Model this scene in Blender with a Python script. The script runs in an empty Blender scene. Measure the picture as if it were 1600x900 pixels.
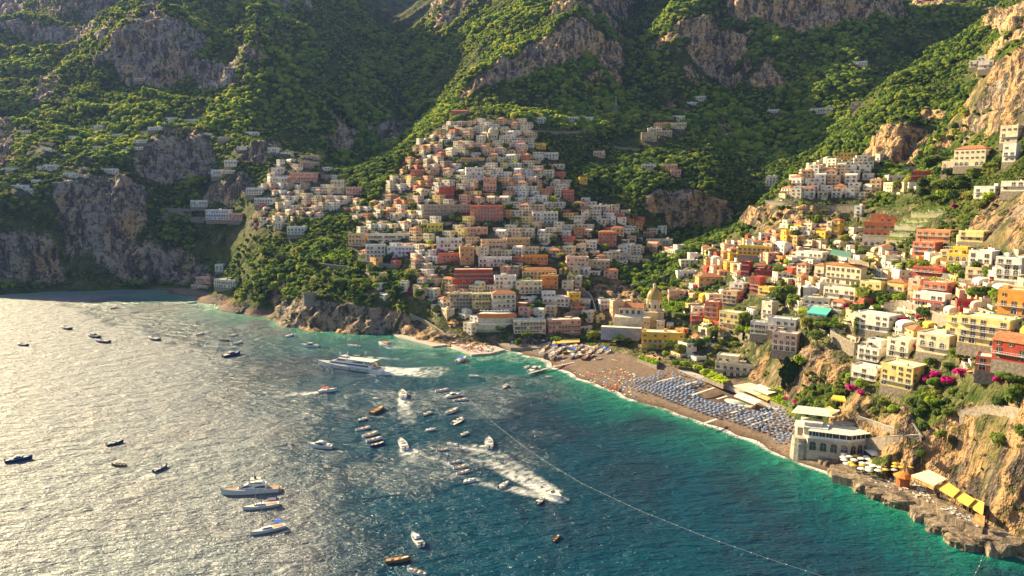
import bpy, bmesh, math, random, re
import numpy as np
from math import radians, sin, cos, pi, atan2, hypot, sqrt
from mathutils import Vector, Matrix

R = random.Random(7)
scn = bpy.context.scene
COL = bpy.context.collection

# ------------------------------------------------------------------ camera
CAM_H = 130.0
FPX = 1142.0                        # focal length in pixels of the 1600 px wide photograph
PITCH = radians(7.5)
cam_d = bpy.data.cameras.new('camera')
cam = bpy.data.objects.new('camera', cam_d)
COL.objects.link(cam)
cam.location = (0, 0, CAM_H)
cam.rotation_euler = (radians(90) - PITCH, 0, 0)
cam_d.sensor_width = 36.0
cam_d.lens = 36.0 * FPX / 1600.0
cam_d.clip_start = 1.0
cam_d.clip_end = 12000.0
scn.camera = cam

# ------------------------------------------------------------------ light
SUN_AZ = radians(-53)               # from the view direction (+Y), to the left
SUN_EL = radians(27)
world = bpy.data.worlds.new('World'); scn.world = world
world.use_nodes = True
wn = world.node_tree; wn.nodes.clear()
sky = wn.nodes.new('ShaderNodeTexSky'); sky.sky_type = 'NISHITA'; sky.sun_disc = False
sky.sun_elevation = SUN_EL; sky.sun_rotation = SUN_AZ
sky.air_density = 1.0; sky.dust_density = 1.5; sky.ozone_density = 1.0
bg = wn.nodes.new('ShaderNodeBackground'); bg.inputs['Strength'].default_value = 0.06
wo = wn.nodes.new('ShaderNodeOutputWorld')
wn.links.new(sky.outputs[0], bg.inputs[0]); wn.links.new(bg.outputs[0], wo.inputs[0])
sun_d = bpy.data.lights.new('sun', 'SUN'); sun_d.energy = 5.0; sun_d.angle = radians(0.5)
sun_d.color = (1.0, 0.78, 0.44)
sun = bpy.data.objects.new('sun', sun_d); COL.objects.link(sun)
sd = Vector((sin(SUN_AZ) * cos(SUN_EL), cos(SUN_AZ) * cos(SUN_EL), sin(SUN_EL)))
sun.rotation_euler = (-sd).to_track_quat('-Z', 'Y').to_euler()
scn.view_settings.view_transform = 'Standard'
scn.view_settings.look = 'None'
scn.view_settings.exposure = 1.55
scn.view_settings.gamma = 1.0
scn.cycles.max_bounces = 4
scn.cycles.diffuse_bounces = 2
scn.cycles.glossy_bounces = 2
scn.cycles.transmission_bounces = 2
scn.cycles.volume_bounces = 0
scn.cycles.transparent_max_bounces = 8
scn.cycles.caustics_reflective = False
scn.cycles.caustics_refractive = False

# ------------------------------------------------------------------ survey: photo directions to places
CP, SP = cos(PITCH), sin(PITCH)
def ray(px, py):
    a, b = px - 800.0, 450.0 - py
    return np.array([a, FPX * CP + b * SP, -FPX * SP + b * CP])
def P(px, py, Y):                    # the place at distance Y seen in that direction
    d = ray(px, py); return np.array([d[0], d[1], d[2]]) * (Y / d[1]) + np.array([0, 0, CAM_H])
def W(px, py, z=0.0):                # the place at height z seen in that direction
    d = ray(px, py); t = (z - CAM_H) / d[2]
    return np.array([d[0] * t, d[1] * t, z])
def to_px(X, Y, Z):
    Zr = Z - CAM_H
    zc = Y * CP - Zr * SP
    uc = Y * SP + Zr * CP
    zc = np.maximum(zc, 1e-3)
    return 800 + FPX * X / zc, 450 - FPX * uc / zc

# ------------------------------------------------------------------ terrain survey points
COAST = [(-300,470),(-150,466),(0,461),(100,455),(180,453),(250,459),(300,471),(340,481),(375,489),(384,492),(427,492),
 (432,503),(470,512),(520,517),(600,521),(618,523),(650,535),(690,541),(735,552),(768,552),(790,546),(820,556),(860,574),
 (900,591),(940,605),(975,621),(1010,632),(1060,648),(1100,662),(1150,681),(1200,703),(1250,723),(1292,738),
 (1340,764),(1380,783),(1420,797),(1450,815),(1485,838),(1500,853),(1545,859),(1600,870),(1700,905),(1850,960)]
PTS = []
def V(px, *rows):
    for py, Y in rows: PTS.append(P(px, py, Y))
def ZP(px, py, z): PTS.append(W(px, py, z))
def HID(px, Y, z):
    x = (px - 800) * Y / (FPX * 0.995); PTS.append(np.array([x, Y, z]))
for cx, cy in COAST:
    c = W(cx, cy, 0.0); PTS.append(c)
    PTS.append(np.array([c[0] * .965 , c[1] * .955, -5.0]))
    PTS.append(np.array([c[0] * .88 , c[1] * .86, -12.0]))
for x, y in [(-600,700),(-500,500),(-300,500),(-300,300),(-100,400),(0,300),(100,250),(-150,150),(100,150),(-700,500),(200,150),(-50,480)]:
    PTS.append(np.array([x, y, -15.0]))
# far left promontory
V(-150,(430,985),(370,1010),(320,1040),(280,1110),(200,1300),(100,1650),(0,2150),(-80,2600))
V(0,(432,955),(385,968),(335,985),(312,1000),(280,1080),(235,1190),(190,1300),(150,1430),(100,1650),(50,1900),(0,2200),(-60,2500))
V(100,(425,990),(372,1000),(330,1012),(300,1030),(270,1100),(232,1180),(190,1260),(150,1400),(105,1580),(60,1850),(0,2100))
V(190,(425,995),(372,1008),(325,1020),(290,1040),(268,1090),(222,1180),(188,1240),(150,1350))
V(205,(120,1420),(75,1445),(35,1480)); HID(205,1600,470); V(190,(10,1950),(-40,2200))
V(255,(430,1000),(385,1015),(345,1045),(300,1090),(265,1110),(215,1135),(195,1160),(180,1220),(150,1320),(115,1400),(70,1440),(28,1490))
V(310,(432,985),(395,1010),(350,1050),(310,1080),(262,1120),(205,1160),(185,1220),(145,1330),(110,1400),(80,1440),(40,1530),(10,1620))
V(350,(410,960),(375,985),(345,1010),(312,1035),(278,1050),(262,1080),(235,1120),(200,1170),(160,1280),(120,1380),(75,1490),(35,1600),(0,1720))
# first ridge running down to the right, its near face steep
V(400,(475,770),(440,800),(400,850),(365,900),(335,940),(305,985),(275,1040),(250,1080),(222,1110),(200,1170),(160,1240),(115,1300),(68,1345)); HID(405,1450,385)
V(400,(45,1560),(10,1620))
V(440,(190,1220),(150,1265),(95,1325)); HID(445,1430,350); V(440,(85,1530),(38,1590)); HID(440,1700,500)
V(480,(190,1235),(160,1268),(128,1305)); HID(485,1400,310); V(480,(115,1500),(75,1550),(60,1570)); HID(485,1680,450); V(480,(40,1760),(-5,1820))
V(520,(215,1240),(190,1275)); HID(525,1360,240); V(520,(170,1440),(135,1485),(95,1530)); HID(522,1640,390); V(520,(80,1740),(40,1790)); HID(525,1900,520)
V(560,(220,1310),(190,1390),(160,1450),(125,1500)); HID(562,1600,350); V(560,(110,1700),(80,1760)); HID(562,1880,440); V(560,(60,1960),(30,2060),(-10,2200))
V(600,(225,1350),(200,1370),(175,1410),(160,1460)); V(600,(130,1650),(112,1750),(80,2150),(40,2400),(0,2650))
V(632,(215,1400),(192,1450),(170,1560),(130,1750),(100,1950),(60,2300),(20,2600),(-20,2900))
# low wooded headland and the second village
V(375,(480,770),(455,850),(425,880)); ZP(340,455,4); ZP(300,455,4); ZP(360,472,4); ZP(390,484,5)
V(335,(430,935)); V(440,(470,745),(430,790),(390,850),(350,900),(320,950),(290,1000),(262,1040),(238,1090)); HID(445,1150,190)
V(430,(478,735)); V(470,(478,705),(462,712)); V(500,(482,692),(462,704),(440,730),(410,770),(378,820),(350,870),(322,930),(292,985),(262,1030),(245,1070)); HID(505,1140,165)
V(550,(490,680),(470,690),(440,725),(412,765),(385,800),(360,850),(335,895),(312,940),(290,985)); HID(550,1060,140); HID(560,1180,150); V(560,(262,1180),(240,1240))
V(590,(500,672),(478,682),(450,705),(420,745),(390,785),(350,850),(318,905),(285,960),(262,1000),(245,1040)); HID(595,1130,150)
V(625,(500,662),(480,668),(455,695),(420,740),(395,775),(350,845),(310,910),(270,985),(235,1060)); HID(620,1150,165)
# central town hill
V(660,(518,650),(485,665),(450,690),(400,750),(350,825),(300,900),(260,975),(228,1045),(208,1090),(195,1180),(180,1350),(140,1560),(100,1800),(50,2100),(0,2500))
V(700,(515,635),(490,645),(450,690),(400,750),(350,820),(300,890),(250,975),(215,1050),(190,1110),(175,1180),(162,1260),(150,1290),(120,1450),(80,1650),(40,1850),(0,2100))
V(750,(530,618),(500,632),(450,685),(400,745),(350,815),(300,885),(250,970),(210,1050),(185,1105),(172,1150),(158,1190),(140,1225),(108,1240),(70,1400),(30,1700),(0,1850))
V(800,(530,612),(500,630),(450,685),(400,745),(350,815),(300,885),(250,970),(210,1050),(185,1105),(165,1180),(145,1215),(122,1248),(82,1262),(55,1370),(20,1600),(-10,1750))
V(850,(520,625),(490,645),(450,690),(400,750),(350,820),(300,890),(250,975),(215,1045),(195,1100),(165,1195),(130,1255),(106,1282),(62,1296),(35,1390),(5,1560),(-20,1650))
V(900,(500,650),(480,665),(440,705),(400,755),(350,830),(310,890),(270,960),(235,1030),(200,1120),(160,1220),(125,1280),(92,1322),(50,1342),(20,1420),(0,1480))
V(935,(470,690),(440,720),(412,745),(380,790),(350,835),(310,905),(270,980),(230,1060),(195,1160),(150,1270),(110,1340),(70,1410),(35,1500),(0,1650))
V(975,(480,650),(455,690),(430,740),(405,780),(375,810),(345,850),(305,920),(265,1000),(225,1080),(190,1200),(150,1380),(110,1550),(60,1800),(15,1870))
# flat behind the long beach
for px, py, z in [(800,541,2.5),(850,541,3),(890,545,3),(930,556,3),(1000,572,3),(1060,584,3),(1120,596,3),(1180,612,3.5),(1235,634,4),(1150,640,2.5),(1240,680,2.5),(1060,615,2.2),(980,590,2.2),(900,565,2),(1100,640,1.8),(1200,670,2.4)]: ZP(px, py, z)
# church terrace and the gorge
V(930,(520,640),(500,650)); V(960,(532,605),(505,625)); V(1000,(535,580),(512,592),(490,625),(462,680),(440,720),(415,765),(395,800),(378,850))
V(1050,(545,550),(512,580),(485,620),(458,660),(430,710),(405,760),(388,800),(378,850),(365,895),(350,905),(300,915),(285,935),(262,985),(240,1050),(215,1110),(195,1150),(175,1190)); HID(1050,1270,215)
V(1010,(345,880),(330,890),(300,900),(280,940),(262,985),(225,1080),(205,1130))
V(1100,(585,500),(550,530),(515,560),(480,600),(450,640),(420,690),(398,740),(385,800),(375,850),(355,905),(305,920),(285,945),(260,1000),(235,1080),(205,1160),(180,1240))
V(1130,(365,840),(350,905),(308,925),(280,970),(240,1080))
V(1022,(158,1330),(120,1370),(80,1430),(60,1470)); HID(1000,1600,330)
V(1050,(150,1320),(115,1360),(70,1390),(45,1430),(20,1500),(0,1560))
V(1095,(150,1350),(112,1400),(75,1410),(30,1440),(0,1540)); V(1140,(160,1400),(115,1430),(60,1445),(40,1500))
V(1160,(585,490),(555,510),(530,530),(500,545),(465,580),(430,620),(400,660),(380,700),(350,760)); HID(1165,830,88); V(1165,(325,950),(290,1010),(250,1110),(205,1230),(150,1320),(100,1400),(45,1480),(-5,1500))
V(1190,(590,478),(555,488),(525,500),(500,515),(470,545),(440,575),(410,610),(385,645),(365,680),(340,705),(318,725)); HID(1195,810,98); V(1200,(290,1000),(250,1110),(200,1230),(150,1310),(100,1390),(52,1470),(0,1495))
V(1230,(600,440),(560,455),(530,470),(500,490),(465,530),(430,570),(400,605),(375,630),(355,660),(320,690),(300,715),(275,745)); HID(1230,830,108); V(1230,(250,1080),(200,1200),(150,1290),(100,1385),(58,1460),(0,1485))
V(1255,(620,405),(590,410),(560,420),(535,430),(505,460))
V(1290,(690,345),(650,365),(620,385),(590,400),(560,412),(535,430),(500,460),(460,500),(430,540),(400,575),(375,610),(350,640),(320,680),(290,715),(262,745)); HID(1290,810,128); V(1290,(230,1080),(190,1180),(150,1260),(100,1370),(50,1460),(0,1480))
V(1340,(730,335),(690,335),(655,345),(620,360),(590,375),(550,405),(510,430),(480,450),(450,480),(420,530),(395,560),(370,590),(345,630),(318,670),(290,705),(262,735),(243,760)); HID(1340,860,165); V(1340,(190,1000),(165,1060),(140,1250),(100,1370),(45,1480),(0,1500))
V(1400,(760,305),(720,312),(690,318),(650,330),(620,345),(590,358),(550,380),(510,400),(475,430),(440,465),(410,500),(385,525),(350,560),(320,600),(290,680),(262,770),(225,785),(195,800),(178,840),(150,930),(120,1010)); HID(1400,1130,250); V(1400,(100,1380),(70,1450),(38,1510),(0,1530))
V(1450,(790,290),(750,300),(715,306),(680,312),(640,322),(600,335),(560,352),(520,375),(480,405),(445,435),(410,470),(380,495),(350,520),(315,560),(285,600),(262,720),(235,800),(205,820),(175,870),(140,950),(100,1050),(80,1090)); HID(1450,1200,270); V(1450,(50,1650),(10,1750))
V(1500,(820,278),(780,286),(755,290),(735,292),(690,298),(650,304),(600,318),(560,335),(520,355),(480,382),(440,415),(405,440),(375,465),(340,500),(300,545),(262,585),(235,680),(200,800),(160,880),(120,980),(75,1100),(55,1150)); HID(1500,1280,300); V(1500,(30,1600),(-10,1750))
V(1545,(840,262),(800,268),(760,276),(700,284),(650,290),(600,300),(560,315),(520,335),(480,358),(440,390),(400,415),(370,435),(340,455),(300,500),(262,545),(232,600),(212,640),(170,660),(130,690),(95,720),(50,1000),(30,1080))
V(1600,(845,252),(780,256),(700,262),(650,268),(600,280),(560,292),(520,308),(480,330),(450,352),(420,375),(385,392),(350,400),(320,420),(285,460),(250,500),(220,530),(170,550),(120,575),(80,600),(40,700),(0,850),(-30,1000))
V(1720,(900,235),(800,238),(700,242),(600,255),(500,290),(430,330),(350,370),(280,420),(200,480),(100,530),(0,650),(-60,800))
V(2150,(1000,205),(800,212),(600,235),(400,300),(200,400),(50,480))
V(1850,(900,225),(700,232),(500,270),(350,340),(200,440),(50,520),(-60,700))
# high ground behind everything
for px in range(-300, 1950, 120):
    HID(px, 3000, 980); HID(px, 3500, 1100)
for px in range(700, 1000, 60): HID(px, 2500, 740)
for px in range(1000, 1950, 80): HID(px, 1850, 600); HID(px, 2300, 800)
for px in range(-300, 500, 80): HID(px, 2600, 800)
# summits above the picture, whose shadows fall across the slopes in view
for q in [(300,2050,920),(220,2150,980),(380,2150,900),(760,1960,900),(850,1900,1040),(930,1900,1080),(1010,1850,1060),(1110,1800,960)]: HID(*q)

PTS = np.array(PTS)
# drop near-duplicates
keep = []
for i, p in enumerate(PTS):
    if all((p[0]-PTS[j][0])**2 + (p[1]-PTS[j][1])**2 > (0.012*p[1])**2 for j in keep): keep.append(i)
PTS = PTS[keep]

def tps_fit(pts):
    S = 1000.0
    x = pts[:, :2] / S; n = len(x)
    d = np.sqrt(((x[:, None] - x[None]) ** 2).sum(-1) + 1e-5)
    A = np.zeros((n + 3, n + 3)); A[:n, :n] = d + np.eye(n) * -2e-3
    A[:n, n] = 1; A[:n, n+1:] = x; A[n, :n] = 1; A[n+1:, :n] = x.T
    b = np.zeros(n + 3); b[:n] = pts[:, 2]
    return np.linalg.solve(A, b), x
TW, TX = tps_fit(PTS)
def tps(X, Y):
    X = np.asarray(X, float); Y = np.asarray(Y, float); sh = X.shape
    q = np.stack([X.ravel(), Y.ravel()], 1) / 1000.0
    out = np.empty(len(q))
    for i in range(0, len(q), 20000):
        s = q[i:i+20000]
        d2 = (s**2).sum(1)[:, None] + (TX**2).sum(1)[None] - 2 * s @ TX.T
        d = np.sqrt(np.maximum(d2, 0) + 1e-5)
        out[i:i+20000] = d @ TW[:-3] + TW[-3] + s @ TW[-2:]
    return out.reshape(sh)

# ------------------------------------------------------------------ numpy noise
_rng = np.random.RandomState(11)
_perm = _rng.permutation(4096)
_val = _rng.rand(4096)
def _h(ix, iy, iz=0): return _val[_perm[(_perm[(_perm[ix & 4095] + iy) & 4095] + iz) & 4095]]
def vnoise(x, y, z=None):            # value noise 0..1
    ix = np.floor(x).astype(np.int64); iy = np.floor(y).astype(np.int64)
    fx = x - ix; fy = y - iy; fx = fx*fx*(3-2*fx); fy = fy*fy*(3-2*fy)
    def layer(k):
        a = _h(ix, iy, k); b = _h(ix+1, iy, k); c = _h(ix, iy+1, k); d = _h(ix+1, iy+1, k)
        return (a*(1-fx)+b*fx)*(1-fy) + (c*(1-fx)+d*fx)*fy
    if z is None: return layer(0)
    iz = np.floor(z).astype(np.int64); fz = z - iz; fz = fz*fz*(3-2*fz)
    return layer(iz)*(1-fz) + layer(iz+1)*fz
def fbm(x, y, z=None, o=4, ridge=False):
    s = 0; a = 0.5; t = 0
    for i in range(o):
        n = vnoise(x*2**i+i*17.3, y*2**i-i*9.1, None if z is None else z*2**i+i*5.7)
        if ridge: n = 1 - abs(2*n-1)
        s = s + a*n; t += a; a *= 0.5
    return s / t
def worley(x, y):                    # distance to the nearest cell point, 0..~1
    ix = np.floor(x).astype(np.int64); iy = np.floor(y).astype(np.int64)
    best = np.full(x.shape, 9.0)
    for dx in (-1, 0, 1):
        for dy in (-1, 0, 1):
            cx = ix+dx; cy = iy+dy
            px = cx + _h(cx, cy, 1); py = cy + _h(cx, cy, 2)
            best = np.minimum(best, (x-px)**2 + (y-py)**2)
    return np.sqrt(best)
def sstep(a, b, x):
    t = np.clip((x - a) / (b - a), 0, 1); return t*t*(3-2*t)
# ------------------------------------------------------------------ material helpers
def lin(c):
    return tuple((v/12.92 if v <= 0.04045 else ((v+0.055)/1.055)**2.4) for v in c)
def new_mat(name):
    m = bpy.data.materials.new(name); m.use_nodes = True
    nt = m.node_tree; b = nt.nodes['Principled BSDF']
    return m, nt, b
def nd(nt, t, **kw):
    n = nt.nodes.new(t)
    for k, v in kw.items():
        if k in n.inputs: n.inputs[k].default_value = v
        else: setattr(n, k, v)
    return n
def mixc(nt, f, a, b, mode='MIX'):
    n = nt.nodes.new('ShaderNodeMix'); n.data_type = 'RGBA'; n.blend_type = mode
    for s, v in ((n.inputs[0], f), (n.inputs[6], a), (n.inputs[7], b)):
        if isinstance(v, (float, int)): s.default_value = v
        elif isinstance(v, tuple): s.default_value = (*v[:3], 1)
        else: nt.links.new(v, s)
    return n.outputs[2]
def mth(nt, op, a, b=None, clamp=False):
    n = nt.nodes.new('ShaderNodeMath'); n.operation = op; n.use_clamp = clamp
    for s, v in ((n.inputs[0], a), (n.inputs[1], b)):
        if v is None: continue
        if isinstance(v, (float, int)): s.default_value = v
        else: nt.links.new(v, s)
    return n.outputs[0]
def ramp(nt, f, *stops):
    n = nt.nodes.new('ShaderNodeValToRGB'); e = n.color_ramp.elements
    for i, (p, c) in enumerate(stops):
        if i < 2: el = e[i]; el.position = p
        else: el = e.new(p)
        el.color = (*c, 1) if isinstance(c, tuple) else (c, c, c, 1)
    nt.links.new(f, n.inputs[0]); return n.outputs[0]
def noise(nt, scale, detail=3.0, rough=0.55, vec=None, dist=0.0, dim='3D'):
    n = nt.nodes.new('ShaderNodeTexNoise'); n.noise_dimensions = dim
    n.inputs['Scale'].default_value = scale; n.inputs['Detail'].default_value = detail
    n.inputs['Roughness'].default_value = rough; n.inputs['Distortion'].default_value = dist
    if vec is not None: nt.links.new(vec, n.inputs['Vector'])
    return n.outputs[0]
def objpos(nt, scale=(1, 1, 1), rot=(0, 0, 0), world=True):
    if world: src = nt.nodes.new('ShaderNodeNewGeometry').outputs['Position']
    else: src = nt.nodes.new('ShaderNodeTexCoord').outputs['Object']
    mp = nt.nodes.new('ShaderNodeMapping'); mp.inputs['Scale'].default_value = scale; mp.inputs['Rotation'].default_value = rot
    nt.links.new(src, mp.inputs[0]); return mp.outputs[0]
def attr(nt, name):
    n = nt.nodes.new('ShaderNodeAttribute'); n.attribute_name = name; return n.outputs['Fac']
def bump(nt, b, h, strength, dist):
    n = nt.nodes.new('ShaderNodeBump'); n.inputs['Strength'].default_value = strength; n.inputs['Distance'].default_value = dist
    nt.links.new(h, n.inputs['Height']); nt.links.new(n.outputs[0], b.inputs['Normal']); return n

# ------------------------------------------------------------------ terrain tables
NUT, NVT = 500, 620
U0, U1 = -1.15, 1.15
LV0, LV1 = math.log(200.0), math.log(3600.0)
ut = np.linspace(U0, U1, NUT); vt = np.linspace(LV0, LV1, NVT)
UU, VV = np.meshgrid(ut, vt, indexing='ij')
TY = np.exp(VV); TXX = UU * TY
TZ = tps(TXX, TY)
PXT, PYT = to_px(TXX, TY, TZ)

def in_poly(px, py, poly):
    ins = np.zeros(px.shape, bool); n = len(poly); j = n - 1
    for i in range(n):
        xi, yi = poly[i]; xj, yj = poly[j]
        if yi != yj:
            c = ((yi > py) != (yj > py)) & (px < (xj - xi) * (py - yi) / (yj - yi) + xi)
            ins ^= c
        j = i
    return ins
def bil(tab, X, Y):
    X = np.asarray(X, float); Y = np.asarray(Y, float)
    a = np.clip((X / Y - U0) / (U1 - U0) * (NUT - 1), 0, NUT - 1.001)
    b = np.clip((np.log(Y) - LV0) / (LV1 - LV0) * (NVT - 1), 0, NVT - 1.001)
    i = a.astype(int); j = b.astype(int); fa = a - i; fb = b - j
    return (tab[i, j]*(1-fa)+tab[i+1, j]*fa)*(1-fb) + (tab[i, j+1]*(1-fa)+tab[i+1, j+1]*fa)*fb

# rock faces: (outline in photo directions, nearest Y, farthest Y, strength)
ROCKS = [
 ([(-200,330),(60,345),(230,335),(340,400),(330,448),(-200,452)],880,1100,.33),
 ([(698,160),(720,138),(780,100),(830,68),(870,58),(900,42),(955,42),(940,62),(900,97),(880,110),(850,110),(800,126),(760,132)],1190,1420,1),
 ([(845,18),(890,0),(938,22),(932,38),(905,24),(870,30)],1400,1650,.9),
 ([(905,85),(925,72),(935,80),(915,98)],1250,1600,.7),([(948,72),(975,70),(975,88),(950,86)],1350,1700,.7),
 ([(1015,72),(1050,38),(1110,22),(1118,40),(1070,60),(1040,74)],1350,1600,1),
 ([(1070,82),(1140,48),(1168,76),(1168,97),(1140,112),(1105,120),(1088,97)],1380,1560,1),
 ([(1165,125),(1200,112),(1225,130),(1225,155),(1205,140),(1170,135)],1300,1700,.8),
 ([(1125,-30),(1300,-30),(1408,-20),(1414,38),(1350,44),(1300,50),(1255,62),(1200,52),(1150,32)],1350,1900,1),
 ([(1405,-25),(1505,-25),(1502,20),(1470,20),(1430,8)],1350,1900,.9),
 ([(1530,45),(1555,18),(1600,0),(1700,-20),(1700,70),(1580,58),(1550,40)],650,1900,1),
 ([(1322,245),(1335,203),(1360,193),(1410,196),(1460,205),(1480,232),(1474,262),(1400,266),(1340,252)],740,860,1),
 ([(1420,160),(1480,170),(1475,190),(1430,185)],740,950,.6),
 ([(1530,218),(1552,150),(1558,108),(1600,76),(1800,40),(1800,240),(1600,215),(1570,200)],480,760,1),
 ([(998,320),(1025,298),(1080,292),(1142,316),(1140,345),(1100,362),(1070,356),(1020,334)],850,960,1),
 ([(1150,335),(1205,318),(1330,322),(1338,348),(1290,364),(1240,378),(1190,368)],620,760,.85),
 ([(1498,378),(1530,335),(1560,305),(1610,296),(1800,280),(1800,410),(1600,398),(1560,388)],380,500,.9),
 ([(424,522),(428,474),(470,465),(540,476),(600,484),(640,498),(700,522),(720,550),(600,532),(520,522)],600,780,1),
 ([(700,520),(760,525),(790,545),(740,545),(700,540)],590,650,.9),
 ([(895,475),(940,425),(990,440),(1015,480),(960,505)],620,760,.55),
 ([(1172,605),(1168,548),(1200,515),(1300,520),(1350,560),(1330,610),(1250,612)],380,500,.95),
 ([(1285,700),(1300,640),(1340,615),(1420,640),(1445,705),(1360,712),(1320,705)],300,400,.8),
 ([(1385,745),(1400,700),(1430,685),(1500,640),(1600,630),(1900,560),(1900,990),(1545,875),(1480,845),(1420,802),(1340,768),(1290,745),(1340,740)],180,330,1),
 ([(200,256),(235,215),(262,190),(295,185),(335,235),(330,272),(262,288),(215,278)],1050,1220,1),
 ([(78,295),(120,278),(180,276),(235,300),(228,332),(160,352),(100,348)],960,1100,1),
 ([(95,375),(150,342),(235,318),(212,355),(130,390)],960,1100,1),
 ([(-200,365),(80,375),(100,432),(-200,445)],900,1050,.8),([(-200,175),(18,192),(26,240),(8,278),(-200,295)],1080,1350,.9),
 ([(312,303),(330,283),(380,268),(395,295),(350,320),(320,318)],980,1080,1),([(375,245),(400,222),(440,218),(445,240),(400,258)],1060,1180,1),
 ([(198,35),(240,18),(285,40),(330,75),(290,112),(250,75),(255,118),(212,118)],1380,1560,.8),([(300,112),(372,108),(368,138),(308,138)],1300,1450,.9),
 ([(500,215),(525,192),(560,212),(530,232)],1150,1400,.7),([(560,215),(600,190),(640,180),(632,215),(590,225)],1300,1550,.6),
 ([(140,402),(230,388),(300,390),(300,430),(200,435)],930,1050,.7),([(265,438),(300,415),(330,420),(330,445)],900,1020,.6),
 ([(60,60),(110,35),(180,58),(120,82)],1500,2000,.6),([(85,55),(120,50),(118,78),(88,74)],1400,2000,.8),([(40,165),(60,120),(95,105),(80,160)],1300,1600,.7),
 ([(400,-10),(460,-10),(455,25),(435,10)],1600,2100,.8),([(472,-5),(488,-5),(484,25),(476,22)],1700,2200,.8),([(-100,-20),(60,-30),(20,35),(-100,60)],1800,2600,.8),
 ([(1310,180),(1330,170),(1320,200)],700,1000,.3),([(1110,200),(1140,180),(1150,215),(1120,230)],1050,1300,.6),
]
jx = (fbm(TXX/38, TY/38, TZ/30, 4) - .5) * 26
jy = (fbm(TXX/38+50, TY/38, TZ/30, 4) - .5) * 22
rock = np.zeros_like(TZ)
for poly, y0, y1, s in ROCKS:
    m = in_poly(PXT + jx, PYT + jy, poly) & (TY > y0) & (TY < y1)
    rock = np.maximum(rock, m * s)
def blur(a, n=1):
    for _ in range(n):
        a = a.copy(); a[1:-1] = (a[:-2] + 2*a[1:-1] + a[2:]) / 4; a[:, 1:-1] = (a[:, :-2] + 2*a[:, 1:-1] + a[:, 2:]) / 4
    return a
rock = blur(rock, 1)
# built-up ground: outlines of the quarters
TOWNS = [
 [(615,520),(560,400),(545,378),(575,340),(590,320),(600,290),(625,262),(645,225),(690,200),(705,175),(790,178),(830,200),(850,235),(880,262),(890,300),(925,320),(960,330),(1000,345),(1050,362),(1065,395),(1030,400),(960,410),(935,430),(900,430),(925,520),(880,545),(790,545),(740,530),(690,500),(650,470),(640,430),(590,405)],
 [(365,360),(400,330),(400,300),(425,260),(470,235),(510,255),(525,285),(560,290),(570,320),(545,335),(500,330),(440,350)],
 [(925,545),(935,505),(1000,470),(1060,440),(1060,410),(1120,380),(1200,360),(1330,330),(1420,320),(1500,340),(1500,380),(1600,385),(1700,400),(1700,500),(1600,600),(1480,600),(1360,640),(1330,540),(1240,540),(1130,590),(1060,580)],
 [(1210,310),(1240,270),(1310,235),(1370,250),(1380,290),(1440,285),(1440,300),(1300,315)],
 [(998,222),(1030,180),(1070,195),(1075,215),(1010,225)],
]
town = np.zeros_like(TZ)
for poly in TOWNS: town = np.maximum(town, in_poly(PXT + jx*.4, PYT + jy*.4, poly) * 1.0)
town *= (TY < 1150); town = blur(town, 3)
beachm = np.zeros_like(TZ)
for poly in ([(770,600),(775,545),(800,538),(900,535),(1000,560),(1120,588),(1190,600),(1260,640),(1290,700),(1330,735),(1400,760),(1400,800),(1290,760),(1100,690),(950,640),(860,600)],
             [(230,470),(230,450),(300,450),(420,478),(440,495),(380,500),(300,478)]):
    beachm = np.maximum(beachm, in_poly(PXT, PYT, poly) * 1.0)
beachm *= (TZ < 7); 
FLAT = blur(beachm, 3)
# relief: gullies on the mountains, broken rock on the cliffs
far = sstep(700, 1500, TY) * (1 - town)
def spurs(ax, ay, bx, by, ws, wl):    # spurs running down the slope: short across, long along
    return fbm((TXX*ax + TY*ay)/ws, (TXX*bx + TY*by)/wl, None, 3, ridge=True) - .58
sL = spurs(.39, .92, .92, -.39, 150, 620); sR = spurs(.66, -.75, .75, .66, 150, 620); sG = fbm(TXX/190, TY/280, None, 4, ridge=True) - .56
kL = 1 - sstep(-330, -180, TXX + (TY-1500)*.14); kG = sstep(150, 420, TXX)
relief = ((sL*kL + sR*(1-kL)) * (1-kG) + sG*kG) * 95 * far * (1 - .75*blur(rock, 6)) * sstep(1080, 1420, TY + 250*(TXX < -500))
relief += (fbm(TXX/45+9, TY/45, None, 3) - .5) * 14 * sstep(600, 1100, TY) * (1-town)
relief += (fbm(TXX/22, TY/22, None, 3) - .5) * 5 * (1 - .8*town) * (1 - FLAT)
land = sstep(2, 16, TZ)
TZ0 = TZ.copy()
TZ = TZ + relief * land
# tidy flats (beach slopes gently to the water)
bz = np.clip(TZ0, -12, 4.0)
TZ = TZ * (1 - FLAT) + bz * FLAT
PXT, PYT = to_px(TXX, TY, TZ)

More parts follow.
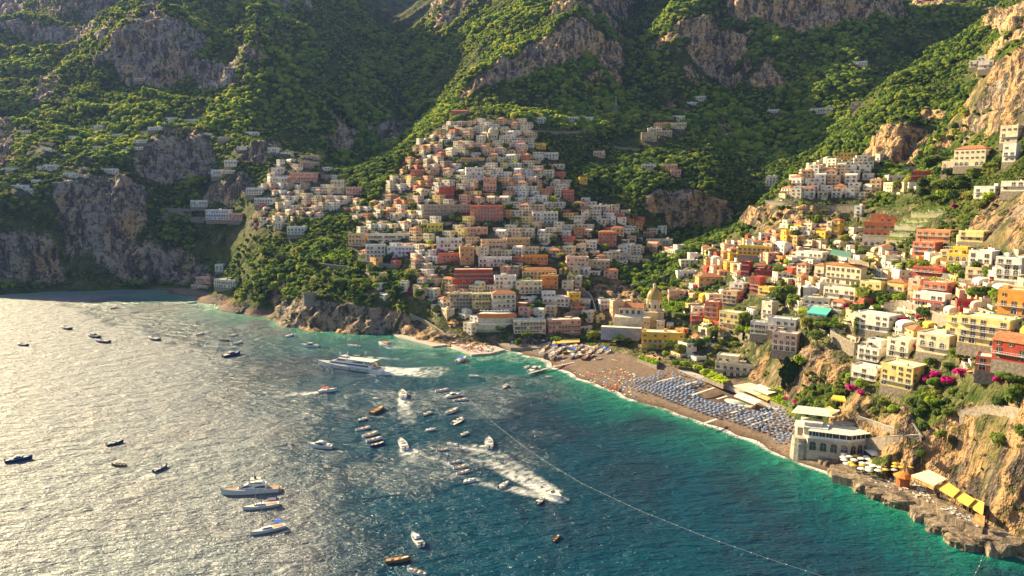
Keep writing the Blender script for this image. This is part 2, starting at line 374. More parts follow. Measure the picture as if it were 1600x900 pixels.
def ground(x, y): return float(bil(TZ, np.array([x]), np.array([y]))[0])
def groundv(x, y): return bil(TZ, x, y)
_tt = np.exp(np.linspace(math.log(215), math.log(3400), 1500))
def hit(px, py, ymin=215.0):         # first place on the terrain seen in that direction
    d = ray(px, py); X = d[0] / d[1] * _tt; Z = CAM_H + d[2] / d[1] * _tt
    g = bil(TZ, X, _tt); b = np.where((g > Z) & (_tt > ymin))[0]
    if len(b) == 0: return None
    i = b[0]; i0 = max(i - 1, 0)
    e0 = Z[i0] - g[i0]; e1 = g[i] - Z[i]; f = e0 / (e0 + e1 + 1e-9) if i > 0 else 0
    Y = _tt[i0] + (_tt[i] - _tt[i0]) * f; x = d[0] / d[1] * Y
    return Vector((x, Y, float(bil(TZ, np.array([x]), np.array([Y]))[0])))
def downhill(x, y, e=14.0):
    gx = ground(x+e, y) - ground(x-e, y); gy = ground(x, y+e) - ground(x, y-e)
    return -gx/(2*e), -gy/(2*e)

# ------------------------------------------------------------------ object helpers
def tag(o, label=None, cat=None, group=None, kind=None):
    if label: o['label'] = label
    if cat: o['category'] = cat
    if group: o['group'] = group
    if kind: o['kind'] = kind
    return o
def link(name, me, mats=(), parent=None, loc=None, rz=0.0):
    o = bpy.data.objects.new(name, me); COL.objects.link(o)
    if me is not None:
        for m in mats: me.materials.append(m)
    if parent is not None: o.parent = parent
    if loc is not None: o.location = loc
    if rz: o.rotation_euler = (0, 0, rz)
    return o
def grid_mesh(name, co, nu, nv, attrs=None, smooth=True, skip=None):
    me = bpy.data.meshes.new(name); n = nu * nv
    idx = np.arange(n).reshape(nu, nv)
    q = np.stack([idx[:-1, :-1], idx[1:, :-1], idx[1:, 1:], idx[:-1, 1:]], -1).reshape(-1, 4)
    if skip is not None: q = q[~skip.ravel()]
    me.vertices.add(n); me.vertices.foreach_set('co', co.reshape(-1).astype(np.float32))
    me.loops.add(q.size); me.loops.foreach_set('vertex_index', q.ravel().astype(np.int32))
    me.polygons.add(len(q)); me.polygons.foreach_set('loop_start', np.arange(0, q.size, 4, dtype=np.int32))
    me.polygons.foreach_set('use_smooth', np.full(len(q), smooth))
    me.update(calc_edges=True)
    for k, v in (attrs or {}).items():
        a = me.attributes.new(k, 'FLOAT', 'POINT'); a.data.foreach_set('value', v.reshape(-1).astype(np.float32))
    return me

# ------------------------------------------------------------------ terrain mesh
BUILT = []                           # places of houses, so that the ground stays level and clear there
def built_table():
    b = np.zeros_like(TZ)
    for x, y, r in BUILT:
        i = int((x/y-U0)/(U1-U0)*(NUT-1)); j = int((math.log(y)-LV0)/(LV1-LV0)*(NVT-1))
        a = max(1, int(r/y/((U1-U0)/(NUT-1))+.7)); c = max(1, int(r/y/((LV1-LV0)/(NVT-1))+.7))
        b[max(0, i-a):i+a+1, max(0, j-c):j+c+2] = 1
    return blur(b, 1)
def build_terrain():
    NU, NV = 760, 720
    um = np.concatenate([np.linspace(-1.1, -.76, 45, endpoint=False), np.linspace(-.76, .78, NU-105), np.linspace(.79, 1.12, 60)])
    fine = np.exp(np.linspace(math.log(205), math.log(3500), 2200))
    co = np.zeros((NU, NV, 3))
    for i, u in enumerate(um):
        z = bil(TZ, u * fine, fine)
        dr = np.diff(fine); dz = np.diff(z)
        w = np.sqrt(dr**2 * 0.35 + dz**2) / fine[1:]
        w *= np.where((z[1:] < -1.0), 0.15, 1.0)
        if i == 0: wsm = w
        wsm = 0.8 * wsm + 0.2 * w
        s = np.concatenate([[0], np.cumsum(wsm)]); s /= s[-1]
        yy = np.interp(np.linspace(0, 1, NV), s, fine)
        co[i, :, 0] = u * yy; co[i, :, 1] = yy
    co[..., 2] = bil(TZ, co[..., 0], co[..., 1])
    mx, my, mz = co[..., 0], co[..., 1], co[..., 2]
    a_rock = bil(rock, mx, my); a_town = bil(town, mx, my); a_flat = bil(FLAT, mx, my)
    # normals of the smooth sheet
    du = np.gradient(co, axis=0); dv = np.gradient(co, axis=1)
    nrm = np.cross(du, dv); nrm /= np.linalg.norm(nrm, axis=-1, keepdims=True) + 1e-9
    steep = 1 - nrm[..., 2]
    a_rock = np.maximum(a_rock, sstep(.42, .62, steep + (fbm(mx/30, my/30, mz/30, 3)-.5)*.35) * (1-a_town) * sstep(3, 10, mz) * .85 * (1 - .75*(sstep(-250, -330, mx) * sstep(1250, 1050, my) if False else (mx < -300)*(my < 1250))))
    a_rock *= (1 - a_flat)
    r3 = fbm(mx/20+fbm(mx/15, my/15, mz/15, 2)*1.5, my/20, mz/55, 5) - .5
    r4 = fbm(mx/6.0, my/6.0, mz/16, 4) - .5
    strat = fbm(mx/90, my/90, mz/5.0, 3) - .5
    amp = np.clip(my / 700, .45, 1.6)
    rs = sstep(.25, .7, a_rock)
    disp = (r3 * 26 * amp * np.where((my < 830) & (mx < 40), .45, 1.0) + r4 * 11.0 * np.maximum(amp, .6) + strat * 5.0 * amp) * rs
    wd = worley(mx/7.0, my/7.0 + mz/9.0); wd2 = worley(mx/13+5, my/13+mz/16.0)
    forest = (1 - rs) * (1 - a_flat) * (1 - sstep(.1, .6, a_town)) * sstep(3, 8, mz)
    disp += forest * ((.42 - wd) * 3.0 * np.clip(my/1100, .1, 1.3) + (.42 - wd2) * 4.5 * sstep(500, 1300, my) - .4)
    land3 = sstep(-1, 3, mz)
    bt = bil(built_table(), mx, my); disp *= land3 * (1 - .9*bt); a_town = np.maximum(a_town, .6*bt)
    far_edge = 1.0
    co = co + nrm * disp[..., None]
    # town ground is cut into terraces
    tz = co[..., 2]; tw = sstep(.4, .9, a_town) * (1 - a_flat)
    stp = 3.4; q = tz / stp + fbm(mx/60, my/60, None, 2)*.8; fq = q - np.floor(q)
    tz2 = tz + (sstep(.35, .65, fq) - fq) * stp
    co[..., 2] = tz * (1 - tw) + tz2 * tw

    return grid_mesh('hillside', co, NU, NV, {'rock': a_rock, 'town': a_town, 'flat': a_flat})
# ------------------------------------------------------------------ terrain material
def terrain_material():
    m, nt, b = new_mat('hillside_ground')
    pos = objpos(nt)
    rk, tw, fl = attr(nt, 'rock'), attr(nt, 'town'), attr(nt, 'flat')
    n1 = noise(nt, .05, 4, .6, pos); n2 = noise(nt, .35, 3, .6, pos); n3 = noise(nt, .012, 3, .5, pos)
    g = ramp(nt, n1, (.3, (.02, .038, .01)), (.5, (.065, .10, .018)), (.68, (.17, .175, .04)))
    g = mixc(nt, mth(nt, 'MULTIPLY', ramp(nt, n3, (.5, 0.), (.68, 1.)), .55), g, (.13, .12, .035))
    g = mixc(nt, .5, g, ramp(nt, n2, (.3, (.4, .4, .4)), (.7, (1.5, 1.5, 1.4))), 'MULTIPLY')
    # rock: grey limestone, ochre where it is fresh, dark vertical runs
    sp = objpos(nt, (1, 1, .16)); s1 = noise(nt, .11, 6, .62, sp); s2 = noise(nt, .6, 4, .6, sp); bd = noise(nt, .25, 4, .6, objpos(nt, (.12, .12, 1)))
    sx = nd(nt, 'ShaderNodeSeparateXYZ'); nt.links.new(nt.nodes.new('ShaderNodeNewGeometry').outputs['Position'], sx.inputs[0])
    warm = mth(nt, 'ADD', noise(nt, .02, 3, .5, pos), mth(nt, 'MULTIPLY', ramp(nt, mth(nt, 'MULTIPLY', mth(nt, 'ADD', sx.outputs[0], 300.0), .00166), (.0, 0.), (.9, 1.)), .22)); warm = mth(nt, 'SUBTRACT', warm, .08)
    r = mixc(nt, ramp(nt, warm, (.38, 0.), (.6, 1.)), (.36, .29, .235), (.56, .34, .16))
    r = mixc(nt, ramp(nt, s1, (.44, 1.), (.52, 0.)), r, (.08, .066, .055))
    r = mixc(nt, mth(nt, 'MULTIPLY', ramp(nt, s2, (.5, 0.), (.7, 1.)), .6), r, (.46, .38, .29))
    r = mixc(nt, mth(nt, 'MULTIPLY', ramp(nt, bd, (.4, 1.), (.5, 0.)), .35), r, (.14, .115, .1))
    veg = mth(nt, 'MULTIPLY', ramp(nt, noise(nt, .16, 4, .65, pos), (.53, 0.), (.6, 1.)), .85)
    r = mixc(nt, veg, r, (.06, .07, .022))
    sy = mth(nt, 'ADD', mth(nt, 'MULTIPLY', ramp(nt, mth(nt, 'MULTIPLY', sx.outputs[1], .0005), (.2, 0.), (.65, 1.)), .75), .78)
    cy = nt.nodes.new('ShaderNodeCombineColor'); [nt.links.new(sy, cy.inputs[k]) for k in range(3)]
    r = mixc(nt, 1.0, r, cy.outputs[0], 'MULTIPLY')  # far rock painted lighter to lift unlit cliffs, near sunlit rock darker
    rf = ramp(nt, mth(nt, 'ADD', rk, mth(nt, 'MULTIPLY', mth(nt, 'SUBTRACT', n2, .5), .5)), (.35, 0.), (.5, 1.))
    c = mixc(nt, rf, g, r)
    t = ramp(nt, noise(nt, .12, 4, .6, pos), (.36, (.045, .075, .02)), (.52, (.11, .115, .045)), (.66, (.28, .22, .15)))
    c = mixc(nt, ramp(nt, tw, (.35, 0.), (.7, 1.)), c, t)
    sand = mixc(nt, ramp(nt, noise(nt, .5, 5, .6, pos), (.35, 0.), (.65, 1.)), (.14, .10, .072), (.23, .17, .125))
    z = nd(nt, 'ShaderNodeSeparateXYZ'); nt.links.new(nt.nodes.new('ShaderNodeNewGeometry').outputs['Position'], z.inputs[0])
    wet = ramp(nt, z.outputs[2], (.0, 1.), (1.0, 0.))
    wet = mth(nt, 'MULTIPLY', wet, .75)
    sand = mixc(nt, wet, sand, (.06, .034, .022))
    c = mixc(nt, ramp(nt, fl, (.3, 0.), (.6, 1.)), c, sand)
    nt.links.new(c, b.inputs['Base Color'])
    b.inputs['Roughness'].default_value = .95; b.inputs['Specular IOR Level'].default_value = .15
    h = mth(nt, 'ADD', mth(nt, 'MULTIPLY', s1, 4.0), mth(nt, 'ADD', s2, mth(nt, 'MULTIPLY', noise(nt, .13, 4, .65, pos), 5.0)))
    bump(nt, b, mth(nt, 'MULTIPLY', h, mth(nt, 'SUBTRACT', 1.0, mth(nt, 'MULTIPLY', fl, .93))), 1.0, 1.6)
    return m

# ------------------------------------------------------------------ sea
def water_material():
    m, nt, b = new_mat('sea_water')
    pos = objpos(nt)
    d = attr(nt, 'depth'); foam = attr(nt, 'foam'); calm = attr(nt, 'calm')
    c = ramp(nt, d, (0., (.10, .24, .15)), (.10, (.014, .21, .14)), (.45, (.006, .125, .115)), (.95, (.002, .052, .09)))
    p = ramp(nt, noise(nt, .012, 5, .6, objpos(nt, (1.2, .8, 1), (0, 0, .5)), .6), (.47, 0.), (.6, 1.))
    c = mixc(nt, mth(nt, 'MULTIPLY', p, mth(nt, 'MULTIPLY', ramp(nt, d, (.12, 0.), (.4, 1.)), .8)), c, (.010, .038, .068))
    c = mixc(nt, foam, c, (.75, .76, .72))
    nt.links.new(c, b.inputs['Base Color'])
    b.inputs['IOR'].default_value = 1.8
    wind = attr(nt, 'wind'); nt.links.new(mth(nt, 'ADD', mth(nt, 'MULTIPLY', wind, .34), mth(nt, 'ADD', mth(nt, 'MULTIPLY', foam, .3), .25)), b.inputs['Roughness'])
    wa = noise(nt, .085, 2, .5, objpos(nt, (.8, 1.5, 1), (0, 0, .35)), .4)
    wb = noise(nt, .34, 3, .6, objpos(nt, (.7, 1.6, 1), (0, 0, .2)), .8)
    wc = noise(nt, 1.4, 2, .55, objpos(nt, (.7, 1.3, 1), (0, 0, -.3)), .5)
    h = mth(nt, 'ADD', mth(nt, 'MULTIPLY', wa, 2.6), mth(nt, 'ADD', mth(nt, 'MULTIPLY', wb, 1.25), mth(nt, 'MULTIPLY', wc, .28)))
    h = mth(nt, 'MULTIPLY', h, mth(nt, 'ADD', mth(nt, 'MULTIPLY', wind, 1.2), .5)); nt.links.new(mth(nt, 'ADD', mth(nt, 'MULTIPLY', wind, .93), .07), b.inputs['Specular IOR Level']); bp = bump(nt, b, h, 1.0, 2.8)  # specular level raised inside the mask to brighten the glare
    return m, bp
WM, WBP = water_material()
nx, ny = 580, 520
gx = np.linspace(-1, 1, nx); gy = np.exp(np.linspace(math.log(100), math.log(1150), ny))
wx = gx[:, None] * (gy[None] * 1.1 + 40); wy = np.repeat(gy[None], nx, 0)
wd_ = -tps(wx, np.maximum(wy, 60.0))
depth = np.clip(wd_ / 16.0, 0, 1)
FOAM_LINES = []                      # filled by the wakes: (x0, y0, x1, y1, half width start, half width end, strength)
def wind_map():                      # rougher water to the left, sheen raised to paint the glare; duller lee
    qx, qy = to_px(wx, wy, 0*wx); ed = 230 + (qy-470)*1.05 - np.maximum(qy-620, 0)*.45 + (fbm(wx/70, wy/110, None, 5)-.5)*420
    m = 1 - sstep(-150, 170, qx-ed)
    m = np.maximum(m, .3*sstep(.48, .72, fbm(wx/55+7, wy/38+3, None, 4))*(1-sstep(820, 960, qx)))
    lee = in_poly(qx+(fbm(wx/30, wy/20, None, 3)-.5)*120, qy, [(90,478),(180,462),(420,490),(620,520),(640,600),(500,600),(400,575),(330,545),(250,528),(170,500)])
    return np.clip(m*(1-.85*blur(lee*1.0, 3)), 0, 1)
def finish_water():
    foam = np.zeros_like(wx)
    n = fbm(wx/2.2, wy/2.2, None, 4); n2 = fbm(wx/9, wy/9, None, 3)
    edge = (1 - sstep(.25, .9, abs(wd_ - .25))) * sstep(.30, .62, n2 + .12)
    foam = np.maximum(foam, edge * (wy < 620))
    for (x0, y0, x1, y1, w0, w1, s) in FOAM_LINES:
        L2 = (x1-x0)**2 + (y1-y0)**2
        t = ((wx-x0)*(x1-x0) + (wy-y0)*(y1-y0)) / L2
        tc = np.clip(t, 0, 1); dd = np.hypot(wx - (x0+(x1-x0)*tc), wy - (y0+(y1-y0)*tc))
        w = w0 + (w1-w0)*tc
        k = (1 - sstep(.55, 1.1, dd / w)) * (1 - tc*.75) * s
        k *= sstep(.28 + tc*.22, .55 + tc*.2, n + .1)
        foam = np.maximum(foam, k)
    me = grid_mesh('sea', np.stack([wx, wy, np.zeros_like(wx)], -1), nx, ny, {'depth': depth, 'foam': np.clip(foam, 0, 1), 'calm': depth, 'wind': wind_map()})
    return tag(link('sea', me, [WM]), kind='structure')

def add_haze():
    me = bpy.data.meshes.new('haze')
    x0, x1, y0, y1, z0, z1 = -3300, 3300, -60, 3700, -40, 1500
    v = [(x, y, z) for x in (x0, x1) for y in (y0, y1) for z in (z0, z1)]
    f = [(0,1,3,2),(4,6,7,5),(0,4,5,1),(2,3,7,6),(0,2,6,4),(1,5,7,3)]
    me.from_pydata(v, [], f)
    m = bpy.data.materials.new('air'); m.use_nodes = True; nt = m.node_tree; nt.nodes.clear()
    o = nt.nodes.new('ShaderNodeOutputMaterial'); pv = nt.nodes.new('ShaderNodeVolumePrincipled')
    pv.inputs['Color'].default_value = (.27, .40, 1.0, 1); pv.inputs['Density'].default_value = HAZE_D; pv.inputs['Anisotropy'].default_value = .2
    nt.links.new(pv.outputs[0], o.inputs['Volume'])
    return tag(link('haze', me, [m]), kind='stuff')
HAZE_D = 0.00003
# ------------------------------------------------------------------ mesh builder
class MB:
    def __init__(s): s.v = []; s.f = []; s.m = []
    def quad(s, a, b, c, d, m=0):
        n = len(s.v); s.v += [a, b, c, d]; s.f.append((n, n+1, n+2, n+3)); s.m.append(m)
    def poly(s, pts, m=0):
        n = len(s.v); s.v += list(pts); s.f.append(tuple(range(n, n+len(pts)))); s.m.append(m)
    def box(s, x0, x1, y0, y1, z0, z1, m=0, bottom=False):
        n = len(s.v)
        s.v += [(x0,y0,z0),(x1,y0,z0),(x1,y1,z0),(x0,y1,z0),(x0,y0,z1),(x1,y0,z1),(x1,y1,z1),(x0,y1,z1)]
        F = [(0,1,5,4),(1,2,6,5),(2,3,7,6),(3,0,4,7),(4,5,6,7)]
        if bottom: F.append((3,2,1,0))
        s.f += [tuple(n+i for i in f) for f in F]; s.m += [m]*len(F)
    def hip(s, x0, x1, y0, y1, z0, h, m=0, over=.4, gable=False):
        x0 -= over; x1 += over; y0 -= over; y1 += over
        w, d = x1-x0, y1-y0; n = len(s.v); i = min(w, d)/2 * (0.0 if gable else 1)
        if w >= d: r0, r1 = (x0+i, (y0+y1)/2, z0+h), (x1-i, (y0+y1)/2, z0+h)
        else: r0, r1 = ((x0+x1)/2, y0+i, z0+h), ((x0+x1)/2, y1-i, z0+h)
        s.v += [(x0,y0,z0),(x1,y0,z0),(x1,y1,z0),(x0,y1,z0), r0, r1, (x0,y0,z0-.25),(x1,y0,z0-.25),(x1,y1,z0-.25),(x0,y1,z0-.25)]
        F = ([(0,1,5,4),(2,3,4,5),(1,2,5),(3,0,4)] if w >= d else [(0,1,4),(1,2,5,4),(2,3,5),(3,0,4,5)])
        F += [(6,7,1,0),(7,8,2,1),(8,9,3,2),(9,6,0,3),(9,8,7,6)]
        s.f += [tuple(n+k for k in f) for f in F]; s.m += [m]*len(F)
    def lathe(s, cx, cy, prof, seg=12, m=0, a0=0.0, a1=2*pi):
        n = len(s.v); full = abs(a1-a0-2*pi) < 1e-6; k = seg if full else seg+1
        for r, z in prof:
            for i in range(k):
                a = a0 + (a1-a0)*i/seg; s.v.append((cx+r*cos(a), cy+r*sin(a), z))
        for j in range(len(prof)-1):
            for i in range(seg):
                i2 = (i+1) % k if full else i+1
                s.f.append((n+j*k+i, n+j*k+i2, n+(j+1)*k+i2, n+(j+1)*k+i)); s.m.append(m)
    def tube(s, a, b, r, seg=5, m=0, r2=None):
        a = Vector(a); b = Vector(b); d = (b-a).normalized(); r2 = r if r2 is None else r2
        u = d.orthogonal().normalized(); w = d.cross(u); n = len(s.v)
        for p, q in ((a, r), (b, r2)):
            for i in range(seg):
                t = 2*pi*i/seg; s.v.append(tuple(p + (u*cos(t)+w*sin(t))*q))
        for i in range(seg): s.f.append((n+i, n+(i+1) % seg, n+seg+(i+1) % seg, n+seg+i)); s.m.append(m)
        s.f.append(tuple(n+seg+i for i in range(seg))); s.m.append(m)
    def sheet(s, pts, th, m=0):      # a slab: outline counter-clockwise from above, thickness down
        n = len(s.v); k = len(pts)
        s.v += [tuple(p) for p in pts] + [(p[0], p[1], p[2]-th) for p in pts]
        s.f.append(tuple(range(n, n+k))); s.f.append(tuple(n+k+i for i in reversed(range(k)))); s.m += [m, m]
        for i in range(k):
            j = (i+1) % k; s.f.append((n+i, n+k+i, n+k+j, n+j)); s.m.append(m)
    def mesh(s, name, smooth=False):
        me = bpy.data.meshes.new(name); me.from_pydata([tuple(p) for p in s.v], [], s.f)
        me.polygons.foreach_set('material_index', s.m)
        if smooth: me.polygons.foreach_set('use_smooth', [True]*len(s.f))
        return me
    def build(s, name, mats, parent=None, color=None, loc=None, rz=0.0, smooth=False):
        o = link(name, s.mesh(name, smooth), mats if isinstance(mats, (list, tuple)) else [mats], parent, loc, rz)
        if color: o.color = (*color, 1)
        return o
def empty(name, loc, rz=0.0):
    o = bpy.data.objects.new(name, None); COL.objects.link(o); o.location = loc; o.rotation_euler = (0, 0, rz); o.empty_display_size = .1
    return o

# ------------------------------------------------------------------ materials
def simple(name, col, rough=.8, spec=.3, nscale=None, var=.25, bmp=0.0, metal=0.0):
    m, nt, b = new_mat(name)
    if nscale:
        pos = objpos(nt, world=False); n = noise(nt, nscale, 4, .6, pos)
        c = mixc(nt, 1.0, col, ramp(nt, n, (.3, (1-var,)*3), (.7, (1+var*.6,)*3)), 'MULTIPLY')
        nt.links.new(c, b.inputs['Base Color'])
        if bmp: bump(nt, b, n, bmp, .3)
    else: b.inputs['Base Color'].default_value = (*col, 1)
    b.inputs['Roughness'].default_value = rough; b.inputs['Specular IOR Level'].default_value = spec; b.inputs['Metallic'].default_value = metal
    return m
def tinted(name, rough=.85, nscale=.35, var=.3, spec=.2, stain=True):
    m, nt, b = new_mat(name)
    oi = nt.nodes.new('ShaderNodeObjectInfo')
    pos = objpos(nt); n = noise(nt, nscale, 5, .6, pos)
    c = mixc(nt, 1.0, oi.outputs['Color'], ramp(nt, n, (.3, (1-var,)*3), (.65, (1.08, 1.06, 1.03))), 'MULTIPLY')
    if stain:
        st = noise(nt, .9, 4, .65, objpos(nt, (1, 1, .12)))
        c = mixc(nt, mth(nt, 'MULTIPLY', ramp(nt, st, (.52, 0.), (.72, 1.)), .45), c, (.22, .18, .13))
    nt.links.new(c, b.inputs['Base Color']); b.inputs['Roughness'].default_value = rough; b.inputs['Specular IOR Level'].default_value = spec
    return m
M_WALL = tinted('painted_plaster')
M_PLAIN = tinted('plain_tint', stain=False, var=.15)
M_ROOF = simple('pale_flat_roof', (.72, .65, .54), .9, .2, .5, .3)
def tile_mat():
    m, nt, b = new_mat('terracotta_tiles')
    pos = objpos(nt, world=False); w = nt.nodes.new('ShaderNodeTexWave'); w.inputs['Scale'].default_value = 1.2; w.bands_direction = 'X'; nt.links.new(pos, w.inputs[0])
    n = noise(nt, .8, 4, .6, pos)
    c = ramp(nt, n, (.3, (.30, .10, .045)), (.55, (.50, .19, .075)), (.75, (.58, .28, .13)))
    nt.links.new(c, b.inputs['Base Color']); b.inputs['Roughness'].default_value = .9; bump(nt, b, w.outputs[1], .5, .15); return m
M_TILE = tile_mat()
M_GLASS = simple('window_glass', (.05, .055, .06), .2, .5)
M_SHUT = simple('dark_shutter', (.13, .10, .06), .6, .3)
M_WHITE = simple('white_paint', (.78, .76, .71), .6, .3, .6, .12)
M_STONE = simple('rough_stone', (.30, .255, .20), .95, .15, .8, .45, .6)
M_DARK = simple('dark_metal', (.05, .05, .055), .5, .4)
M_WOOD = simple('weathered_wood', (.24, .15, .08), .8, .2, .7, .3)
M_CONC = simple('pale_concrete', (.46, .42, .36), .9, .2, .3, .25, .3)
M_ASPH = simple('asphalt', (.16, .15, .14), .9, .2, .3, .2)
M_CLOTH = tinted('canvas', .9, .8, .2, .1, stain=False)
M_BARK = simple('bark', (.10, .07, .045), .95, .1, 1.5, .3)
def leaf_mat(name, stops, trans=.25):
    m, nt, b = new_mat(name)
    oi = nt.nodes.new('ShaderNodeObjectInfo'); pos = objpos(nt)
    n = noise(nt, .55, 3, .6, pos)
    f = mth(nt, 'ADD', mth(nt, 'MULTIPLY', oi.outputs['Random'], .62), mth(nt, 'MULTIPLY', n, .42))
    c = ramp(nt, f, *stops)
    nt.links.new(c, b.inputs['Base Color']); b.inputs['Roughness'].default_value = .85; b.inputs['Specular IOR Level'].default_value = .15
    tr = nt.nodes.new('ShaderNodeBsdfTranslucent'); nt.links.new(mixc(nt, 1.0, c, (1.25, 1.15, .6), 'MULTIPLY'), tr.inputs[0]); ad = nt.nodes.new('ShaderNodeAddShader')
    nt.links.new(b.outputs[0], ad.inputs[0]); nt.links.new(tr.outputs[0], ad.inputs[1]); nt.links.new(ad.outputs[0], nt.nodes['Material Output'].inputs['Surface'])
    return m
M_LEAF = leaf_mat('leaves', [(.15, (.028, .052, .014)), (.38, (.048, .082, .018)), (.6, (.085, .125, .024)), (.8, (.15, .165, .035)), (.95, (.20, .155, .05))])
M_LEAFB = leaf_mat('bright_leaves', [(.15, (.06, .12, .015)), (.45, (.12, .20, .02)), (.85, (.22, .28, .035))])
M_LEAFF = leaf_mat('far_leaves', [(.10, (.02, .045, .01)), (.32, (.07, .13, .018)), (.56, (.15, .22, .03)), (.90, (.28, .28, .05))])
M_LEAFM = leaf_mat('mid_leaves', [(.12, (.018, .04, .01)), (.4, (.05, .095, .016)), (.65, (.11, .17, .024)), (.92, (.24, .26, .045))])
M_FLOWER = simple('bougainvillea_bloom', (.55, .015, .20), .8, .1, 1.2, .5)
M_FLOWR = simple('red_bloom', (.50, .04, .05), .8, .1, 1.2, .5)

# ------------------------------------------------------------------ crowns
def crown_mesh(name, seed, rx, rz, n, leaf, mat, lumps=7, z0=None, flat=False, jit=.7):
    r = random.Random(seed); mb = MB(); cz = rz if z0 is None else z0
    L = [(Vector((0, 0, cz)), .78)]
    for k in range(lumps):
        a = r.uniform(0, 2*pi); t = r.uniform(.35, .75); zz = r.uniform(-.25, .55) if not flat else r.uniform(-.1, .3)
        L.append((Vector((cos(a)*t*rx, sin(a)*t*rx, cz + zz*rz)), r.uniform(.36, .56)))
    for k in range(n):
        c, s = L[r.randrange(len(L))]
        d = Vector((r.gauss(0, 1), r.gauss(0, 1), r.gauss(0.15, .9))).normalized()
        p = c + Vector((d.x*rx*s, d.y*rx*s, d.z*rz*s)) * r.uniform(.82, 1.06)
        nn = (d + Vector((r.uniform(-jit, jit), r.uniform(-jit, jit), r.uniform(-jit*.4, jit)))).normalized()
        u = nn.orthogonal().normalized(); w = nn.cross(u); a = r.uniform(0, pi); u, w = u*cos(a)+w*sin(a), w*cos(a)-u*sin(a)
        h = leaf*r.uniform(.6, 1.3)
        mb.quad(p-u*h-w*h*.6, p+u*h*.8-w*h, p+u*h+w*h*.7, p-u*h*.7+w*h, 0)
    me = mb.mesh(name); me.materials.append(mat); return me
# ------------------------------------------------------------------ naming things by their place
MARKS = [  # photo direction, words, radius weight
 (1028,470,'the domed church'),(1380,350,'the orange villa on the road'),(1310,430,'the long hotel with terracotta roof'),(1540,535,'the yellow balcony hotel'),
 (1370,512,'the white villa with arches'),(1218,545,'the pink house above the cliff'),(1560,580,'the red villa with white arches'),(1405,590,'the yellow terrace hotel'),
 (1298,680,'the arched beach restaurant'),(855,578,'the wooden landing stage'),(482,468,'the round watchtower'),(655,530,'the stone quay'),
 (880,510,'the salmon pink seafront hotel'),(770,505,'the curved seafront restaurant'),(740,440,'the dark red hillside hotel'),(772,205,'the small domed chapel'),
 (700,330,'the long grey wall'),(735,265,'the tall pale palazzo'),(1145,440,'the ochre palazzo'),(1470,450,'the red and pink terrace house'),(1535,400,'the mustard yellow villa'),
 (1590,480,'the orange corner villa'),(1290,275,'the hilltop village'),(1400,225,'the round brown cliff'),(1070,325,'the streaked orange cliff'),(1040,200,'the ledge village'),
 (1520,245,'the hillside monastery'),(620,395,'the white arcaded hotel'),(460,275,'the long pink palazzo'),(435,330,'the second village'),(340,330,'the white and pink hotel on the ledge'),
 (335,445,'the far beach houses'),(250,240,'the grey crag above the sea'),(130,270,'the scattered white farmhouses'),(700,380,'the bright yellow house'),(945,360,'the coral roofed villa'),
 (870,305,'the coral pink house'),(1120,395,'the ravine mouth'),(1010,395,'the ravine terrace'),(830,385,'the orange tiled row'),(1045,545,'the golden beach hotel'),
 (1160,575,'the pale villa on the promenade'),(1230,500,'the flower terrace'),(1440,330,'the stepped planted terraces'),(1550,160,'the tan upper crag'),(1580,350,'the tawny right crag'),
 (900,460,'the ivy covered wall'),(540,430,'the wooded headland'),(450,410,'the olive slope'),(680,240,'the upper left quarter'),(820,240,'the upper right quarter'),(655,295,'the green ravine edge'),
 (790,440,'the middle terraces'),(960,280,'the wooded spur'),(1180,500,'the garden walk'),(1100,330,'the spur top'),(1240,410,'the cream quarter'),(1330,400,'the road bend'),(1500,610,'the palm garden'),
 (1040,640,'the umbrella rows'),(1420,740,'the rocky bathing terrace'),(1550,720,'the golden sea cliff'),(690,460,'the cliff stairs'),(560,360,'the garden belt')]
THINGS = []
WORDS = {1:'first',2:'second',3:'third',4:'fourth',5:'fifth',6:'sixth',7:'seventh',8:'eighth',9:'ninth',10:'tenth',11:'eleventh',12:'twelfth'}
def place_words(px, py):
    d, mx_, my_, w = min(((px-a)**2 + (1.3*(py-b))**2, a, b, c) for a, b, c in MARKS)
    dx, dy = px-mx_, py-my_
    if d < 64: return 'at ' + w
    if abs(dx) > 1.3*abs(dy): s = 'left of ' if dx < 0 else 'right of '
    elif abs(dy) > 1.3*abs(dx): s = 'above ' if dy < 0 else 'below '
    else: s = ('above left of ' if dx < 0 else 'above right of ') if dy < 0 else ('below left of ' if dx < 0 else 'below right of ')
    if d < 30**2: s = 'just ' + s
    return s + w
def named(o, look, cat, group, pos=None):   # look + place; repeats get an ordinal later
    p = pos if pos is not None else o.location
    px, py = to_px(p[0], p[1], p[2]); THINGS.append([o, look, float(px), float(py)])
    o['category'] = cat
    if group: o['group'] = group
